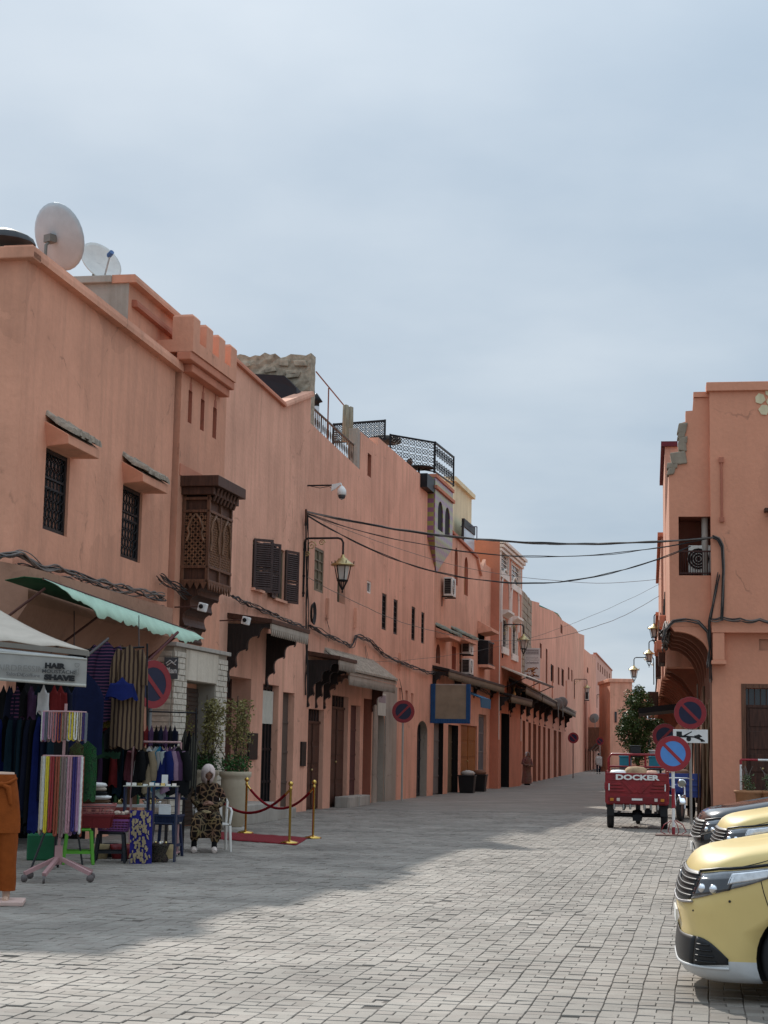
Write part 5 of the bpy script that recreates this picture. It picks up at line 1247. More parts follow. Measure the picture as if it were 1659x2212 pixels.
# ------------------------------------------------------------------ satellite dishes
DISHG = mat('dusty_dish', (.47, .51, .53), .6, 0, .12, 3); DISHW = mat('pale_dish', (.66, .64, .60), .5, 0, .1)
def dish(label, c, r, az, el, m, pole=.6, front=True, group=None, sx=.9):
    th = thing('satellite_dish', label, 'satellite dish', c, az, group); th_el = el
    ax = Vector((math.cos(el), 0, math.sin(el))); mb = MB()
    prof = [(r * k / 8, .22 * r * (k / 8) ** 2) for k in range(9)]
    mb.lathe([(max(p[0], .001), p[1]) for p in prof] + [(r * 1.0, .22 * r - .015)] + [(p[0], p[1] - .02) for p in prof[::-1][1:-1]], (0, 0, 0), 28, axis=ax); mb.build('reflector', m, th)
    a = MB(); tip = ax * (r * 1.0) + Vector((0, 0, -r * .15)); low = Vector((-ax.z, 0, ax.x)) * (-r * .85) + ax * .15 * r
    a.tube([low, tip], .018 if r > .4 else .012, 5).build('feed_arm', STEEL, th)
    MB().lathe([(.05, -.06), (.055, .05), (.03, .09), (0, .1)], tip, 10, axis=-ax).build('receiver', mat('blue_receiver', (.06, .13, .30), .4), th)
    b = MB(); b.tube([-ax * .03, -ax * .2 + Vector((0, 0, -.1)), -ax * .22 + Vector((0, 0, -pole))], .03, 6).obox(-ax * .1, (.08, 0, 0), (0, .09, 0), (0, 0, .07)); b.build('mount', mat('dish_mount', (.2, .19, .17), .6, .3), th)
    return th
Yd = A.W(0, A.S(120, 600), 0).y
dc_ = atY(117, 514, 29.5); dish('large grey satellite dish seen from behind on the corner house roof', dc_, .63, math.radians(52), math.radians(24), DISHG, 1.0)
dc_ = atY(213, 571, 32.0); dish('smaller pale satellite dish with blue receiver on the concrete roof block', dc_, .46, math.radians(-48), math.radians(25), DISHW, .5)
for (x, y, r_, fr, n, lb, az) in ((1204, 1521, 13, FL, .9, 'left of two grey dishes on the shop roofs', -2.2), (1214, 1519, 13.5, FL, 1.1, 'right of two grey dishes on the shop roofs', -2.2), (1284, 1552, 10.5, FL, 1.2, 'grey dish on a pole by the corbelled far house', -2.0)):
    s_, z_ = fr.hit(x, y, n); p = fr.W(n, s_, z_); dish(lb, p, r_ * p.y / 3600, math.radians(100) + az * 0.0, math.radians(20), mat('grey_dish', (.20, .185, .175), .8), .8, group='dishes on the far shops')
o = MB().lathe([(.55, 0), (.5, .1), (.25, .22), (.0, .26)], (0, 0, 0), 14).build('roof_vent_cap', mat('black_cap', (.02, .02, .022), .5), None, atY(8, 528, 27.5), .0); tag(o, 'black round vent cap at the left edge of the corner house roof', 'vent')
a, z_ = A.hit(10, 560, -1.5)
o = MB().box(-.4, .4, -.3, .3, 0, .9).build('roof_curb', CONCRETE, None, atY(8, 545, 27.7) - Vector((0, 0, .95)), A.rz); tag(o, 'pale concrete curb carrying the black vent cap', 'curb')
# ------------------------------------------------------------------ traffic signs
SRED = mat('sign_red', (.26, .022, .028), .45, 0, .12); SNAVY = mat('sign_navy', (.012, .012, .04), .4, 0, .15); SBLUE = mat('sign_blue', (.09, .26, .62), .4, 0, .08); SREDW = mat('sign_red_bright', (.30, .025, .035), .45, 0, .1)
def no_parking(label, foot, zc, r, face, slash, blue=SNAVY, red=SRED, pole_m=None, tilt=0.0, pole=True, group='no parking signs', name='no_parking_sign'):
    """face: angle of the outward normal (0 = +X); slash +1 rises to the right as the reader sees it"""
    th = thing(name, label, 'road sign', foot, face, group)
    def disc(mb, r0_, r1_, x0, x1, m): 
        mb.lathe([(r0_, x0), (r0_, x1), (r1_, x1), (r1_, x0), (r0_, x0)] if r0_ > 0 else [(r1_, x0), (r1_, x1), (0.001, x1)], (0, 0, zc), 32, axis=(1, 0, 0), m=m, smooth=False)
    d = MB(); d.lathe([(r, .0), (r, .02)], (0, 0, zc), 32, axis=(1, 0, 0), smooth=False); bk = d.build('sign_plate', STEEL, th)
    c = MB(); c.lathe([(r * .70, .021), (r * .70, .024)], (0, 0, zc), 32, axis=(1, 0, 0), smooth=False); c.build('blue_field', blue, th)
    g_ = MB(); g_.lathe([(r * .70, .021), (r * .70, .028), (r * .995, .028), (r * .995, .021)], (0, 0, zc), 32, axis=(1, 0, 0), smooth=False)
    g_.build('red_ring', red, th)
    a = math.radians(45) * slash; u = Vector((0, math.cos(a), math.sin(a))); v = Vector((0, -math.sin(a), math.cos(a)))
    MB().obox((.0275, 0, zc), (.002, 0, 0), u * r * .72, v * r * .09).build('slash', red, th)
    if pole: MB().tube([(-.03, 0, -.02), (-.03, 0, zc + r * .7)], .032, 10).build('pole', pole_m or STEEL, th)
    return th
CAMDIR = lambda p: math.atan2(-p[1], -p[0])
p = gp(868, 1731); no_parking('no parking sign on a pale pole before the long house', p, atY(876, 1537, p.y).z, .37, CAMDIR(p) + .1, 1, pole_m=mat('pale_pole', (.42, .40, .36), .6))
p = gp(1238, 1681); no_parking('small far no parking sign in front of the shuttered shops', p, atY(1239, 1594, p.y).z, .37, CAMDIR(p) + .15, -1, pole_m=mat('rust_pole', (.07, .03, .025), .7))
p = gp(1296, 1662); p = gp(1296, 1671); no_parking('farthest no parking sign above the walking man', p, atY(1295, 1601, p.y).z, .33, CAMDIR(p), -1)
p = Vector(atY(317, 1800, 28.0)); p.z = 0; no_parking('large no parking sign half hidden by garments at the stall', p, atY(317, 1478, 28).z, .405, CAMDIR(p) + .72, -1, pole_m=mat('grey_pole2', (.2, .2, .2), .5))
p = gp(1493, 1781); sA = no_parking('upper no parking sign with a tow truck plate on a grey pole', p, atY(1493, 1540, p.y).z, .385, CAMDIR(p), -1, pole_m=mat('grey_pole', (.30, .27, .24), .7))
za, zb = atY(1493, 1576, p.y).z, atY(1493, 1605, p.y).z
MB().box(-.005, .012, -.41, .41, zb, za).build('tow_plate', WHITE, sA, bevel=.03)
BK = mat('sign_black', (.012, .012, .012), .5); zc = (za + zb) / 2
tw = MB()
def yz(u, v): return (.0135, u, zc + v)
def shp(pts): tw.prism([yz(*q) for q in pts], (.002, 0, 0))
shp([(-.33, -.03), (-.20, -.03), (-.20, .11), (-.33, .11)]); shp([(-.20, -.03), (.10, -.03), (.10, .0), (-.20, .02)]); shp([(-.2, .0), (.03, .12), (.04, .10), (-.16, -.02)]); shp([(.1, .03), (.34, -.10), (.33, -.13), (.08, -.03)]); shp([(.12, .02), (.2, .05), (.28, .0), (.2, -.04)])
for (u, r_) in ((-.04, .058), (.27, .035)): tw.prism([yz(u + r_ * math.cos(k * math.pi / 6), -.065 - (.03 if u > .2 else 0) + r_ * math.sin(k * math.pi / 6)) for k in range(12)], (.002, 0, 0))
tw.build('tow_truck_symbol', BK, sA)
p = gp(1455, 1805); sB = no_parking('bright blue no parking sign on a red and white post behind the red tricycle', p, atY(1454, 1628, p.y).z, .365, CAMDIR(p), -1, SBLUE, SREDW, pole_m=WHITE)
for z0_, z1_ in ((.0, .17), (.55, .95)): MB().lathe([(.0335, z0_), (.0335, z1_)], (-.03, 0, 0), 12).build('red_band', SREDW, sB)
MB().box(-.3, .3, -.36, .36, 0, .02).build('base_plate', mat('rusty_plate', (.10, .05, .04), .7, .3), sB)
sc_ = MB()
for k in range(4):
    a = k * math.pi / 2 + .4; sc_.tube([(.05 * math.cos(a) - .03, .05 * math.sin(a), .3), (.2 * math.cos(a), .2 * math.sin(a), .22), (.28 * math.cos(a), .28 * math.sin(a), .08), (.18 * math.cos(a), .18 * math.sin(a), .03)], .01, 4)
sc_.build('base_scroll', SREDW, sB)
p = Vector(atY(1437, 1700, 46)); p.z = 0; no_parking('dark no parking sign behind the blue one, under the overhang', p, atY(1437, 1590, 46).z, .34, CAMDIR(p), 1)
# ------------------------------------------------------------------ billboard, poster sign, bins
s_ = L.S(926, 1520, .0) + .3
n1, zt_ = L.hit_t(1015, 1478, s_); _, zb_ = L.hit_t(1015, 1562, s_)
bb = wthing(L, 'billboard', 'blank beige projecting board in a blue corrugated frame', 'billboard', 0.02, s_, zb_)
Wb, Hb = n1, zt_ - zb_; BLUF = mat('blue_corrugated', (.02, .085, .22), .5, .2, .2)
MB().box(.12 * Wb, .9 * Wb, -.02, .02, .1 * Hb, .97 * Hb).build('panel', mat('beige_board', (.27, .22, .155), .8, 0, .22, 2.5), bb)
fm = MB(); k = 0
while k < 16: fm.box(Wb * k / 16, Wb * (k + .62) / 16, -.06, .05, -.02, Hb * .1); k += 1
fm.box(0, Wb, -.04, .04, -.02, Hb * .1)
for k in range(2): fm.box(.0 + k * Wb * .9, Wb * .12 + k * Wb * .9 - .02 * k, -.05, .045, Hb * .1, Hb); 
for k in range(3): fm.box(.02 + k * .05, .045 + k * .05, -.07, .045, 0, Hb).box(Wb * .91 + k * .045, Wb * .93 + k * .045, -.07, .045, 0, Hb)
fm.build('corrugated_frame', BLUF, bb); MB().box(0, Wb, -.03, .03, Hb * .97, Hb * 1.0).build('top_rail', CONCRETE, bb)
s_ = L.S(1018, 1540, .3); o = MB().prism([(0, 0, 0), (.9, 0, -.35), (.9, 0, -.75), (.88, 0, -.75), (.85, 0, -.38), (0, 0, -.05)], (0, 2.6, 0)).build('blue_awning', mat('blue_canvas', (.03, .12, .22), .8), None, L.W(0, s_ - 1.2, L.Z(1018, 1490, .3)), L.rz); tag(o, 'short blue canvas awning right of the blank billboard', 'awning')
s_ = FL.S(1131, 1430, 0) + .2; n1, zt_ = FL.hit_t(1166, 1400, s_); _, zb_ = FL.hit_t(1166, 1466, s_)
po = wthing(FL, 'restaurant_sign', 'tall white restaurant sign with lettering and a picture of food', 'sign', .02, s_, zb_); Wp, Hp = n1, zt_ - zb_
MB().box(0, Wp, -.02, .02, 0, Hp).build('board', mat('poster_white', (.62, .56, .53), .5, 0, .1), po)
LET = mat('grey_letter', (.16, .12, .12), .6)
lettering('lettering', 'Le', .17, LET, po, (Wp * .19, -.022, Hp * .52), (1, 0, 0), (0, 0, 1), bold=.003)
lettering('lettering', 'hambouh', .17, LET, po, (Wp * .62, -.022, Hp * .52), (1, 0, 0), (0, 0, 1), bold=.003, sx=.78)
MB().box(.06, Wp - .06, -.0235, -.021, Hp * .80, Hp * .96).build('header_field', mat('poster_grey', (.36, .32, .31), .6), po)
for zf, n_, th2 in ((.92, 7, .020), (.84, 8, .024), (.70, 9, .012), (.665, 8, .010)):
    for k in range(n_):
        u0_ = .10 + (Wp - .2) * k / n_; MB().box(u0_, u0_ + (Wp - .2) / n_ * U(.5, .85), -.0255, -.0238, Hp * zf - th2, Hp * zf + th2 * U(.4, 1)).build('blurred_print', LET, po)
MB().box(.05, Wp - .05, -.024, -.021, Hp * .6, Hp * .61).box(.05, Wp - .05, -.024, -.021, Hp * .775, Hp * .782).build('rule_lines', LET, po)
fd = MB()
for k in range(26):
    u, v = Wp * U(.15, .85), Hp * U(.08, .36); fd.obox((u, -.024, v), (U(.03, .09), 0, U(-.05, .05)), (0, .002, 0), (U(-.02, .02), 0, U(.015, .04)), k % 3)
fd.build('food_picture', [mat('food_brown', (.30, .10, .03), .6), mat('food_orange', (.5, .2, .04), .6), mat('food_dark', (.14, .05, .03), .6)], po)
for k, (x, lb) in enumerate(((1009, 'left black bin with a white bag on top outside the orange doors'), (1034, 'right black bin filled to the brim outside the grey gate'))):
    p = gp(x, 1713 - k * 3); th = thing('rubbish_bin', lb, 'bin', p, L.rz, 'black bins on the pavement')
    MB().add([(-.27, -.25, 0), (.27, -.25, 0), (.27, .25, 0), (-.27, .25, 0), (-.33, -.3, .7), (.33, -.3, .7), (.33, .3, .7), (-.33, .3, .7)], [(0, 3, 2, 1), (0, 1, 5, 4), (1, 2, 6, 5), (2, 3, 7, 6), (3, 0, 4, 7), (4, 5, 6, 7)]).build('body', mat('bin_black', (.012, .012, .013), .5), th, bevel=.02)
    MB().box(-.35, .35, -.32, .32, .66, .705).build('rim', mat('bin_black', (.012, .012, .013), .5), th, bevel=.015)
    MB().lathe([(.2, .70), (.26, .78), (.18, .86), (.05, .9), (.0, .9)], (0.02, 0, 0), 9, sx=1.2).build('bag', mat('pale_bag', (.5, .47, .42), .6) if k == 0 else mat('brown_rubbish', (.2, .1, .06), .8), th)
# carved wood display and lamps hung outside the white-trimmed house
s_, z_ = L.hit(1097, 1518, dN + .06); CP = wthing(L, 'carved_panel', 'carved brown wooden panel with lamps hung on the white-trimmed house', 'carved panel', dN + .05, s_, z_)
MB().box(0, .05, 0, 2.4, 0, 1.0).build('board', MIDWOOD, CP)
for k in range(4): MB().box(.05, .09, .15 + .58 * k, .55 + .58 * k, .15, .8).build('carved_field', DKWOOD, CP, bevel=.03)
for k in range(5): MB().lathe([(.001, 0), (.06, .05), (.09, .16), (.05, .28), (.015, .32), (.015, .5)], (.28 + .05 * (k % 2), .2 + .5 * k, .25 + .12 * (k % 3)), 8).build('hanging_lamp', (AGEDBRASS, IRON)[k % 2], CP)
# long folded shop awning on the far row
wa_ = MB(); a, b = L.S(1080, 1470, 1.0), L.S(1080, 1470, 1.0) + 12
zaw = L.Z(1082, 1438, .7)
wa_.add([(.4, 0, .35), (1.5, .2, -.12), (1.5, 11, -.12), (.4, 11, .35), (.4, 0, .42), (1.52, .2, -.05), (1.52, 11, -.05), (.4, 11, .42)], [(0, 3, 2, 1), (4, 5, 6, 7), (0, 1, 5, 4), (1, 2, 6, 5), (2, 3, 7, 6)], 0)
aw = wthing(L, 'shop_awning', 'long pale shop awning on a dark frame over the far shops', 'awning', 0, L.S(1088, 1480, .5), zaw - .3)
wa_.build('canvas', mat('pale_canvas', (.55, .47, .38), .8), aw); MB().bar((1.54, .2, -.1), (1.54, 11, -.1), .07, .09).bar((.4, .3, -.6), (1.5, .3, -.1), .04).bar((.4, 10.8, -.6), (1.5, 10.8, -.1), .04).bar((.4, 5.5, -.6), (1.5, 5.5, -.1), .04).build('frame', IRON, aw)

# ------------------------------------------------------------------ cables
def LP(x, y, n=.08, fr=L): s_, z_ = fr.hit(x, y, n); return fr.W(n, s_, z_)
cable_run('cable_bundle', 'thick knotted cable bundle over the shop awnings of the corner house', [LP(-15, 1200, .22, A), LP(45, 1190, .22, A), LP(95, 1225, .22, A), LP(200, 1258, .22, A), LP(290, 1278, .22, A), LP(355, 1290, .15, A)], 9, .013, .09, seed=1, seg=14)
cable_run('cable_bundle', 'second frayed cable run just below the thick bundle', [LP(40, 1222, .2, A), LP(130, 1255, .2, A), LP(240, 1288, .2, A), LP(350, 1316, .15, A)], 5, .011, .08, seed=2, seg=14)
cable_run('cable_bundle', 'tangle of cables between the corner house and the wooden oriel', [LP(345, 1252, .15, A), LP(372, 1262, .2), LP(398, 1278, .3), LP(420, 1290, .3)], 8, .010, .12, seed=3)
cable_run('cable_bundle', 'cable run from the oriel to the lantern bracket', [LP(500, 1290, .3), LP(540, 1305, .1), LP(585, 1325, .1), LP(640, 1350, .1), LP(660, 1358, .1)], 6, .012, .06, seed=4, seg=12)
cable_run('cable_bundle', 'cables running down the wall past the lantern bracket', [LP(662, 1112, .1), LP(664, 1200, .1), LP(664, 1290, .1), LP(663, 1400, .1), LP(662, 1500, .06)], 6, .012, .07, seed=5)
cable_run('cable_bundle', 'sagging cable run over the tiled door canopies', [LP(668, 1352, .1), LP(715, 1375, .1), LP(762, 1398, .1), LP(770, 1372, .1), LP(800, 1385, .1), LP(830, 1415, .1), LP(870, 1432, .1), LP(920, 1452, .12), LP(960, 1455, .1), LP(1000, 1470, .1), LP(1060, 1500, .2)], 6, .012, .07, seed=6, seg=8)
cl2 = MB(); c0_ = LP(674, 1325, .1)
for k in range(7): cl2.tube([c0_ + L.ey * (.22 + .012 * k) * math.cos(t * math.pi / 8) * .75 + Vector((0, 0, (.24 + .01 * k) * math.sin(t * math.pi / 8))) + L.ex * .01 * k for t in range(17)], .010, 5, caps=False)
tag(cl2.build('cable_coil', CABLE), 'coil of black cable hanging below the large lantern', 'cable')
for k, (pts, lb) in enumerate((([LP(704, 1330, .05), LP(712, 1360, .05), LP(711, 1385, .05)], 'thin loose wire hanging above the brown double doors'), ([LP(862, 1475 - 10, .05), LP(868, 1500, .05), LP(872, 1530, .05)], 'thin wire hanging beside the wall slits'), ([LP(790, 1395, .05), LP(795, 1430, .05), LP(800, 1480, .05)], 'thin wire hanging at the greige doorway'))):
    cable_run('loose_wire', lb, pts, 2, .006, .05, seed=20 + k)
def span(name, label, p, q, sag, r, strands=1, seed=0, spread=.02):
    pts = [p.lerp(q, t / 24) - Vector((0, 0, sag * 4 * (t / 24) * (1 - t / 24))) for t in range(25)]
    return cable_run(name, label, pts, strands, r, spread, seed=seed, seg=2)
mast = LP(663, 1105, .12); rt = R2.W(.1, R2.S(1541, 1160, .1), R2.Z(1541, 1160, .1))
o = MB().tube([LP(660, 1135, .05), LP(661, 1118, .12), LP(661, 1100, .14)], .03, 6).build('cable_mast', mat('rusty_iron', (.10, .05, .035), .7)); tag(o, 'short rusty iron peg holding the overhead cables on the long house', 'peg')
span('overhead_cable', 'thickest overhead cable crossing the street to the right house', mast, rt, .46, .016, 4, 31, .025)
span('overhead_cable', 'second overhead cable sagging just below the thickest one', mast - Vector((0, 0, .05)), rt + Vector((0, 0, -.0)), .80, .010, 2, 32)
span('overhead_cable', 'lowest deep sagging overhead cable across the street', mast - Vector((0, 0, .1)), rt + Vector((-.6, 0, -.25)), 1.35, .011, 2, 33)
span('overhead_cable', 'thin overhead wire to the far right row', mast - Vector((0, 0, .05)), R.W(-1.2, 8, rt.z - .25), .72, .008, 1, 34)
span('overhead_cable', 'thin low wire from the coil of cable to the right row', LP(664, 1245, .12), R.W(-1.25, 12, rt.z - .4), 1.6, .007, 1, 35)
span('overhead_cable', 'faint wire rising from the far house to the right row', LP(800, 1430, .1), R.W(-1.25, 10, rt.z - .2), .6, .005, 1, 36)
RPt = lambda x, y, n=.08: R2.W(n, R2.S(x, y, n), R2.Z(x, y, n))
cable_run('cable_bundle', 'heavy cable bundle bending down the right house corner', [RPt(1541, 1160), RPt(1552, 1165), RPt(1560, 1180), RPt(1563, 1230), RPt(1561, 1290), RPt(1559, 1338)], 9, .016, .045, seed=41)
cable_run('cable_bundle', 'loose cables swagged along the right house above the lintel', [RPt(1534, 1338), RPt(1560, 1335), RPt(1600, 1338), RPt(1640, 1338), RPt(1680, 1342)], 6, .013, .05, seed=42, droop=.05)
cable_run('cable_bundle', 'cables looping over the arched corbel of the right house', [RPt(1432, 1385, -.15), RPt(1437, 1360, -.15), RPt(1455, 1342, -.15), RPt(1480, 1340, -.15), RPt(1508, 1345, -.15), RPt(1528, 1365, -.15), RPt(1532, 1400, -.15), RPt(1528, 1440, -.15)], 6, .014, .05, seed=43)
cable_run('cable_bundle', 'tangled cables hanging beside the corner bracket of the right house', [RPt(1553, 1240), RPt(1540, 1300, .05), RPt(1532, 1345, .0), RPt(1534, 1400, -.1), RPt(1536, 1470, -.2)], 6, .013, .06, seed=44)
cable_run('cable_bundle', 'knotted dark cables clinging to the overhang edge of the right row', [RPt(1433, 1370, -.3), R.W(yRL - .05, 1.5, zOv + .1), R.W(yRL - .05, 3.5, zOv - .1), R.W(yRL - .05, 6, zOv + .05), R.W(yRL - .05, 9, zOv - .05)], 10, .02, .14, seed=45)

# ------------------------------------------------------------------ cars
RUBBER = mat('tyre_rubber', (.016, .016, .017), .75, 0, .2, 8)
RIM = mat('alloy_rim', (.45, .45, .46), .3, .9, .1)
CHROME = mat('chrome', (.75, .76, .78), .08, 1.0, .03)
BLKPL = mat('black_plastic', (.014, .014, .015), .45)
LENS = mat('headlamp_lens', (.20, .205, .215), .08, .5, .5, 9, spec=.8, coat=1.0)
LENSD = mat('headlamp_dark', (.03, .03, .034), .08, .3, .3, 20, spec=.8, coat=1.0)
def wheel_mesh(mb_t, mb_r, c, r, w, axis=(0, 1, 0), spokes=10):
    a = Vector(axis)
    mb_t.lathe([(r * .62, -w * .42), (r * .82, -w * .5), (r * .95, -w * .46), (r, -w * .3), (r, w * .3), (r * .95, w * .46), (r * .82, w * .5), (r * .62, w * .42), (r * .62, -w * .42)], c, 24, axis=a)
    mb_r.lathe([(r * .62, -w * .35), (r * .58, -w * .1), (r * .60, w * .35)], c, 20, axis=a)
    for sg in (-1, 1): mb_r.lathe([(.001, sg * w * .30), (r * .16, sg * w * .30), (r * .2, sg * w * .2)], c, 12, axis=a)
    o = a.orthogonal().normalized(); p = a.cross(o); c = Vector(c)
    for k in range(spokes):
        t = 2 * math.pi * k / spokes; d = o * math.cos(t) + p * math.sin(t)
        for sg in (-1, 1): mb_r.bar(c + d * r * .1 + a * sg * w * .28, c + d * r * .6 + a * sg * w * .26, r * .09, w * .08, up=a)
RINGS = [(.13, .10, .77), (.165, .03, .82), (.215, .0, .848), (.275, -.005, .856), (.36, .005, .86), (.46, .02, .862), (.56, .0, .868), (.64, .002, .872), (.70, .018, .875), (.75, .036, .874), (.80, .056, .872), (.85, .08, .868), (.885, .102, .86), (.917, .13, .845), (.945, .17, .81), (.967, .225, .74), (.984, .31, .6), (.994, .44, .33)]
def ring_at(z):
    for a, b in zip(RINGS, RINGS[1:]):
        if a[0] <= z <= b[0]:
            t = (z - a[0]) / (b[0] - a[0]); return a[1] + (b[1] - a[1]) * t, a[2] + (b[2] - a[2]) * t
    return RINGS[-1][1:]
def car_pt(th, z, off=0.0, LEN=4.3):
    """point of the car skin: th in degrees round the nose (0 = middle of the nose, -90 = left flank), >90 continues back in metres*100"""
    f, w = ring_at(z); a = .36; sg = -1 if th < 0 else 1; t = abs(th)
    if t <= 90:
        q = math.radians(t); x = f + a * (1 - math.cos(q) ** .75); y = w * math.sin(q) ** .52
        nx, ny = -math.cos(q), math.sin(q)
    else: x = f + a + (t - 90) / 100.0; y = w; nx, ny = 0, 1
    u = max(0, min(1, (x - .15) / 1.25)); rise = .165 * u * u * (3 - 2 * u) * max(0, min(1, (z - .6) / .3))
    return Vector((x + nx * off, sg * (y + ny * off), z + rise))
def build_car(label, loc, rz, paint, skirt, group):
    th = thing('parked_car', label, 'car', loc, rz, group); LEN = 4.25
    mb = MB(); angs = list(range(-90, 91, 5)); rings = []
    for z, f, w in RINGS:
        row = [car_pt(a, z) for a in angs]; xe = LEN - f * .5 - .02
        side = [f + .36 + (LEN - .94 - f) * k / 18 for k in range(1, 19)]
        back = [(xe - .35 + .35 * math.sin(math.radians(k)) , w * math.cos(math.radians(k)) ** .5 if k < 90 else 0) for k in range(0, 91, 15)]
        rr = lambda x: .165 * (lambda u: u * u * (3 - 2 * u))(max(0, min(1, (x - .15) / 1.25))) * max(0, min(1, (z - .6) / .3))
        right = [Vector((x, w, z + rr(x))) for x in side] + [Vector((x, y, z + rr(x))) for x, y in back[:-1]]
        left = [Vector((p.x, -p.y, p.z)) for p in right[::-1]]
        rings.append(row + right + [Vector((back[-1][0], 0, z + rr(xe)))] + left)
    n = len(rings[0]); vs = [p for r_ in rings for p in r_]; fs = []; ms = []
    for k in range(len(rings) - 1):
        for j in range(n): fs.append((k * n + j, k * n + (j + 1) % n, (k + 1) * n + (j + 1) % n, (k + 1) * n + j))
    mb.add(vs, fs, 0, True); mb.add(rings[0][::-1], [tuple(range(n))], 0); mb.add(rings[-1], [tuple(range(n))], 0, True)
    for i, f in enumerate(mb.f[:len(fs)]):
        zz = max(mb.v[q][2] for q in f)
        if zz <= .276 and skirt: mb.m[i] = 1
    bm = bmesh.new(); me = mb.mesh('body', [paint, skirt or paint, BLKPL]); bm.from_mesh(me); bmesh.ops.remove_doubles(bm, verts=bm.verts, dist=1e-5); bmesh.ops.recalc_face_normals(bm, faces=bm.faces); bm.to_mesh(me); bm.free()
    bo = bpy.data.objects.new('body', me); COL.objects.link(bo)
    cut = MB()
    for xc in (.82, 3.42):
        for sy in (-1, 1): cut.lathe([(.335, -.16), (.335, .25)], (xc, sy * .78, .30), 32, axis=(0, sy, 0), m=2)
    co = cut.build('cutter', [paint, paint, BLKPL]); md = bo.modifiers.new('b', 'BOOLEAN'); md.object = co; md.operation = 'DIFFERENCE'; md.solver = 'EXACT'
    bpy.context.view_layer.update(); dg = bpy.context.evaluated_depsgraph_get(); me2 = bpy.data.meshes.new_from_object(bo.evaluated_get(dg))
    bpy.data.objects.remove(bo); cm = co.data; bpy.data.objects.remove(co)
    bo = bpy.data.objects.new('body', me2); COL.objects.link(bo); bo.parent = th
    # greenhouse
    g_ = MB(); gl = MB(); lev = [(1.02, 1.12, 3.95, .80), (1.30, 1.62, 3.55, .70), (1.46, 1.95, 3.2, .60), (1.50, 2.1, 3.05, .5)]
    R_ = [[Vector((a, -w, z)), Vector((a - .1 if z < 1.4 else a - .03, 0, z)), Vector((a, w, z)), Vector((b, w, z)), Vector((b + .05, 0, z)), Vector((b, -w, z))] for z, a, b, w in lev]
    for k in range(3):
        for j in range(6): (gl if k == 0 or k == 1 else g_).add([R_[k][j], R_[k][(j + 1) % 6], R_[k + 1][(j + 1) % 6], R_[k + 1][j]], [(0, 1, 2, 3)], 0, True)
    g_.add(R_[3], [tuple(range(6))], 0, True)
    for j in (0, 2, 3, 5): g_.tube([R_[k][j] * 1.0 for k in range(3)], .04, 5)
    for sy in (-1, 1): g_.tube([Vector((2.3, sy * .8, 1.02)), Vector((2.35, sy * .705, 1.3)), Vector((2.4, sy * .6, 1.46))], .04, 5)
    g_.build('roof', paint, th); gl.build('glazing', mat('car_glass', (.02, .025, .03), .05, 0, .1, spec=.8), th)
    # skin-following details
    def patch(name, a0, a1, zlo, zhi, m, off=.006, na=14, nz=6, par=th):
        P = [[car_pt(a0 + (a1 - a0) * j / na, zlo(j / na) + (zhi(j / na) - zlo(j / na)) * i / nz, off) for j in range(na + 1)] for i in range(nz + 1)]
        return MB().sheet(P).build(name, m, par, solid=.004)
    for sg in (-1, 1):
        hl = patch('headlight', sg * 42, sg * 112, lambda t: .66 + .145 * t ** 1.3, lambda t: .83 + .02 * min(1, t * 2.5) + .0 * t - .03 * max(0, t - .8), LENS)
        patch('lamp_reflector', sg * 45, sg * 84, lambda t: .68 + .05 * t, lambda t: .80 + .015 * t, LENSD, .010, par=hl)
        pts = [car_pt(sg * (42 + 64 * k / 16), .675 + .14 * (k / 16) ** 1.3 - .02, .004) for k in range(17)]
        patch('lamp_bowl', sg * 80, sg * 106, lambda t: .765 + .03 * t, lambda t: .835 + .005 * t, mat('lamp_silver', (.72, .73, .75), .15, .7, .25, 20), .010, par=hl)
        for q_ in (54, 68): MB().ball(car_pt(sg * q_, .735, .004), .032, 10).build('projector', CHROME, hl)
        MB().tube([car_pt(sg * (40 + 66 * k / 16), .845 + .02 * min(1, k / 6), .004) for k in range(17)], .010, 5).build('lamp_trim', BLKPL, hl)
        # bumper-to-wing and bonnet seams
        MB().tube([car_pt(sg * (100 + 12 * k / 6), .80 - .19 * k / 6, .001) for k in range(7)], .003, 4).tube([car_pt(sg * (84 + 22 * k / 8), .868 + .028 * (k / 8), .0005) for k in range(9)], .003, 4).build('panel_seam', BLKPL, th)
        fg = patch('fog_lamp_recess', sg * 48, sg * 86, lambda t: .235 + .02 * t, lambda t: .42 - .13 * t ** 2.2, BLKPL)
        for k in range(4): MB().tube([car_pt(sg * (52 + (76 - 52) * j / 8), .265 + .036 * k, .016) for j in range(9 - k)], .006, 4).build('slat', BLKPL, fg)
    gr_ = patch('grille', -42, 42, lambda t: .66 - .05 * math.sin(math.pi * t) * .6, lambda t: .84, BLKPL)
    for k in range(5): MB().tube([car_pt(a, .68 + .035 * k, .014) for a in range(-42, 43, 6)], .008, 4).build('grille_bar', mat('grille_black', (.022, .022, .024), .45, .1), gr_)
    MB().tube([car_pt(a, .645 - .018 * math.cos(math.radians(a * 2)), .010) for a in range(-45, 46, 6)], .009, 6).build('grille_trim', mat('dull_silver', (.35, .35, .36), .35, .7), gr_)
    MB().lathe([(.001, 0), (.05, .004), (.045, .012)], car_pt(0, .76, .004), 12, axis=(-1, 0, 0)).build('badge', mat('dark_chrome', (.16, .16, .17), .25, .9), gr_)
    li = patch('lower_intake', -47, 47, lambda t: .235, lambda t: .42, BLKPL)
    MB().tube([car_pt(a, .228, .006) for a in range(-86, 87, 6)], .011, 5).build('lip', skirt or BLKPL, th)
    MB().box(-.016, -.004, -.26, .26, .46, .55).build('number_plate', WHITE, th)
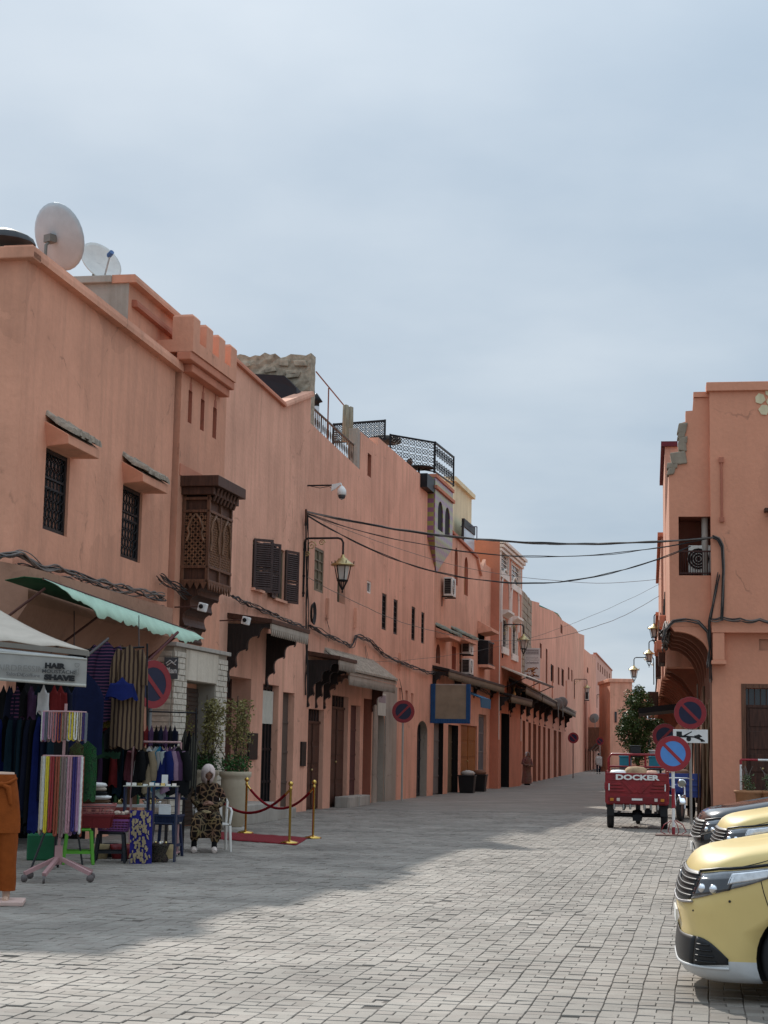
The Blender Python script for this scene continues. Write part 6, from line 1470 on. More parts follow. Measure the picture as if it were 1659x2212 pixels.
    for sg in (-1, 1): MB().ball(car_pt(sg * 86, .66, .0), .009, 8).ball(car_pt(sg * 46, .585, 0), .007, 8).build('sensor', BLKPL, th)
    for xc in (.82, 3.42):
        for sy in (-1, 1):
            t_ = MB(); r_ = MB(); wheel_mesh(t_, r_, (xc, sy * .755, .30), .30, .19); w_ = t_.build('wheel', RUBBER, th); r_.build('rim', RIM, w_)
    MB().box(1.25, 1.45, -1.0, -.86, 1.02, 1.14).build('mirror', paint, th, bevel=.03); MB().box(1.25, 1.45, .86, 1.0, 1.02, 1.14).build('mirror', paint, th, bevel=.03)
    return th
YEL = mat('taxi_yellow', (.71, .53, .205), .5, 0, .06, 1.5, coat=.3); BLKC = mat('black_car_paint', (.012, .011, .012), .25, 0, .05, 1.5, coat=1.0); SKW = mat('silver_skirt', (.60, .60, .59), .4, 0, .08)
p = atY(1463, 1965, 12.1); build_car('nearest pale yellow taxi, nose into the street at the right edge', (p.x, 12.1, 0), -.150, YEL, SKW, 'cars parked nose to the street')
p = atY(1538, 1840, 18.9); build_car('second pale yellow car parked behind the nearest taxi', (p.x, 18.9, 0), -.15, YEL, None, 'cars parked nose to the street')
p = atY(1495, 1810, 21.2); build_car('glossy black car parked beyond the two yellow ones', (p.x, 21.2, 0), -.15, BLKC, None, 'cars parked nose to the street')

# ------------------------------------------------------------------ red cargo tricycle seen from behind
TRED = mat('tricycle_red', (.24, .012, .018), .48, 0, .35, 5, .2, 9, coat=.15); TREDD = mat('tricycle_red_dark', (.17, .01, .014), .45)
pc = gp(1376.5, 1791); TR = thing('cargo_tricycle', 'red motor cargo tricycle seen from behind, loaded, with white DOCKER lettering', 'tricycle', (pc.x, pc.y, 0), R.rz)
HWB = .66
b_ = MB(); b_.box(-HWB, HWB, .02, 1.75, .52, .58).box(-HWB, -HWB + .03, .03, 1.75, .58, 1.12).box(HWB - .03, HWB, .03, 1.75, .58, 1.12).box(-HWB, HWB, 1.72, 1.75, .58, 1.12)
b_.build('cargo_bed', TRED, TR, bevel=.008)
tg = MB().box(-HWB - .01, HWB + .01, -.02, .015, .56, 1.20).build('tailgate', TRED, TR, bevel=.012)
ribs = MB()
for z_ in (.83, .90, .97): 
    for (a, b) in ((-.60, -.26 + (z_ - .83) * -.6), (.26 - (z_ - .83) * -.6, .60)): ribs.box(a, b, -.05, -.0205, z_ - .022, z_ + .018)
ribs.prism([(-.36, -.0205, 1.04), (-.27, -.0205, 1.04), (-.0, -.0205, .80), (-.06, -.0205, .775), (-.09, -.0205, .775)], (0, -.02, 0)).prism([(.36, -.0205, 1.04), (.09, -.0205, .775), (.06, -.0205, .775), (.0, -.0205, .795), (.27, -.0205, 1.04)], (0, -.021, 0))
ribs.box(-.62, .62, -.03, -.0205, .775, .79).box(-.63, .63, -.034, -.0205, 1.05, 1.07)
ribs.build('pressed_ribs', TRED, tg, bevel=.006)
MB().box(-HWB - .02, HWB + .02, -.035, .03, .54, .60).box(-HWB - .02, HWB + .02, -.03, .03, 1.18, 1.215).build('edge_rail', TRED, tg, bevel=.008)
for sx in (-1, 1): MB().tube([(sx * .675, .0, .56), (sx * .675, .0, 1.24)], .022, 8).box(sx * .69 - .02, sx * .69 + .02, -.05, -.02, .85, 1.0).build('corner_post', TRED if sx < 0 else TRED, tg)
for sx in (-1, 1): MB().box(sx * .61 - .012, sx * .61 + .012, -.045, -.04, .83, .98).build('reflector_strip', WHITE, tg)
lettering('lettering', 'DOCKER', .15, WHITE, tg, (0.0, -.037, 1.115), (1, 0, 0), (0, 0, 1), ext=.003, bold=.007, sx=1.55)
MB().box(-.62, .62, -.05, .0, .545, .70).build('lamp_panel', TREDD, TR, bevel=.01)
for sx in (-1, 1):
    MB().box(sx * .55 - .04, sx * .55 + .04, -.075, -.051, .60, .665).build('indicator', mat('amber_lamp', (.55, .20, .02), .3), TR, bevel=.008); MB().box(sx * .41 - .035, sx * .41 + .035, -.075, -.051, .60, .67).build('reverse_lamp', mat('clear_lamp', (.62, .55, .5), .25), TR, bevel=.008)
MB().box(-.115, .115, -.065, -.051, .62, .665).build('small_plate', WHITE, TR)
rk = MB(); h1, h2 = 1.24, 1.62; rk.tube([(-.66, 1.7, 1.1), (-.66, 1.7, h2 - .1), (-.60, 1.7, h2), (.60, 1.7, h2), (.66, 1.7, h2 - .1), (.66, 1.7, 1.1)], .028, 8).tube([(-.66, 1.7, 1.34), (.66, 1.7, 1.34)], .024, 8)
for x_ in (-.18, .18): rk.tube([(x_, 1.7, 1.1), (x_, 1.7, h2)], .022, 7)
for sx in (-1, 1): rk.tube([(sx * .67, .02, 1.24), (sx * .67, 1.7, 1.24)], .02, 7)
rk.build('head_rack', TRED, TR)
for sx in (-1, 1):
    t_ = MB(); r_ = MB(); wheel_mesh(t_, r_, (sx * .59, .42, .285), .285, .15, axis=(1, 0, 0)); w_ = t_.build('wheel', RUBBER, TR); r_.build('rim', IRON, w_)
    MB().prism([(sx * .50, .1, .45), (sx * .50, .12, .56), (sx * .50, .75, .56), (sx * .50, .75, .45), (sx * .50, .6, .5), (sx * .50, .25, .5)], (sx * .18, 0, 0)).build('mudguard', BLKPL, TR)
    MB().box(sx * .58 - .08, sx * .58 + .08, .04, .06, .28, .5).build('mud_flap', RUBBER, TR)
ch = MB(); ch.tube([(-.55, .42, .29), (.55, .42, .29)], .045, 8).lathe([(.001, -.13), (.10, -.1), (.13, 0), (.10, .1), (.001, .13)], (0, .42, .29), 14, axis=(1, 0, 0)).box(-.32, -.27, .05, 2.3, .40, .5).box(.27, .32, .05, 2.3, .40, .5).box(-.1, .1, .1, .5, .17, .3).box(.16, .32, .2, .6, .32, .44)
for x_ in (-.4, .4): ch.box(x_ - .03, x_ + .03, -.1, .9, .33, .36)
ch.build('axle_and_chassis', IRON, TR)
for k, x_ in enumerate((-.5, -.3, -.15, .16, .3, .45)): MB().lathe([(.02, 0), (.03, .06), (.02, .13)], (x_, .03, .42), 8).build('bracket', STEEL, TR)
# front end of the tricycle
ft = MB(); fr2 = MB(); wheel_mesh(ft, fr2, (0, 2.95, .29), .29, .11, axis=(1, 0, 0)); w_ = ft.build('wheel', RUBBER, TR); fr2.build('rim', IRON, w_)
MB().tube([(0, 2.95, .3), (0, 2.72, 1.0)], .05, 8).tube([(-.42, 2.5, 1.12), (-.2, 2.65, 1.05), (.2, 2.65, 1.05), (.42, 2.5, 1.12)], .02, 7).build('fork_and_bars', IRON, TR)
MB().box(-.22, .22, 1.85, 2.4, .75, .9).build('seat', BLKPL, TR, bevel=.04); MB().box(-.16, .16, 2.35, 2.75, .6, .95).build('tank', TRED, TR, bevel=.06)
# load: each piece a thing resting in the bed
def load(name, label, cat, mb, m, loc, rz=0.0, bevel=0.0):
    o = mb.build(name, m, None, TR.matrix_basis @ Vector(loc) if False else None, None, bevel)
    o.matrix_world = Matrix.Translation(TR.location) @ Matrix.Rotation(TR.rotation_euler.z, 4, 'Z') @ Matrix.Translation(loc) @ Matrix.Rotation(rz, 4, 'Z')
    return tag(o, label, cat)
def sack(w, d, h, seed=0):
    rs = random.Random(seed); mb = MB(); P = []
    for i in range(9):
        v = math.pi * i / 8; row = []
        for j in range(13):
            u = 2 * math.pi * j / 12; q = 1 + rs.uniform(-.07, .07)
            row.append((w / 2 * q * (abs(math.cos(u)) ** .7 * (1 if math.cos(u) > 0 else -1)) * math.sin(v) ** .5, d / 2 * q * (abs(math.sin(u)) ** .7 * (1 if math.sin(u) > 0 else -1)) * math.sin(v) ** .5, -h / 2 * math.cos(v) + h / 2))
        row[-1] = row[0]; P.append(row)
    return mb.sheet(P)
load('sack', 'white sack at the left of the red tricycle load', 'sack', sack(.42, .6, .26, 1), WHITE, (-.42, .5, 1.02))
load('sack', 'cream sack at the right of the red tricycle load', 'sack', sack(.3, .5, .26, 2), mat('cream_sack', (.55, .33, .24), .8), (.32, .5, 1.02))
load('paper_heap', 'crumpled tan paper heap in the middle of the red tricycle load', 'paper', sack(.55, .6, .36, 3), mat('tan_paper', (.38, .26, .15), .9, 0, .4, 9), (-.03, .6, 1.0))
load('cardboard_box', 'brown carton deep in the red tricycle bed', 'box', MB().box(-.5, .5, -.35, .35, 0, .5), mat('carton', (.25, .15, .08), .9), (0, 1.2, .58), .02, .01)
load('blue_crate', 'teal blue crate behind the left of the tricycle head rack', 'crate', MB().box(-.14, .14, -.15, .15, 0, .25).box(-.15, .15, -.16, .16, .25, .29), mat('teal_plastic', (.02, .20, .28), .5), (-.28, 2.0, 1.30), .0, .01)
load('blue_crate', 'teal blue crate behind the right of the tricycle head rack', 'crate', MB().box(-.14, .14, -.15, .15, 0, .25).box(-.15, .15, -.16, .16, .25, .29), mat('teal_plastic', (.02, .20, .28), .5), (.40, 2.0, 1.30), .0, .01)
load('black_box', 'black plastic box standing above the tricycle head rack', 'box', MB().box(-.12, .12, -.2, .2, 0, .24).box(-.13, .13, -.21, .21, .24, .27), BLKPL, (-.05, 2.0, 1.56), .0, .015)
load('box_support', 'dark board carrying the crates behind the tricycle head rack', 'board', MB().box(-.6, .6, -.25, .25, -.03, 0).box(-.55, -.5, -.02, .02, -.7, -.03).box(.5, .55, -.02, .02, -.7, -.03), BLKPL, (0, 2.02, 1.295))
load('white_tub', 'white tub right of the black box on the tricycle', 'tub', MB().lathe([(.13, 0), (.16, .12), (.17, .12), (.17, .14), (.0, .14)], k=14), WHITE, (.42, 2.0, 1.59))
# ------------------------------------------------------------------ blue tricycle facing the camera
BLU = mat('tricycle_blue', (.012, .035, .20), .4, 0, .15, 3, coat=.3)
pc = gp(1470, 1774); TB = thing('blue_tricycle', 'blue motor tricycle facing the camera behind the sign posts', 'tricycle', (pc.x, pc.y, 0), R.rz + .12)
t_ = MB(); r_ = MB(); wheel_mesh(t_, r_, (0, 0, .30), .30, .12, axis=(.94, -.34, 0)); w_ = t_.build('wheel', RUBBER, TB); r_.build('rim', RIM, w_)
MB().tube([(-.1, -.02, .3), (-.12, .12, .62), (-.13, .25, .95)], .026, 8).tube([(.1, -.06, .3), (.12, .08, .62), (.13, .22, .95)], .026, 8).build('fork', CHROME, TB)
P = [[(sx * .085 + .02, -.34 * math.cos(a), .30 + .36 * math.sin(a)) for sx in (-1, -.4, .4, 1)] for a in [math.radians(d) for d in range(20, 150, 12)]]; MB().sheet(P).build('mudguard', CHROME, TB, solid=.006)
MB().lathe([(.001, -.02), (.10, -.01), (.11, .02), (.10, .07), (.06, .13), (.001, .15)], (.04, -.02, .93), 16, axis=(0, 1, 0)).build('headlight', CHROME, TB); MB().lathe([(.001, .0), (.085, .005)], (.04, -.045, .93), 16, axis=(0, 1, 0)).build('lens', mat('lamp_glass', (.25, .24, .2), .1, .2), TB)
MB().tube([(-.38, .42, 1.02), (-.2, .22, 1.06), (.2, .22, 1.06), (.38, .42, 1.02)], .018, 7).build('handlebar', CHROME, TB)
for sx in (-1, 1): MB().tube([(sx * .22, .24, 1.06), (sx * .28, .2, 1.26)], .008, 5).lathe([(.001, 0), (.055, .005), (.05, .02)], (sx * .29, .2, 1.3), 10, axis=(0, 1, 0)).build('mirror', BLKPL, TB)
MB().box(-.13, .13, .3, .8, .66, .9).build('tank', BLU, TB, bevel=.06); MB().box(-.18, .18, .8, 1.35, .72, .84).build('seat', BLKPL, TB, bevel=.04); MB().box(-.16, .16, .25, 1.4, .28, .62).build('engine', IRON, TB, bevel=.04)
bd = MB().box(-.28, .72, 1.5, 3.2, .55, .6).box(-.28, -.25, 1.5, 3.2, .6, 1.14).box(.69, .72, 1.5, 3.2, .6, 1.14).box(-.28, .72, 1.5, 1.53, .6, 1.16).box(-.28, .72, 3.17, 3.2, .6, 1.14)
for z_ in (.7, .84, .98): bd.box(-.24, .68, 1.475, 1.499, z_, z_ + .05)
bd.build('cargo_bed', BLU, TB, bevel=.006)
for sx in (-.2, .64):
    t_ = MB(); r_ = MB(); wheel_mesh(t_, r_, (sx, 2.5, .285), .285, .14, axis=(1, 0, 0)); w_ = t_.build('wheel', RUBBER, TB); r_.build('rim', IRON, w_)
MB().box(-.15, .6, 2.46, 2.54, .24, .32).box(.18, .26, 1.3, 2.6, .4, .5).build('axle', IRON, TB)
def prop_at(parent, mb, name, label, cat, m, loc, bevel=0):
    o = mb.build(name, m, None, None, None, bevel); o.matrix_world = Matrix.Translation(parent.location) @ Matrix.Rotation(parent.rotation_euler.z, 4, 'Z') @ Matrix.Translation(loc); return tag(o, label, cat)
prop_at(TB, sack(.8, 1.2, .5, 9), 'bundle', 'brown bundle lying in the blue tricycle bed', 'bundle', mat('brown_bundle', (.16, .08, .05), .9, 0, .4), (.22, 2.3, .78))

# ------------------------------------------------------------------ cloth materials and helpers
def striped(name, c1, c2, sc=14.0, axis=0, sharp=.5):
    if name in MATS: return MATS[name]
    m, t, b = newmat(name); Lk = t.links; N = t.nodes.new
    tcn = N('ShaderNodeTexCoord'); w = N('ShaderNodeTexWave'); w.bands_direction = 'XYZ'[axis]; w.inputs['Scale'].default_value = sc; w.inputs['Distortion'].default_value = 1.2; Lk.new(tcn.outputs['Object'], w.inputs[0])
    cr_ = N('ShaderNodeValToRGB'); cr_.color_ramp.elements[0].position = sharp - .05; cr_.color_ramp.elements[0].color = (*c1, 1); cr_.color_ramp.elements[1].position = sharp + .05; cr_.color_ramp.elements[1].color = (*c2, 1)
    Lk.new(w.outputs['Fac'], cr_.inputs[0]); Lk.new(cr_.outputs[0], b.inputs['Base Color']); b.inputs['Roughness'].default_value = .85; b.inputs['Specular IOR Level'].default_value = .15
    MATS[name] = m; return m
def spotted(name, c1, c2, c3, sc=16.0):
    if name in MATS: return MATS[name]
    m, t, b = newmat(name); Lk = t.links; N = t.nodes.new
    tcn = N('ShaderNodeTexCoord'); nz_ = N('ShaderNodeTexNoise'); nz_.inputs['Scale'].default_value = sc * .5; Lk.new(tcn.outputs['Object'], nz_.inputs[0])
    vo = N('ShaderNodeTexVoronoi'); vo.feature = 'DISTANCE_TO_EDGE'; vo.inputs['Scale'].default_value = sc; Lk.new(tcn.outputs['Object'], vo.inputs['Vector'])
    cr_ = N('ShaderNodeValToRGB'); e = cr_.color_ramp.elements; e[0].position = 0.0; e[0].color = (*c2, 1); e[1].position = .22; e[1].color = (*c1, 1); k = e.new(.12); k.color = (*c3, 1)
    Lk.new(vo.outputs['Distance'], cr_.inputs[0]); mx = N('ShaderNodeMix'); mx.data_type = 'RGBA'; mx.blend_type = 'MULTIPLY'; mx.inputs[0].default_value = .5; Lk.new(cr_.outputs[0], mx.inputs[6]); Lk.new(nz_.outputs['Color'], mx.inputs[7]); Lk.new(mx.outputs[2], b.inputs['Base Color'])
    b.inputs['Roughness'].default_value = .85; b.inputs['Specular IOR Level'].default_value = .15
    MATS[name] = m; return m
def cloth(name, c): return mat('cloth_' + name, c, .85, 0, .22, 7, .3, 60, spec=.15)
NAVY = cloth('navy', (.007, .009, .022)); TEAL = cloth('teal', (.006, .018, .028)); BLACKC = cloth('black', (.007, .007, .008)); ROYAL = cloth('royal', (.007, .013, .085)); DKRED = cloth('dark_red', (.15, .015, .015)); PURP = cloth('purple', (.075, .035, .08)); GREYC = cloth('grey', (.33, .32, .31)); WHITEC = cloth('white', (.60, .58, .56)); BROWNC = cloth('brown', (.11, .062, .035)); DKGREEN = cloth('dark_green', (.02, .055, .03)); TURQ = cloth('turquoise', (.02, .14, .22)); LILAC = cloth('lilac', (.24, .15, .21))
STRIPE1 = striped('brown_stripe', (.035, .02, .016), (.17, .11, .065), 5.0, 0, .45); STRIPE2 = striped('purple_stripe', (.012, .010, .03), (.12, .045, .09), 6.5, 2, .75)
ORD = ['first', 'second', 'third', 'fourth', 'fifth', 'sixth', 'seventh', 'eighth', 'ninth', 'tenth', 'eleventh', 'twelfth', 'thirteenth', 'fourteenth', 'fifteenth', 'sixteenth', 'seventeenth', 'eighteenth', 'nineteenth', 'twentieth']
def drape(w, h, thick=.05, folds=5, flare=1.1, sleeves=False, seed=0, nz=10, nu=24, shoulder=.5):
    """hanging garment: closed folded tube, narrow at the hanger, wavy hem; local origin at the hanger, hangs down"""
    rs = random.Random(seed); ph = rs.uniform(0, 6); P = []
    for i in range(nz + 1):
        t = i / nz; ww = w * (shoulder + (1 - shoulder) * min(1, t * 5) ** .6) * (1 + (flare - 1) * t) / 2; row = []
        for j in range(nu + 1):
            a = 2 * math.pi * j / nu; q = 1 + .16 * math.sin(folds * a + ph + 1.5 * t) * min(1, t * 3)
            row.append((ww * math.cos(a) * q, thick * (.5 + .9 * t) * math.sin(a) * (1 + .5 * math.sin(folds * a * .5 + ph)), -h * t - (.05 * abs(math.cos(a)) * (1 - t) * 2 if i < 3 else 0) + (.03 * math.sin(folds * a + ph) if i == nz else 0)))
        row[-1] = row[0]; P.append(row)
    mb = MB().sheet(P)
    if sleeves:
        for sg in (-1, 1):
            x0 = sg * w * .42; mb.tube([(x0 * .8, 0, -.08), (x0 * 1.15, .01, -.25), (x0 * 1.28, .0, -.42), (x0 * 1.3, .01, -.6 if h > .8 else -.5)], [.06, .07, .065, .06], 8)
    return mb
def hang(name, label, cat, mb, m, loc, rz=0.0, group=None):
    o = mb.build(name, m, None, loc, rz); return tag(o, label, cat, group)
PINKM = mat('dusty_pink_metal', (.42, .24, .235), .45, 0, .12)
# ------------------------------------------------------------------ awnings of the stall
Yb = 20.6
fr0, fr1 = atY(-150, 1368, Yb), atY(192, 1404, Yb); bk0 = atY(-150, 1262, Yb + 1.9); bk1 = atY(-8, 1312, Yb + 1.9)
BA = thing('barber_awning', 'cream awning with a printed sign board reading HAIR MOUSTACHE SHAVE', 'awning', (0, 0, 0))
BA.location = fr1; inv = lambda p: Vector(p) - fr1
P = []
for i in range(7):
    t = i / 6; a = inv(fr0).lerp(inv(bk0), t); b = inv(fr1).lerp(inv(bk1), t); P.append([a.lerp(b, j / 10) - Vector((0, 0, .05 * math.sin(math.pi * t) + .015 * math.sin(j * 2.1))) for j in range(11)])
CANV = mat('cream_canvas', (.52, .45, .37), .8, 0, .12, 3); MB().sheet(P).build('canvas', CANV, BA, solid=.012)
e0, e1 = inv(fr0), inv(fr1)
MB().tube([e0 + Vector((0, -.02, -.12)), e1 + Vector((-.06, -.02, -.12))], .028, 8).build('front_roller', mat('white_tube', (.55, .55, .53), .4), BA)
MB().obox((e0 + e1) / 2 + Vector((0, 0, -.045)), (e1 - e0) / 2, (0, .05, 0), (0, 0, .03)).build('front_flap', mat('grimy_canvas', (.22, .20, .17), .9), BA)
b0, b1 = inv(atY(-150, 1398, Yb - .05)), inv(atY(188, 1424, Yb - .05)); hgt = Vector((0, 0, -.325)); th_ = Vector((0, .012, 0))
sb = MB().prism([b0, b1, b1 + hgt, b0 + hgt], th_).build('sign_board', mat('grey_banner', (.36, .345, .315), .7, 0, .14, 4), BA)
MB().tube([b0 + hgt, b1 + hgt], .022, 6).tube([b0, b1], .012, 6).build('banner_hem', mat('pale_hem', (.50, .48, .42), .6), BA)
bx_ = (b1 - b0).normalized()
def on_board(px, py): q = inv(atY(px, py, Yb - .08)); return q
BKT = mat('print_black', (.012, .012, .013), .6); GYT = mat('print_grey', (.14, .135, .13), .7); FGT = mat('print_faint', (.25, .24, .22), .8)
def prt(t, x, y, s, m, sx=1.0, bold=0.0): 
    q = on_board(x, y); return lettering('lettering', t, s, m, BA, q, bx_, (0, 0, 1), ext=.002, bold=bold, sx=sx)
prt('HAIR', 118, 1439, .085, BKT, 1.25, .006); prt('MOUSTACHE', 128, 1451.5, .062, mat('print_dark', (.06, .06, .06), .7), 1.15, .001); prt('SHAVE', 128, 1464.5, .085, BKT, 1.45, .007); prt('HAIRDRESSING', 45, 1444, .105, FGT, 1.05); prt('Salon', 26, 1456, .062, GYT, 1.1); prt('De', 44, 1457.5, .062, GYT, 1.1); prt('Coiffure', 66, 1459, .062, GYT, 1.1)
q = on_board(165, 1446); lettering('lettering', 'DTR', .085, FGT, BA, q, (0, 0, -1), bx_, ext=.002)
MB().tube([e1 + Vector((-.05, 0, -.1)), e1 + Vector((-.05, 1.7, .25))], .02, 6).tube([e0 + Vector((.0, 0, -.1)), inv(bk0) + Vector((0, 0, -.1))], .02, 6).build('folding_arm', IRON, BA)
# green awning on the corner house
GA = wthing(A, 'green_awning', 'torn pale green awning above the clothes stall', 'awning')
gN = 1.15; g0s, g0z = A.hit(93, 1250, gN); g1s, g1z = A.hit(420, 1366, gN); gz_ = (g0z + g1z) / 2
g1s2 = g1s; GRN = mat('green_canvas', (.44, .62, .48), .75, 0, .14, 3); GRND = mat('green_canvas_under', (.015, .10, .04), .85, 0, .2, 3)  # one canvas: sunlit valance pale, canopy dark, light and shade put in colour
ns = 64; P0 = []; P1 = []; rs = random.Random(4)
for j in range(ns + 1):
    t = j / ns; y = g0s + (g1s - g0s) * t; zt_ = g0z + (g1z - g0z) * t
    hh = .34 * (1 - .2 * t) + rs.uniform(-.045, .035) + .02 * math.sin(j * .5); hh = hh * (.25 + 3 * t if t < .25 else 1) * (1 if t < .9 else 1 - (t - .9) * 6)
    P0.append([(.57, y, zt_ - .02), (.86, y, zt_ + .03 + .01 * math.sin(j)), (gN, y, zt_)])
    P1.append([(gN + .004, y, zt_), (gN + .10 + .008 * math.sin(j * .7), y + .0, zt_ - hh * .5), (gN + .19 + .012 * math.sin(j * .6), y + .0, zt_ - max(.02, hh))])
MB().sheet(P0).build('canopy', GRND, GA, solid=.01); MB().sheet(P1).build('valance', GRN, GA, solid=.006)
for y in (g0s + .1, g0s + 3.0, g1s - .3): MB().tube([(.1, y - .0, gz_ - .8), (gN, y, gz_ - .02)], .02, 6).build('strut', mat('rust_strut', (.10, .04, .03), .7), GA)
MB().tube([(gN, g0s, g0z), (gN, g1s, g1z)], .018, 6).build('front_bar', mat('rust_strut', (.10, .04, .03), .7), GA)
# dark red pole leaning out under the green awning
q0, q1 = atY(384, 1366, 29.5), atY(300, 1446, 28.0); o = MB().tube([q0, q1], .026, 7).build('red_pole', mat('oxide_pole', (.09, .015, .015), .6)); tag(o, 'dark red pole slanting from the green awning to the no parking sign', 'pole')
# ------------------------------------------------------------------ hanging robes under the awning
def put(name, label, cat, x, y, Y, mb, m, rz=0.0, group=None): return hang(name, label, cat, mb, m, atY(x, y, Y), rz, group)
Yr = 25.0
rail = MB().tube([atY(148, 1405, Yr), atY(312, 1398, Yr)], .016, 6).tube([atY(160, 1405, Yr), atY(160, 1320, Yr + .8)], .008, 5).tube([atY(300, 1398, Yr), atY(300, 1330, Yr + 1)], .008, 5).build('garment_rail', IRON); tag(rail, 'dark rail holding the robes under the green awning', 'rail')
put('robe', 'brown striped robe hanging in front of the no parking sign', 'robe', 281, 1392, Yr - .3, drape(.40, 1.52, .07, 6, 1.15, True, 3, nz=14), STRIPE1, .1)
put('robe', 'purple and black striped robe hanging left of the brown one', 'robe', 232, 1385, Yr - .1, drape(.42, 1.2, .07, 5, 1.05, True, 4), STRIPE2, .15)
put('robe', 'plain brown robe half behind the striped one', 'robe', 262, 1392, Yr + .1, drape(.36, 1.35, .06, 5, 1.1, True, 5), BROWNC, -.1)
put('robe', 'bright royal blue robe with hem swung outward', 'robe', 264, 1462, Yr - .45, drape(.30, .32, .06, 4, 1.5, False, 6), ROYAL, .2)
put('robe', 'black robe hanging at the back of the stall', 'robe', 205, 1392, Yr + .2, drape(.45, 1.5, .08, 5, 1.1, False, 7), BLACKC)
put('robe', 'long dark blue robe hanging behind the necklace stand', 'robe', 190, 1455, Yr - .6, drape(.42, 1.15, .07, 6, 1.1, False, 8), cloth('midnight', (.006, .009, .035)))
put('robe', 'dark red cloth hanging between the robes', 'cloth', 236, 1500, Yr + .1, drape(.36, .55, .05, 5, 1.0, False, 9), DKRED)
for k, (x, yt, w_, h_) in enumerate(((110, 1420, .75, 2.2), (165, 1410, .7, 1.9), (222, 1405, .6, 1.5))):  # added black sheets stand in for the shade inside the shop
    put('dark_drape', ['black curtain at the left behind the clothes rack', 'black curtain in the middle behind the robes', 'black curtain at the right behind the robes'][k], 'curtain', x, yt, Yr + .55, drape(w_, h_, .06, 9, 1.0, False, 120 + k, shoulder=.95), BLACKC)
put('embroidered_cloth', 'yellow embroidered cloth panel under the red cloth', 'cloth', 238, 1536, Yr, drape(.24, .27, .03, 4, 1.0, False, 10, shoulder=1), spotted('yellow_embroidery', (.20, .13, .02), (.02, .015, .01), (.28, .2, .05), 22))
put('shawl', 'dark green shawl hanging low behind the robes', 'shawl', 226, 1545, Yr + .05, drape(.5, .62, .06, 6, 1.0, False, 11), DKGREEN)
put('shawl', 'black lace shawl with a pointed hem', 'shawl', 246, 1560, Yr - .15, drape(.3, .42, .05, 6, .8, False, 12), BLACKC)
for k in range(9):
    put('hanging_dress', 'dark garment, %s from the left on the wall behind the tables' % ORD[k], 'dress', 196 + k * 13, 1585 + 6 * (k % 3), 25.9, drape(.17, .75 + .1 * (k % 4), .07, 5, 1.15, k % 3 == 0, 140 + k), (BLACKC, NAVY, PURP, BLACKC, DKRED, TEAL, BLACKC, BROWNC, NAVY)[k], U(-.3, .3), 'dark garments on the stall wall')
for k in range(6):
    put('scarf', 'dark patterned scarf, %s from the left under the barber awning' % ORD[k], 'scarf', 8 + k * 15, 1480, 21.6, drape(.14, .42, .05, 5, 1.2, False, 160 + k), (BLACKC, NAVY, STRIPE2, BLACKC, PURP, TEAL)[k], U(-.4, .4), 'scarves under the barber awning')
put('cloth_panel', 'olive green patterned cloth panel left of the wall shutter', 'cloth', 168, 1600, 23.0, drape(.22, .78, .04, 5, 1.0, False, 13, shoulder=1), spotted('olive_pattern', (.06, .08, .03), (.03, .02, .01), (.12, .12, .05), 20))
put('cloth_panel', 'green leafy cloth panel beside the olive one', 'cloth', 190, 1600, 23.0, drape(.24, .80, .04, 5, 1.0, False, 14, shoulder=1), spotted('leaf_pattern', (.02, .09, .03), (.01, .03, .015), (.05, .13, .05), 18))
for k, (x, c, nm) in enumerate(((95, WHITEC, 'grey white'), (118, DKRED, 'dark red'), (132, DKRED, 'crimson'), (146, NAVY, 'navy'))):
    put('scarf', nm + ' scarf hanging just under the barber sign board', 'scarf', x, 1478, 21.2 + .1 * k, drape(.13, .36, .04, 4, 1.3, False, 30 + k), c)
# ------------------------------------------------------------------ garment racks
def rack(name, label, x0, x1, yt, Y, ybase, m, posts=True):
    a, b = atY(x0, yt, Y), atY(x1, yt, Y); th = thing(name, label, 'clothes rack', ((a.x + b.x) / 2, Y, 0)); w = (b.x - a.x) / 2; h = a.z
    mb = MB(); mb.tube([(-w, 0, h), (w, 0, h)], .016, 8)
    if posts:
        mb.tube([(-w, 0, 0.06), (-w, 0, h)], .018, 8).tube([(w, 0, 0.06), (w, 0, h)], .018, 8)
        for sx in (-1, 1): mb.tube([(sx * w, -.25, .05), (sx * w, .25, .05)], .018, 8)
    mb.build('frame', m, th)
    for sx in (-1, 1):
        for sy in (-1, 1): MB().lathe([(.001, -.015), (.035, -.012), (.035, .012), (.001, .015)], (sx * w, sy * .23, .036), 10, axis=(1, 0, 0)).build('caster', BLKPL, th)
    return th, a, b
rk1, a, b = rack('clothes_rack', 'tall dark clothes rack at the left behind the necklace stand', -40, 134, 1511, 22.2, 1880, IRON)
cols = [(NAVY, 'navy'), (TEAL, 'dark teal'), (BLACKC, 'black'), (NAVY, 'navy'), (ROYAL, 'royal blue'), (BLACKC, 'black'), (TEAL, 'dark teal'), (NAVY, 'navy'), (TEAL, 'petrol'), (BLACKC, 'black'), (NAVY, 'dark blue'), (BLACKC, 'charcoal'), (ROYAL, 'indigo'), (NAVY, 'ink blue'), (TEAL, 'dark petrol'), (BLACKC, 'black')]
for k, (c, nm) in enumerate(cols):
    t = (k + .5) / len(cols); p = a.lerp(b, t); ln = U(1.2, 1.75)
    hang('hanging_dress', '%s long garment, %s from the left on the tall dark rack' % (nm, ORD[k]), 'dress', drape(.34, ln, .07, 5, 1.2, False, 40 + k, nz=12), c, p - Vector((0, 0, .04)), U(1.0, 1.5), 'garments on the tall dark rack')
rk2, a, b = rack('clothes_rack', 'pink metal clothes rack beside the seated woman', 288, 391, 1602, 25.2, 1835, PINKM)
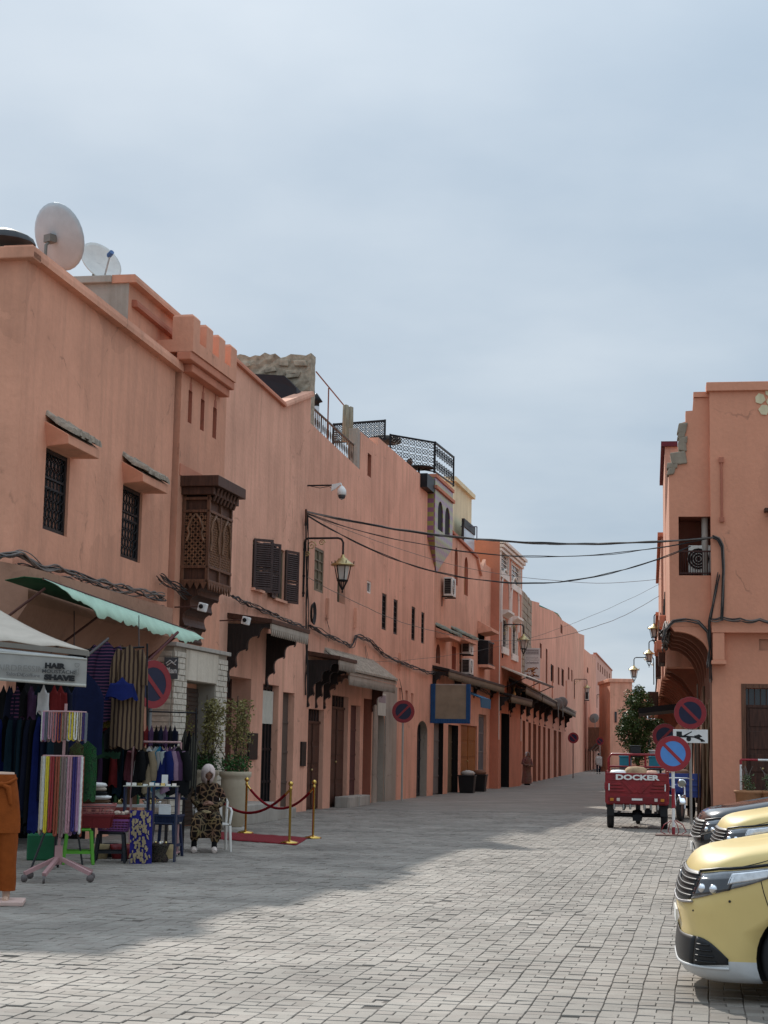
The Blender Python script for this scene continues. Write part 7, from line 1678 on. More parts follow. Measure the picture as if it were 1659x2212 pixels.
cols = [(cloth('wine', (.12, .03, .04)), 'wine'), (BLACKC, 'black'), (BLACKC, 'black'), (cloth('tan', (.25, .19, .12)), 'tan'), (WHITEC, 'white'), (GREYC, 'pale grey'), (cloth('mint', (.35, .38, .36)), 'silver'), (TURQ, 'turquoise'), (ROYAL, 'royal blue'), (LILAC, 'lilac'), (PURP, 'purple'), (LILAC, 'mauve'), (BLACKC, 'black')]
for k, (c, nm) in enumerate(cols):
    t = (k + .5) / len(cols); p = a.lerp(b, t) + Vector((0, U(-.06, .06), -.07)); ln = U(.58, .78)
    o = hang('hanging_shirt', '%s top, %s from the left on the pink rack' % (nm, ORD[k]), 'shirt', drape(.30, ln, .07, 4, 1.05, True, 60 + k), c, p, U(-1.1, -.5) if k < 4 else U(-.9, .2), 'tops on the pink rack')
o = MB().box(-.045, .045, -.004, .004, -.07, .07).build('price_card', WHITE, None, atY(356, 1684, 24.6), .1); tag(o, 'white price card hanging in front of the tops', 'card')
rail = MB().tube([atY(322, 1537, 26.5), atY(425, 1540, 26.5)], .014, 6).tube([atY(318, 1390, 26.5), atY(318, 1760, 26.5)], .016, 6).tube([atY(424, 1530, 26.5), atY(421, 1790, 26.5)], .013, 6).build('scarf_rail', IRON); tag(rail, 'thin dark rail for scarves above the pink rack', 'rail')
for k in range(7):
    x = 318 + k * 10; put('scarf', 'dark scarf, %s from the left on the thin rail above the pink rack' % ORD[k], 'scarf', x, 1566, 26.3, drape(.10, .32 + .02 * (k % 3), .04, 4, 1.1, False, 90 + k), (DKRED, PURP, BLACKC, NAVY, PURP, BLACKC, NAVY)[k], 0, 'scarves on the thin rail')
PLAID = striped('plaid_dark', (.014, .014, .013), (.07, .065, .05), 9, 0, .6)
for k in range(3): put('scarf', ['olive plaid long scarf hanging right of the pink rack', 'black long scarf hanging beside the plaid one', 'grey plaid scarf closest to the plant pots'][k], 'scarf', 400 + 9 * k, 1574 + 4 * k, 26.2 - .1 * k, drape(.12, 1.05 - .1 * k, .05, 4, 1.1, False, 100 + k), (PLAID, BLACKC, PLAID)[k])
# ------------------------------------------------------------------ necklace stand
pc = gp(124, 1903); Yn = pc.y; NS = thing('necklace_stand', 'pink rolling stand with two rings of bead necklaces', 'display stand', pc)
zt1, zt2 = atY(138, 1538, Yn).z, atY(129, 1633, Yn).z; r1, r2 = 45 * Yn / 3600, 41 * Yn / 3600
zh = atY(122, 1845, Yn).z
MB().tube([(0, 0, zh), (.01, 0, zt1 + .1)], .018, 8).box(-.04, .04, -.04, .04, zh - .12, zh + .10).build('post', PINKM, NS)
for (r_, z_) in ((r1, zt1), (r2, zt2)): MB().tube([(r_ * math.cos(k * math.pi / 12), r_ * math.sin(k * math.pi / 12), z_) for k in range(25)], .012, 6, caps=False).tube([(-r_, 0, z_), (r_, 0, z_)], .008, 5).tube([(0, -r_, z_), (0, r_, z_)], .008, 5).build('ring', PINKM, NS)
for k, an in enumerate((-2.45, -1.75, -.35, .6, 2.6)):
    e = Vector((.44 * math.cos(an), .44 * math.sin(an), .10)); MB().bar((.03 * math.cos(an), .03 * math.sin(an), zh - .05), e, .045, .045).build('foot', PINKM, NS)
    w_ = MB(); w_.lathe([(.001, -.014), (.045, -.014), (.045, .014), (.001, .014)], (e.x, e.y, .046), 12, axis=(math.sin(an), math.cos(an), 0)).build('caster', mat('caster_grey', (.12, .10, .095), .6), NS)
BEADC = [('slate', (.10, .12, .13)), ('sand', (.40, .34, .24)), ('ivory', (.55, .53, .47)), ('yellow', (.60, .48, .03)), ('red', (.28, .03, .03)), ('rust', (.26, .06, .03)), ('taupe', (.19, .13, .12)), ('pink', (.42, .22, .25)), ('indigo', (.03, .02, .13)), ('mauve', (.36, .20, .32)), ('white', (.66, .65, .62)), ('mint', (.40, .48, .30)), ('brown', (.14, .09, .06)), ('violet', (.22, .12, .26)), ('coral', (.42, .14, .13)), ('steel', (.16, .17, .19))]
def strand(c, r, w, h, m): # bead loop hanging, slight bead relief
    mb = MB(); pts = []; n = max(16, int(h / .035))
    for k in range(2 * n + 1):
        t = k / n
        if t <= 1: pts.append((-w / 2 + .0012 * math.sin(k * 1.7), 0, -h * t * .96))
        else: pts.append((w / 2 + .0012 * math.sin(k * 1.3), 0, -h * (2 - t) * .96))
    mid = [(w / 2 * -math.cos(math.pi * k / 6), 0, -h * .96 - w * .5 * math.sin(math.pi * k / 6)) for k in range(1, 6)]
    pts = pts[:n + 1] + mid + pts[n + 1:]
    return mb.tube(pts, [r * (1 + .25 * (i % 2)) for i in range(len(pts))], 5)
for ring, (r_, z_, nn, hh, rad) in enumerate(((r1, zt1, 26, .34, .008), (r2, zt2, 22, .92, .0125))):
    for k in range(nn):
        an = 2 * math.pi * k / nn + .1; nm, c = BEADC[(k * 7 + ring * 3) % len(BEADC)] if ring == 0 else BEADC[(k * 1 + 5) % len(BEADC)]
        p = pc + Vector(((r_ + .012) * math.cos(an), (r_ + .012) * math.sin(an), z_ - .005))
        side = 'front' if math.sin(an) < 0 else 'back'
        w_ = .035 if ring == 0 else .03
        o = strand(p, rad, w_, hh * U(.92, 1.05), None).build('bead_necklace', mat('beads_' + nm, c, .35, 0, .2, 30), None, p, an + math.pi / 2)
        tag(o, '%s bead necklace, %s of the %s ring of the pink stand' % (nm, ORD[k] if k < 20 else 'one', 'upper' if ring == 0 else 'lower'), 'necklace', 'necklaces on the pink stand')
# ------------------------------------------------------------------ half mannequin at the left edge
pc = gp(-12, 1952); MN = thing('mannequin', 'half mannequin in rust orange tied trousers on a pale base', 'mannequin', pc, .15)
sk = 1.28 / 1.28; SKINM = mat('mannequin_skin', (.55, .36, .26), .5, 0, .05)
hz = atY(10, 1668, pc.y).z
P = []; 
for i in range(15):
    t = i / 14; z_ = .12 + (hz - .14) * t; wx = [.085, .10, .115, .125, .13, .135, .14, .215, .214, .212, .208, .20, .185, .165, .148][i]; row = []
    for j in range(21):
        a = 2 * math.pi * j / 20; q = 1 + .03 * math.sin(5 * a + i) 
        row.append((wx * math.cos(a) * q + .10 * (1 - t) * 0, wx * .72 * math.sin(a) * q, z_))
    row[-1] = row[0]; P.append(row)
for sx, nm in ((-1, 0), (1, 1)):
    leg = []
    for i in range(11):
        t = i / 10; leg.append([((.085 + .03 * t) * math.cos(2 * math.pi * j / 16) * (1 + .05 * math.sin(6 * math.pi * j / 8 + i)) + sx * (.115 - .03 * t), (.085 + .045 * t) * math.sin(2 * math.pi * j / 16), .13 + .62 * t) for j in range(17)])
    MB().sheet(leg).build('trouser_leg', cloth('rust', (.27, .065, .012)), MN)
    MB().tube([(sx * .11, 0, .13), (sx * .11, 0, .06), (sx * .11, -.02, .045)], [.04, .035, .03], 8).tube([(sx * .11, .03, .045), (sx * .11, -.10, .05), (sx * .115, -.17, .04)], [.03, .035, .022], 8).build('foot', SKINM, MN)
MB().sheet(P[7:]).build('trouser_top', cloth('rust', (.27, .065, .012)), MN); MB().lathe([(.14, hz - .03), (.135, hz), (.001, hz + .005)], k=16, sy=.72).build('waist', SKINM, MN)
kn = MB(); kn.ball((.02, -.135, hz - .12), .03, 8)
for s_ in (-1, 1): kn.tube([(.02, -.135, hz - .12), (.02 + s_ * .07, -.13, hz - .15), (.03 + s_ * .09, -.12, hz - .32)], [.02, .035, .02], 6)
kn.tube([(-.15, -.06, hz - .06), (-.05, -.13, hz - .10), (.02, -.14, hz - .12), (.1, -.12, hz - .1), (.16, -.05, hz - .06)], .018, 6).build('tied_sash', cloth('rust', (.27, .065, .012)), MN)
MB().box(-.28, .30, -.30, .2, 0, .045).build('base', mat('pale_pink_base', (.60, .42, .36), .5), MN, bevel=.01)

# ------------------------------------------------------------------ stools, crates and wares
def stool(label, loc, m, h=.46, w=.36, rz=0.0, group='plastic stools'):
    th = thing('plastic_stool', label, 'stool', loc, rz, group); t = w * .40
    MB().box(-t, t, -t, t, h - .035, h).build('seat', m, th, bevel=.02)
    for sx in (-1, 1):
        for sy in (-1, 1): MB().add([(sx * t - .022, sy * t - .022, h - .03), (sx * t + .022, sy * t - .022, h - .03), (sx * t + .022, sy * t + .022, h - .03), (sx * t - .022, sy * t + .022, h - .03), (sx * w * .5 - .02, sy * w * .5 - .02, 0), (sx * w * .5 + .02, sy * w * .5 - .02, 0), (sx * w * .5 + .02, sy * w * .5 + .02, 0), (sx * w * .5 - .02, sy * w * .5 + .02, 0)], [(0, 1, 2, 3), (7, 6, 5, 4), (0, 4, 5, 1), (1, 5, 6, 2), (2, 6, 7, 3), (3, 7, 4, 0)]).build('leg', m, th, bevel=.006)
    k = w * .46
    MB().box(-k, k, -k - .012, -k + .012, h * .30, h * .38).box(-k, k, k - .012, k + .012, h * .30, h * .38).box(-k - .012, -k + .012, -k + .013, k - .013, h * .30, h * .38).box(k - .012, k + .012, -k + .013, k - .013, h * .30, h * .38).build('stretcher', m, th)
    return th
LIME = mat('lime_plastic', (.10, .34, .03), .4); DKBLU = mat('dark_blue_plastic', (.012, .022, .06), .45); BLKST = mat('black_stool_plastic', (.014, .015, .02), .5)
p1 = gp(168, 1866); stool('lime green plastic stool under the pink crate', p1, LIME, .48, .40, .2)
p2 = gp(238, 1862); stool('black plastic stool under the purple crate', p2, BLKST, .42, .42, .1)
p3 = gp(358, 1850); stool('dark blue plastic stool left of the seated woman', p3, DKBLU, .5, .38, -.2)
def crate(label, loc, w, d, h, m, rz=0.0, lattice_=True, name='plastic_crate'):
    th = thing(name, label, 'crate', loc, rz); mb = MB(); t = .012; f = .9
    mb.box(-w / 2 * f, w / 2 * f, -d / 2 * f, d / 2 * f, 0, t)
    n = 9
    for (a, b, ax) in (((-w / 2, -d / 2), (w / 2, -d / 2), 0), ((-w / 2, d / 2), (w / 2, d / 2), 0), ((-w / 2, -d / 2), (-w / 2, d / 2), 1), ((w / 2, -d / 2), (w / 2, d / 2), 1)):
        for k in range(n + 1):
            u = k / n; x, y = a[0] + (b[0] - a[0]) * u, a[1] + (b[1] - a[1]) * u; mb.bar((x * f, y * f, t), (x, y, h), .012, .008)
        for z_ in ((.25, .5, .72) if lattice_ else ()): q = f + (1 - f) * z_; mb.bar((a[0] * q, a[1] * q, h * z_), (b[0] * q, b[1] * q, h * z_), .008, .012)
    if not lattice_: mb.add([(-w / 2 * f, -d / 2 * f, 0), (w / 2 * f, -d / 2 * f, 0), (w / 2 * f, d / 2 * f, 0), (-w / 2 * f, d / 2 * f, 0), (-w / 2, -d / 2, h), (w / 2, -d / 2, h), (w / 2, d / 2, h), (-w / 2, d / 2, h)], [(0, 1, 5, 4), (1, 2, 6, 5), (2, 3, 7, 6), (3, 0, 4, 7)])
    mb.build('basket', m, th)
    MB().bar((-w / 2, -d / 2, h), (w / 2, -d / 2, h), .02, .03).bar((-w / 2, d / 2, h), (w / 2, d / 2, h), .02, .03).bar((-w / 2, -d / 2, h), (-w / 2, d / 2, h), .021, .029).bar((w / 2, -d / 2, h), (w / 2, d / 2, h), .021, .029).build('rim', m, th)
    return th
REDP = mat('red_plastic', (.17, .012, .015), .45); PINKP = mat('pink_plastic', (.42, .14, .13), .5); PURPP = mat('purple_plastic', (.24, .08, .27), .45)
z_ = .49; q = Vector((p1.x + .15, p1.y + .1, z_)); crate('dark red tub on the lime stool', q, .58, .42, .17, REDP, .1, False)
crate('salmon pink lattice crate on top of the red tub', q + Vector((.02, 0, .18)), .60, .44, .13, PINKP, .15)
for k in range(6): o = sack(.5 - .04 * k, .36, .075, 200 + k).build('folded_cloth', (GREYC, BROWNC, WHITEC, BLACKC, cloth('tanfold', (.30, .25, .2)), WHITEC)[k], None, q + Vector((U(-.03, .06), U(-.03, .03), .26 + .055 * k)), U(-.4, .4)); tag(o, '%s folded cloth, %s from the bottom in the pile on the pink crate' % (('grey', 'brown', 'white', 'black', 'tan', 'white')[k], ORD[k]), 'cloth', 'folded cloths on the pink crate')
q = Vector((p2.x + .03, p2.y, .43)); crate('lilac purple lattice crate on the black stool', q, .44, .34, .15, PURPP, .05); crate('red tray nested in the purple crate', q + Vector((0, 0, .12)), .46, .36, .09, REDP, .05, False)
SHELL = mat('shell_white', (.60, .48, .38), .3, 0, .3, 20)
for k in range(14): o = MB().lathe([(.001, -.05), (.03, -.02), (.035, .01), (.02, .04), (.001, .055)], k=8, axis=(U(-1, 1), U(-1, 1), .4)).build('seashell', SHELL, None, q + Vector((U(-.17, .17), U(-.12, .12), .22 + U(0, .05)))); tag(o, 'pale seashell heaped on the red tray', 'shell', 'seashells on the red tray')
# jewellery board
a0 = gp(302, 1866); JB = thing('jewellery_board', 'blue cloth board covered with brass pendants leaning on the stall', 'display board', a0, .08)
tl = Vector((0, .14, .72)); MB().prism([(-.14, 0, 0), (.16, 0, 0), (.16 - .02, tl.y, tl.z), (-.17, tl.y, tl.z)], (0, .03, 0)).build('board', cloth('board_blue', (.022, .02, .16)), JB)
JBR = mat('old_brass_pendant', (.42, .33, .20), .4, .6, .3)
for k in range(110):
    u, v = (-.12 + .26 * random.random() if rnd() < .45 else random.gauss(0, .06)), U(.04, .97)
    u = max(-.135, min(.13, u)); o = MB(); c = Vector((u - .02 * v, tl.y * v - .012, tl.z * v)); s_ = U(.010, .022); o.obox(c, (s_ * .7, 0, U(-.01, .01)), (0, .006, 0), (U(-.008, .008), 0, s_ * 1.5)); o.build('pendant', JBR, JB)
# tables with small wares
TBM = mat('dark_table', (.025, .02, .022), .5)
pt_ = gp(290, 1845); T1 = thing('wares_table', 'low dark table crowded with shiny trinkets', 'table', (pt_.x - .1, pt_.y + .5, 0), .1)
zt1_ = atY(290, 1738, pt_.y + .3).z
MB().box(-.55, .55, -.25, .25, zt1_ - .04, zt1_).build('table_top', WHITEC, T1); 
for sx in (-1, 1):
    for sy in (-1, 1): MB().box(sx * .5 - .02, sx * .5 + .02, sy * .2 - .02, sy * .2 + .02, 0, zt1_ - .04).build('leg', TBM, T1)
zt2_ = atY(290, 1722, pt_.y + .8).z
T2 = thing('wares_table', 'dark shelf table behind the first, set with trinkets', 'table', (pt_.x - .12, pt_.y + 1.15, 0), .1); MB().box(-.75, .75, -.2, .2, zt2_ - .03, zt2_).build('table_top', DKBLU, T2)
for sx in (-1, 1):
    for sy in (-1, 1): MB().box(sx * .7 - .02, sx * .7 + .02, sy * .16 - .02, sy * .16 + .02, 0, zt2_ - .03).build('leg', TBM, T2)
GOLD = mat('shiny_gold', (.75, .58, .25), .15, 1.0, .1); SILV = mat('shiny_silver', (.80, .78, .74), .12, 1.0, .1); PORC = mat('porcelain', (.75, .72, .66), .25)
kinds = ['teapot', 'figurine', 'bowl', 'bottle']
for k in range(44):
    base = (T2.location + Vector((U(-.55, .45), U(-.15, .15), zt2_))) if k < 34 else (T1.location + Vector((U(-.5, .5), U(-.2, .2), zt1_)))
    kd = kinds[k % 4]; s_ = U(.8, 1.3); m_ = (GOLD, PORC, SILV, mat('green_glass', (.04, .12, .05), .15))[k % 4] if k % 5 else GOLD
    prof = {'teapot': [(.03, 0), (.055, .03), (.05, .08), (.02, .10), (.012, .13), (.001, .14)], 'figurine': [(.03, 0), (.035, .03), (.015, .08), (.025, .11), (.02, .14), (.001, .16)], 'bowl': [(.02, 0), (.03, .01), (.06, .05), (.055, .05), (.02, .02)], 'bottle': [(.03, 0), (.035, .08), (.03, .11), (.012, .14), (.012, .19), (.001, .19)]}[kd]
    o = MB().lathe([(a * s_, b * s_) for a, b in prof], k=10).build(kd, m_, None, base)
    tag(o, 'small shiny %s among the trinkets on the %s table' % (kd, 'rear' if k < 34 else 'front'), kd, 'trinkets on the stall tables')
for k in range(2):
    pz = atY(302 + 50 * k, 1697, 24.0); o = thing('glass_shelf', ('left' if k == 0 else 'right') + ' small glass-topped rack below the hanging tops', 'shelf', (pz.x, 24.0, 0)); MB().box(-.22, .22, -.12, .12, pz.z - .012, pz.z).build('shelf_top', mat('glass_shelf', (.42, .42, .34), .15), o)
    for sx in (-1, 1): MB().box(sx * .2 - .01, sx * .2 + .01, -.1, .1, 0, pz.z - .013).build('leg', DKBLU, o)
    for j in range(5):
        w_ = MB().box(-.03, .03, -.02, .02, 0, U(.02, .05)).build('soap_box', (WHITE, PORC, GOLD, WHITE, SILV)[j], None, Vector((pz.x - .16 + .08 * j, 24.0, pz.z)), U(-.4, .4)); tag(w_, 'tiny pale box, %s from the left on the %s glass rack' % (ORD[j], 'left' if k == 0 else 'right'), 'box', 'tiny boxes on the glass racks')
pd_ = gp(341, 1862); DR = thing('drum_table', 'small dark carved drum table on the ground before the blue stool', 'table', pd_); MB().lathe([(.13, 0), (.15, .04), (.11, .12), (.15, .22), (.16, .25), (.001, .25)], k=14).build('drum', spotted('carved_dark', (.03, .025, .022), (.10, .08, .06), (.05, .04, .035), 30), DR)
for k in range(7): o = MB().ball((0, 0, .015), .02, 8).build('trinket_bead', PORC if k % 2 else GOLD, None, pd_ + Vector((U(-.11, .11), U(-.1, .1), .25))); tag(o, 'small round trinket on the carved drum table', 'trinket', 'trinkets on the drum table')
o = crate('brown basket tray of trinkets on the dark blue stool', p3 + Vector((0, 0, .5)), .42, .32, .10, DKBLU, -.2, False)
o = MB().box(-.09, .09, -.06, .06, 0, .14).build('white_carton', WHITE, None, p3 + Vector((-.05, .1, .6)), .1, .01); tag(o, 'small white carton on the dark blue stool', 'box')
o = MB().box(-.16, .24, -.1, .3, 0, .36).build('green_tub', mat('green_tub', (.012, .12, .05), .5), None, gp(82, 1858), .2, .02); tag(o, 'dark green tub on the ground behind the necklace stand', 'tub')
for k, (x, y) in enumerate(((60, 1895), (178, 1868))):
    p = gp(x, y); o = MB().tube([p, p + Vector((.16 * (1 if k == 0 else -1) , .25, .6))], .014, 6).build('stand_leg', BLKPL); tag(o, ('left' if k == 0 else 'right') + ' slanting black display leg beside the necklace stand', 'leg')
for k in range(7):
    p = gp(205 + 24 * k, 1858 - 3 * (k % 2)) + Vector((0, .35, 0)); w_ = (.14, .11, .16)[k % 3]
    o = MB().lathe([(w_ * .8, 0), (w_, .12), (w_ * 1.05, .2), (w_ * .95, .2), (w_ * .85, .05), (.001, .04)], k=14).build('woven_basket', (cloth('straw', (.34, .26, .14)), BLKPL, REDP)[k % 3], None, p); tag(o, '%s small basket, %s from the left under the stall tables' % (('straw', 'black', 'red')[k % 3], ORD[k]), 'basket', 'baskets under the stall')
# sign on the white brick portal
q = por.parent; s_, z_ = L.hit(355, 1440, .45)
PL = wthing(L, 'plan_sign', 'small grey sign with white lettering beside the white brick portal', 'sign', pN + .02, pS - .1, L.Z(357, 1465, pN))
MB().box(-.18, .10, -.02, .0, 0, .42).build('board', mat('sign_slate', (.10, .105, .11), .6), PL); lettering('lettering', 'Plan', .15, WHITE, PL, (-.04, -.023, .16), (1, 0, 0), (0, 0, 1), bold=.004)
sw = MB(); sw.tube([(-.14, -.026, .30), (-.06, -.026, .36), (.02, -.026, .31), (.07, -.026, .37)], .012, 5).tube([(-.12, -.026, .26), (-.03, -.026, .32), (.06, -.026, .27)], .010, 5).build('emblem', WHITE, PL)
MB().box(-.02, .02, .0, .1, .1, .14).build('bracket', IRON, PL)
# ------------------------------------------------------------------ seated woman on a white plastic chair
def skin_figure(name, V_, E_, m, parent, root=0, sub=2):
    me = bpy.data.meshes.new(name); me.from_pydata([v[0] for v in V_], E_, []); o = bpy.data.objects.new(name, me); COL.objects.link(o); o.parent = parent; me.materials.append(m)
    md = o.modifiers.new('skin', 'SKIN'); md.use_smooth_shade = True
    if not me.skin_vertices:
        bpy.context.view_layer.objects.active = o
    for i, v in enumerate(V_):
        sv = me.skin_vertices[0].data[i]; r_ = v[1]; sv.radius = r_ if isinstance(r_, tuple) else (r_, r_); sv.use_root = (i == root)
    s2 = o.modifiers.new('sub', 'SUBSURF'); s2.levels = sub; s2.render_levels = sub
    return o
def head(parent, c, r=.1, tilt=0.0, skin=None, yaw=0.0):
    """head with brow, nose, lips, chin and ears; faces local -y"""
    h = MB(); P = []; n = 18
    for i in range(13):
        v = math.pi * i / 12; row = []
        for j in range(n + 1):
            u = 2 * math.pi * j / n; x = math.sin(v) * math.cos(u) * .80; y = math.sin(v) * math.sin(u) * .95; z = -math.cos(v) * 1.22
            if y < 0:
                f = max(0, -y)
                y -= .16 * math.exp(-((x / .13) ** 2) - ((z + .10) / .22) ** 2); y += .09 * math.exp(-((abs(x) - .32) / .16) ** 2 - ((z - .12) / .12) ** 2)
                y -= .06 * math.exp(-((x / .25) ** 2) - ((z + .48) / .08) ** 2); y -= .07 * math.exp(-((x / .3) ** 2) - ((z + .85) / .2) ** 2)
            if z < -.4: x *= 1 - .3 * (-.4 - z)
            row.append((x * r, y * r, z * r))
        row[-1] = row[0]; P.append(row)
    h.sheet(P)
    for sg in (-1, 1): h.ball((sg * .78 * r, .05 * r, -.05 * r), .16 * r, 8, sz=1.6)
    o = h.build('head', skin, parent); o.location = c; o.rotation_euler = (tilt, 0, yaw)
    e = MB()
    for sg in (-1, 1): e.ball((sg * .30 * r, -.80 * r, .10 * r), .10 * r, 8)
    eo = e.build('eyes', mat('eye_dark', (.02, .015, .012), .3), o)
    MB().tube([(-.22 * r, -.90 * r, -.49 * r), (0, -.97 * r, -.47 * r), (.22 * r, -.90 * r, -.49 * r)], .045 * r, 6).build('mouth', mat('lips', (.25, .08, .07), .5), o)
    b = MB()
    for sg in (-1, 1): b.tube([(sg * .16 * r, -.92 * r, .30 * r), (sg * .32 * r, -.86 * r, .34 * r), (sg * .48 * r, -.74 * r, .28 * r)], .035 * r, 5)
    b.build('eyebrows', mat('brow', (.02, .014, .01), .7), o)
    return o
def hand(parent, wrist, d, up, sg, skin, r=.0085, curl=.6):
    """palm and five separate curled fingers"""
    w = Vector(wrist); d = Vector(d).normalized(); up = Vector(up); up = (up - d * up.dot(d)).normalized(); sd = d.cross(up) * sg; mb = MB()
    mb.tube([w, w + d * .03, w + d * .085], [.024, .034, .034], 8)
    for k, (ln, off) in enumerate(((.068, -.03), (.076, -.010), (.071, .011), (.056, .030))):
        b = w + d * .078 + sd * off; p1_ = b + d * ln * .5 - up * ln * .12 * curl; p2_ = p1_ + d * ln * .3 - up * ln * .35 * curl; p3_ = p2_ + d * ln * .1 - up * ln * .35 * curl
        mb.tube([b, p1_, p2_, p3_], [r, r * .95, r * .85, r * .6], 6)
    b = w + d * .02 - sd * .028; mb.tube([b, b - sd * .022 + d * .025 - up * .01, b - sd * .018 + d * .058 - up * .025], [r * 1.2, r * 1.05, r * .7], 6)
    return mb.build('hand', skin, parent)
SKIN = mat('brown_skin', (.26, .13, .085), .5, 0, .06); SKINS = SKIN
pc = gp(447, 1838); WM = thing('person', 'seated woman in a leopard print robe and pale pink headscarf, hands together', 'person', pc, .12)
LEO = spotted('leopard', (.016, .010, .008), (.34, .22, .12), (.03, .018, .012), 12)
V_ = [((0, .04, .52), (.165, .15)), ((0, .06, .70), (.14, .12)), ((0, .05, .90), (.15, .11)), ((0, .02, 1.04), (.065, .06)), ((0, -.02, 1.11), .045),
      ((-.155, .05, .99), .062), ((-.245, .0, .79), .058), ((-.15, -.19, .70), .048), ((-.06, -.26, .74), .036),
      ((.155, .05, .99), .062), ((.245, .0, .79), .058), ((.15, -.19, .70), .048), ((.04, -.26, .74), .036),
      ((-.10, -.12, .52), .125), ((-.17, -.40, .50), .10), ((-.20, -.44, .30), .085), ((-.215, -.42, .15), .07),
      ((.09, -.12, .52), .125), ((.13, -.42, .50), .10), ((.12, -.46, .30), .085), ((.10, -.45, .14), .068)]
E_ = [(0, 1), (1, 2), (2, 3), (3, 4), (2, 5), (5, 6), (6, 7), (7, 8), (2, 9), (9, 10), (10, 11), (11, 12), (0, 13), (13, 14), (14, 15), (15, 16), (0, 17), (17, 18), (18, 19), (19, 20)]
skin_figure('body', V_, E_, LEO, WM)
P = []    # robe skirt spanning the knees
for i in range(9):
    t = i / 8; row = []
    for j in range(17):
        u = j / 16; x = -.25 + .45 * u; zz = .55 - .33 * t - .05 * math.sin(u * math.pi) * (1 - t); dip = math.exp(-((u - .5) / .2) ** 2)
        yy = -.485 - .045 * math.sin(.5 + t * 2.0) + .11 * dip * (1 - .3 * t) - .012 * math.sin(u * 22 + t * 5)
        row.append((x * (1 + .04 * t) - .01, yy, zz))
    P.append(row)
MB().sheet(P).build('robe_skirt', LEO, WM, solid=.012)
hd = head(WM, (-.02, -.07, 1.19), .092, .62, SKIN, .15)
sc_ = MB(); P = []
for i in range(11):      # headscarf: cap over the skull and a drape round the neck
    v = math.pi * i / 14; row = []
    op_ = 0 if i <= 4 else (min(34, 17 * (i - 4)) if i < 9 else 14)
    for j in range(19):
        u = math.radians(-90 + op_ + (360 - 2 * op_) * j / 18); rr = .116 if i < 8 else .116 + .005 * (i - 7)
        row.append((rr * math.sin(v) * math.cos(u) * .92, rr * math.sin(v) * math.sin(u) * 1.05 + .012, rr * 1.12 * math.cos(v) + .015))
    P.append(row)
P.append([(p[0] * .95, p[1] * .9, p[2] - .06) for p in P[-1]])
sf = sc_.sheet(P)
so_ = sf.build('headscarf', cloth('scarf_pink', (.66, .53, .49)), WM, solid=.008); so_.location = (-.02, -.06, 1.20); so_.rotation_euler = (.55, 0, .15)
hand(WM, (-.07, -.26, .74), (.8, -.35, .1), (0, -.3, 1), 1, SKIN); hand(WM, (.05, -.26, .74), (-.8, -.4, .05), (0, -.3, 1), -1, SKIN)
for x_, y_ in ((-.21, -.46), (.10, -.49)):
    MB().tube([(x_, y_ + .08, .045), (x_, y_ - .02, .05), (x_, y_ - .12, .04), (x_, y_ - .165, .032)], [.04, .048, .045, .028], 10).build('shoe', cloth('shoe_white', (.62, .52, .46)), WM); MB().tube([(x_, y_ + .01, .06), (x_, y_ + .01, .17)], .042, 8).build('sock', BLACKC, WM)
o = MB().tube([(.0, -.52, .60), (.06, -.56, .58), (.12, -.50, .585), (.06, -.46, .60), (.0, -.52, .60)], .014, 6).build('basket_ring', cloth('straw', (.34, .26, .14)), None, pc + Vector((-.04, .05, .03))); tag(o, 'small straw ring lying on the seated woman\'s lap', 'ring')
CH = thing('plastic_chair', 'white plastic armchair under the seated woman', 'chair', pc + Vector((.06, .05, 0)), .22); CW_ = mat('white_chair_plastic', (.72, .68, .62), .4)
MB().box(-.24, .24, -.24, .22, .40, .43).build('seat', CW_, CH, bevel=.015)
for sx in (-1, 1):
    MB().tube([(sx * .27, -.28, 0), (sx * .25, -.24, .40)], [.020, .028], 8).build('leg', CW_, CH); MB().tube([(sx * .27, .30, 0), (sx * .25, .22, .42)], [.020, .028], 8).build('leg', CW_, CH)
    MB().tube([(sx * .25, -.22, .42), (sx * .28, -.22, .62), (sx * .28, -.05, .66), (sx * .28, .2, .66)], .020, 8).build('arm_rest', CW_, CH)
bk_ = MB(); bk_.tube([(-.25, .22, .42), (-.27, .28, .75), (-.2, .31, .88), (0, .32, .91), (.2, .31, .88), (.27, .28, .75), (.25, .22, .42)], .022, 8)
for k in range(5): bk_.bar((-.16 + .08 * k, .235, .43), (-.17 + .085 * k, .315, .89), .05, .012, up=(0, 1, 0))
bk_.build('backrest', CW_, CH)
# ------------------------------------------------------------------ walking woman and man far down the street
pc = gp(1138, 1696); WW = thing('person', 'walking woman in a dusty pink patterned djellaba and white headscarf', 'person', pc, .5); DJ = spotted('pink_djellaba', (.26, .13, .105), (.16, .075, .06), (.33, .19, .16), 9)
P = []
for i, (w, d, z, yo) in enumerate(((.27, .24, .08, .02), (.26, .23, .3, .0), (.235, .2, .6, 0), (.22, .18, .85, 0), (.20, .16, 1.05, -.01), (.215, .15, 1.25, -.01), (.20, .13, 1.36, -.01), (.09, .09, 1.43, -.02), (.055, .06, 1.5, -.03))):
    row = [(w * math.cos(2 * math.pi * j / 20) * (1 + (.06 * math.sin(5 * 2 * math.pi * j / 20 + i * .3) if z < .7 else 0)), d * math.sin(2 * math.pi * j / 20) + yo, z) for j in range(20)]; row.append(row[0]); P.append(row)
bd = MB().sheet(P); bd.tube([(-.2, 0, 1.33), (-.27, -.02, 1.1), (-.2, -.18, 1.0), (-.02, -.24, 1.03)], [.07, .075, .065, .05], 10).tube([(.2, 0, 1.33), (.27, -.02, 1.1), (.2, -.2, .98), (.03, -.26, .98)], [.07, .075, .065, .05], 10); bd.build('body', DJ, WW)
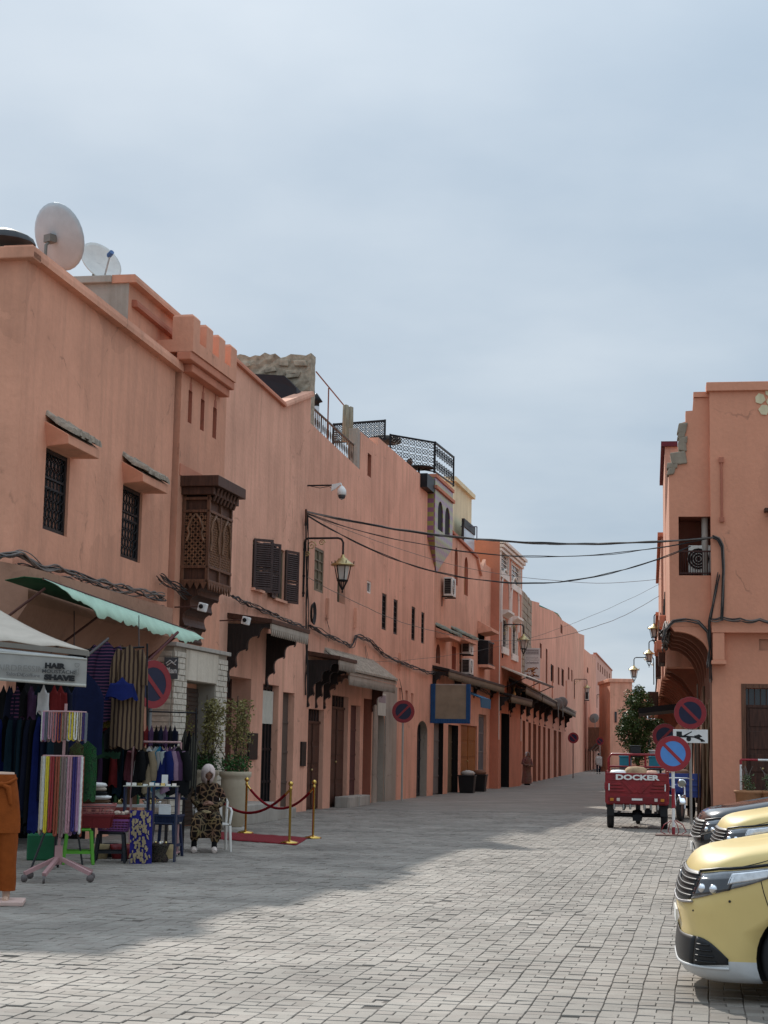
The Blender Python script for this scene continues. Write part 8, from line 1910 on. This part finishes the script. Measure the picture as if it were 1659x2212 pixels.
hand(WW, (-.03, -.24, 1.03), (.9, -.1, 0), (0, 0, 1), 1, SKIN); hand(WW, (.03, -.26, .98), (-.9, -.1, 0), (0, 0, 1), -1, SKIN)
head(WW, (0, -.05, 1.56), .092, .1, SKIN)
P = []
for i in range(11):
    v = math.pi * i / 13; row = [(.118 * math.sin(v) * math.cos(math.radians(-50 + 280 * j / 16)), .125 * math.sin(v) * math.sin(math.radians(-50 + 280 * j / 16)) + .01, .125 * math.cos(v)) for j in range(17)]; P.append(row)
so_ = MB().sheet(P).build('headscarf', WHITEC, WW, solid=.012); so_.location = (0, -.05, 1.57)
for sx in (-1, 1): MB().tube([(sx * .08, .08, .04), (sx * .08, -.06, .045), (sx * .08, -.16, .03)], [.035, .042, .03], 8).build('shoe', BLACKC, WW)
pc = gp(1293, 1672); MW = thing('person', 'man in a loose white top and dark trousers walking away down the street', 'person', pc, .1)
V_ = [((0, 0, .95), (.16, .12)), ((0, .0, 1.15), (.16, .12)), ((0, .0, 1.36), (.17, .12)), ((0, .02, 1.50), .06), ((-.19, 0, 1.40), .08), ((-.25, .0, 1.15), .065), ((-.24, .05, .92), .05), ((.19, 0, 1.40), .08), ((.25, .0, 1.15), .065), ((.24, .05, .92), .05)]
skin_figure('torso', V_, [(0, 1), (1, 2), (2, 3), (2, 4), (4, 5), (5, 6), (2, 7), (7, 8), (8, 9)], cloth('loose_white', (.50, .48, .45)), MW)
V_ = [((0, 0, .95), (.16, .12)), ((-.1, 0, .85), .1), ((-.11, .05, .5), .085), ((-.11, -.02, .12), .07), ((.1, 0, .85), .1), ((.11, .0, .5), .085), ((.11, .08, .12), .07)]
skin_figure('trousers', V_, [(0, 1), (1, 2), (2, 3), (0, 4), (4, 5), (5, 6)], NAVY, MW)
P = [[(-.24 + .5 * u, -.15 - .02 * math.sin(u * 9), 1.42 - .62 * t - .2 * u * t) for u in [j / 8 for j in range(9)]] for t in [i / 6 for i in range(7)]]
MB().sheet(P).build('shawl', cloth('loose_white', (.50, .48, .45)), MW, solid=.02)
hd = head(MW, (0, .03, 1.62), .095, 0, SKIN, math.pi); MB().ball((0, .0, .02), .102, 12, sz=1.15).build('hair', mat('black_hair', (.012, .01, .01), .6), hd)
for sx in (-1, 1): MB().tube([(sx * .11, -.06, .04), (sx * .11, .06, .045), (sx * .11, .16, .03)], [.035, .042, .03], 8).build('shoe', BLACKC, MW); hand(MW, (sx * .24, .05, .90), (0, .1, -1), (0, 1, 0), sx, SKIN)
# ------------------------------------------------------------------ stanchions, ropes, red carpet
posts = []
for (x, y, lb) in ((530, 1800, 'rear left brass stanchion by the plant pot'), (625, 1822, 'nearest brass stanchion at the carpet corner'), (676, 1811, 'right-hand brass stanchion beyond the carpet')):
    p = gp(x, y); posts.append(p); th = thing('brass_stanchion', lb, 'stanchion', p, 0, 'brass rope posts')
    MB().lathe([(.155, 0), (.155, .018), (.14, .03), (.05, .05), (.02, .06)], k=24).build('base', BRASS, th); MB().lathe([(.022, .05), (.022, .90), (.03, .905), (.03, .95), (.022, .955), (.018, .97)], k=12).build('pole', BRASS, th); MB().ball((0, 0, 1.01), .045, 14).build('finial', BRASS, th)
RVEL = cloth('red_velvet', (.20, .008, .014))
def rope(label, a, b, sag):
    pts = [a.lerp(b, t / 16) - Vector((0, 0, sag * 4 * (t / 16) * (1 - t / 16))) for t in range(17)]; th = thing('velvet_rope', label, 'rope', pts[0], 0, 'red velvet ropes'); z0_ = pts[0]
    MB().tube([p - z0_ for p in pts[1:-1]], .024, 8).build('rope', RVEL, th)
    for (p, q) in ((pts[0], pts[1]), (pts[-1], pts[-2])): MB().tube([p - z0_, q - z0_], .02, 8).build('hook', BRASS, th)
tp = Vector((0, 0, .92)); rope('red velvet rope from the rear stanchion to the right one', posts[0] + tp, posts[2] + tp, .42); lf = gp(462, 1806); rope('red velvet rope sagging from the nearest stanchion to behind the chair', posts[1] + tp, lf + tp * .8, .36)
cq = [gp(455, 1796), gp(668, 1810), gp(640, 1826), gp(455, 1812)]; n_ = 14; P = []
for i in range(n_ + 1):
    a = cq[0].lerp(cq[1], i / n_); b = cq[3].lerp(cq[2], i / n_); P.append([a.lerp(b, j / 6) + Vector((0, 0, .006 + .004 * math.sin(i * 2.3 + j))) for j in range(7)])
o = MB().sheet(P).build('red_carpet', mat('red_carpet', (.20, .012, .018), .95, 0, .2, 20, .4, 120), None, None, None, 0, .008); tag(o, 'red carpet strip on the pavement between the brass posts', 'carpet')
# ------------------------------------------------------------------ plants
def leaf_cloud(mb, c, rx, ry, rz_, n, s, rs, m=0, shell=.5, curl=.2):
    for _ in range(n):
        while True:
            v = Vector((rs.uniform(-1, 1), rs.uniform(-1, 1), rs.uniform(-1, 1)))
            if shell < v.length < 1: break
        p = Vector(c) + Vector((v.x * rx, v.y * ry, v.z * rz_)); d = Vector((rs.uniform(-1, 1), rs.uniform(-1, 1), rs.uniform(-.9, .5))).normalized(); e = d.orthogonal().normalized(); e = (e + d.cross(e) * rs.uniform(-1, 1)).normalized(); q = s * rs.uniform(.6, 1.3)
        nrm = d.cross(e)
        mb.add([p, p + d * q * .5 + e * q * .28 + nrm * q * curl, p + d * q, p + d * q * .5 - e * q * .28 + nrm * q * curl], [(0, 1, 2, 3)], m)
def leafmat(name, c, tr=.25):
    if name in MATS: return MATS[name]
    m, t, b = newmat(name); N = t.nodes.new; ge = N('ShaderNodeNewGeometry'); cr_ = N('ShaderNodeValToRGB'); cr_.color_ramp.elements[0].color = (*[k * .55 for k in c], 1); cr_.color_ramp.elements[1].color = (*[min(1, k * 1.45) for k in c], 1)
    t.links.new(ge.outputs['Random Per Island'], cr_.inputs[0]); t.links.new(cr_.outputs[0], b.inputs['Base Color']); b.inputs['Roughness'].default_value = .5; b.inputs['Specular IOR Level'].default_value = .3
    b.inputs['Transmission Weight'].default_value = 0.0; b.inputs['Subsurface Weight'].default_value = 0.0
    MATS[name] = m; return m
OLIVE = leafmat('olive_leaf', (.24, .21, .075)); DGREEN = leafmat('deep_leaf', (.035, .075, .025)); BUSH = leafmat('bush_leaf', (.045, .12, .03))
POTM = plaster('beige_pot', (.44, .37, .27), stain=(.22, .17, .11), streak=.4, patch=.3, seed=50); BARK = wood('bark', (.12, .085, .055))
def big_pot(label, loc, h, r, seed, vine, vx):
    rs = random.Random(seed); th = thing('plant_pot', label, 'potted plant', loc)
    MB().lathe([(r * .55, .06), (r * .62, .08), (r * .80, h * .35), (r * .93, h * .7), (r * .96, h * .86), (r * .92, h * .88), (r * 1.06, h * .92), (r * 1.08, h * .99), (r * 1.0, h), (r * .88, h * .99), (r * .86, h * .93), (.001, h * .93)], k=24).build('pot', POTM, th); MB().lathe([(r * .8, 0), (r * .8, .05), (.001, .055)], k=20).build('saucer', CONCRETE, th)
    b = MB(); leaf_cloud(b, (0, 0, h + .12), r * 1.05, r * .9, .24, 700, .06, rs, 0, .1); b.build('low_bush', BUSH, th)
    st = MB(); lv = MB()
    for k in range(vine):
        p = Vector((rs.uniform(-.5, .5) * r, rs.uniform(-.4, .4) * r, h)); pts = [p]; d = Vector((rs.uniform(-.2, .2) + vx, rs.uniform(-.15, .15), 1))
        for i in range(8): d = Vector((d.x * .55 + rs.uniform(-.32, .32), d.y * .55 + rs.uniform(-.2, .2), max(.3, d.z) + rs.uniform(-.1, .1))).normalized(); pts.append(pts[-1] + d * .17)
        st.tube(pts, [.012 - .001 * i for i in range(len(pts))], 5)
        for q in pts[2:]: leaf_cloud(lv, q, .12, .12, .13, 20 if q.z > h + .5 else 5, .07, rs, 0, .1)
    st.tube([(0, .05, h), (0, .05, h + 1.5)], .012, 5).tube([(r * .5, .05, h), (r * .5, .05, h + 1.3)], .01, 5)
    st.build('stems', BARK, th); lv.build('foliage', OLIVE, th)
pp = gp(505, 1792); big_pot('large beige pot with an olive climber behind the brass post', pp, 1.14, .30, 5, 9, -.05)
pp = gp(438, 1788); big_pot('beige pot with a sparse climber behind the seated woman', pp, 1.16, .27, 6, 9, .15)
# street tree
pt_ = atY(1378, 1700, 78.0); TRE = thing('street_tree', 'dark green leafy tree standing in the far street above the red tricycle', 'tree', (pt_.x, 78.0, 0)); rs = random.Random(11)
zc = atY(1378, 1565, 78).z; zb_ = atY(1378, 1640, 78).z; ztp = atY(1378, 1490, 78).z; rw_ = 47 * 78 / 3600
tr = MB(); tr.tube([(0, 0, 0), (.03, .02, 1.0), (0, 0, zb_ - .2), (.02, 0, zb_ + .6)], [.11, .09, .08, .05], 8)
cr2 = MB(); tips = []
for k in range(16):
    a = 2 * math.pi * k / 16 + rs.uniform(-.2, .2); z1_ = zb_ + (ztp - zb_) * rs.uniform(.08, .86); rr = rw_ * rs.uniform(.45, .85) * (1 - .3 * max(0, (z1_ - zc) / (ztp - zc)))
    e = Vector((rr * math.cos(a), rr * math.sin(a), z1_)); tr.tube([(0, 0, zb_ - .3 + .5 * (k % 4) / 4), e * .5 + Vector((0, 0, z1_ * .35)), e], [.04, .025, .012], 5); tips.append(e)
tr.build('trunk', BARK, TRE)
for e in tips: leaf_cloud(cr2, e, rs.uniform(.32, .48), rs.uniform(.32, .48), rs.uniform(.28, .44), 260, .13, rs, 0, .15)
for k in range(16):
    t = k / 15; z_ = zb_ + (ztp - zb_) * t; w_ = rw_ * (.55 + .45 * math.sin(math.pi * min(1, t * 1.25))) * (1 if t < .8 else 1 - (t - .8) * 2.2)
    leaf_cloud(cr2, (rs.uniform(-.2, .2) * w_, rs.uniform(-.2, .2), z_), max(.12, w_ * .8), max(.12, w_ * .8), .28, 170, .12, rs, 0, .2)
for k in range(14): a = rs.uniform(0, 6.28); t = rs.uniform(.1, 1); leaf_cloud(cr2, (rw_ * rs.uniform(.7, 1.0) * (1 - .6 * max(0, t - .4)) * math.cos(a), rw_ * .9 * math.sin(a), zb_ + (ztp - zb_) * t), .16, .16, .16, 40, .10, rs, 0, .0)
cr2.build('crown', leafmat('tree_leaf', (.075, .13, .04)), TRE)
# right-hand planters and red-white rail
def planter(label, x, y, seed, r=.34, h=.8):
    s_, z_ = R2.hit(x, y, 1.5); th = wthing(R2, 'planter', label, 'potted plant', 1.3, R2.S(x, y, 1.3), 0); rs = random.Random(seed)
    MB().lathe([(r * .7, 0), (r * .9, h * .5), (r * .98, h * .9), (r * 1.08, h * .92), (r * 1.08, h), (r * .95, h), (r * .9, h * .9), (.001, h * .9)], k=24).build('pot', mat('terracotta_pot', (.40, .20, .10), .8, 0, .2, 5), th)
    st = MB(); lv = MB()
    for k in range(6):
        pts = [Vector((rs.uniform(-.15, .15), rs.uniform(-.15, .15), h * .9))]; d = Vector((rs.uniform(-.5, .5), rs.uniform(-.3, .3), 1))
        for i in range(5): d = (d + Vector((rs.uniform(-.3, .3), rs.uniform(-.3, .3), 0))).normalized(); pts.append(pts[-1] + d * .14)
        st.tube(pts, .009, 5)
        for q in pts[1:4]: leaf_cloud(lv, q, .09, .09, .08, 12, .08, rs, 0, .1)
    st.build('stems', CABLE2, th); lv.build('foliage', leafmat('grey_green_leaf', (.12, .16, .08)), th)
planter('terracotta planter left of the brown door on the right', 1618, 1705, 3); planter('terracotta planter at the right picture edge', 1672, 1705, 4)
s_, z_ = R2.hit(1600, 1641, .9); RR = wthing(R2, 'barrier_rail', 'red and white painted tube rail before the right-hand door', 'barrier', .9, s_, 0)
MB().tube([(0, 0, 0), (0, 0, z_)], .03, 8).build('post', WHITE, RR); MB().lathe([(.0315, 0), (.0315, .35)], k=10).lathe([(.0315, z_ - .12), (.0315, z_)], k=10).build('red_band', SREDW, RR)
for k in range(4): MB().tube([(0, .42 * k, z_), (0, .42 * (k + 1), z_)], .028, 8).build('rail', (SREDW, WHITE)[k % 2], RR)
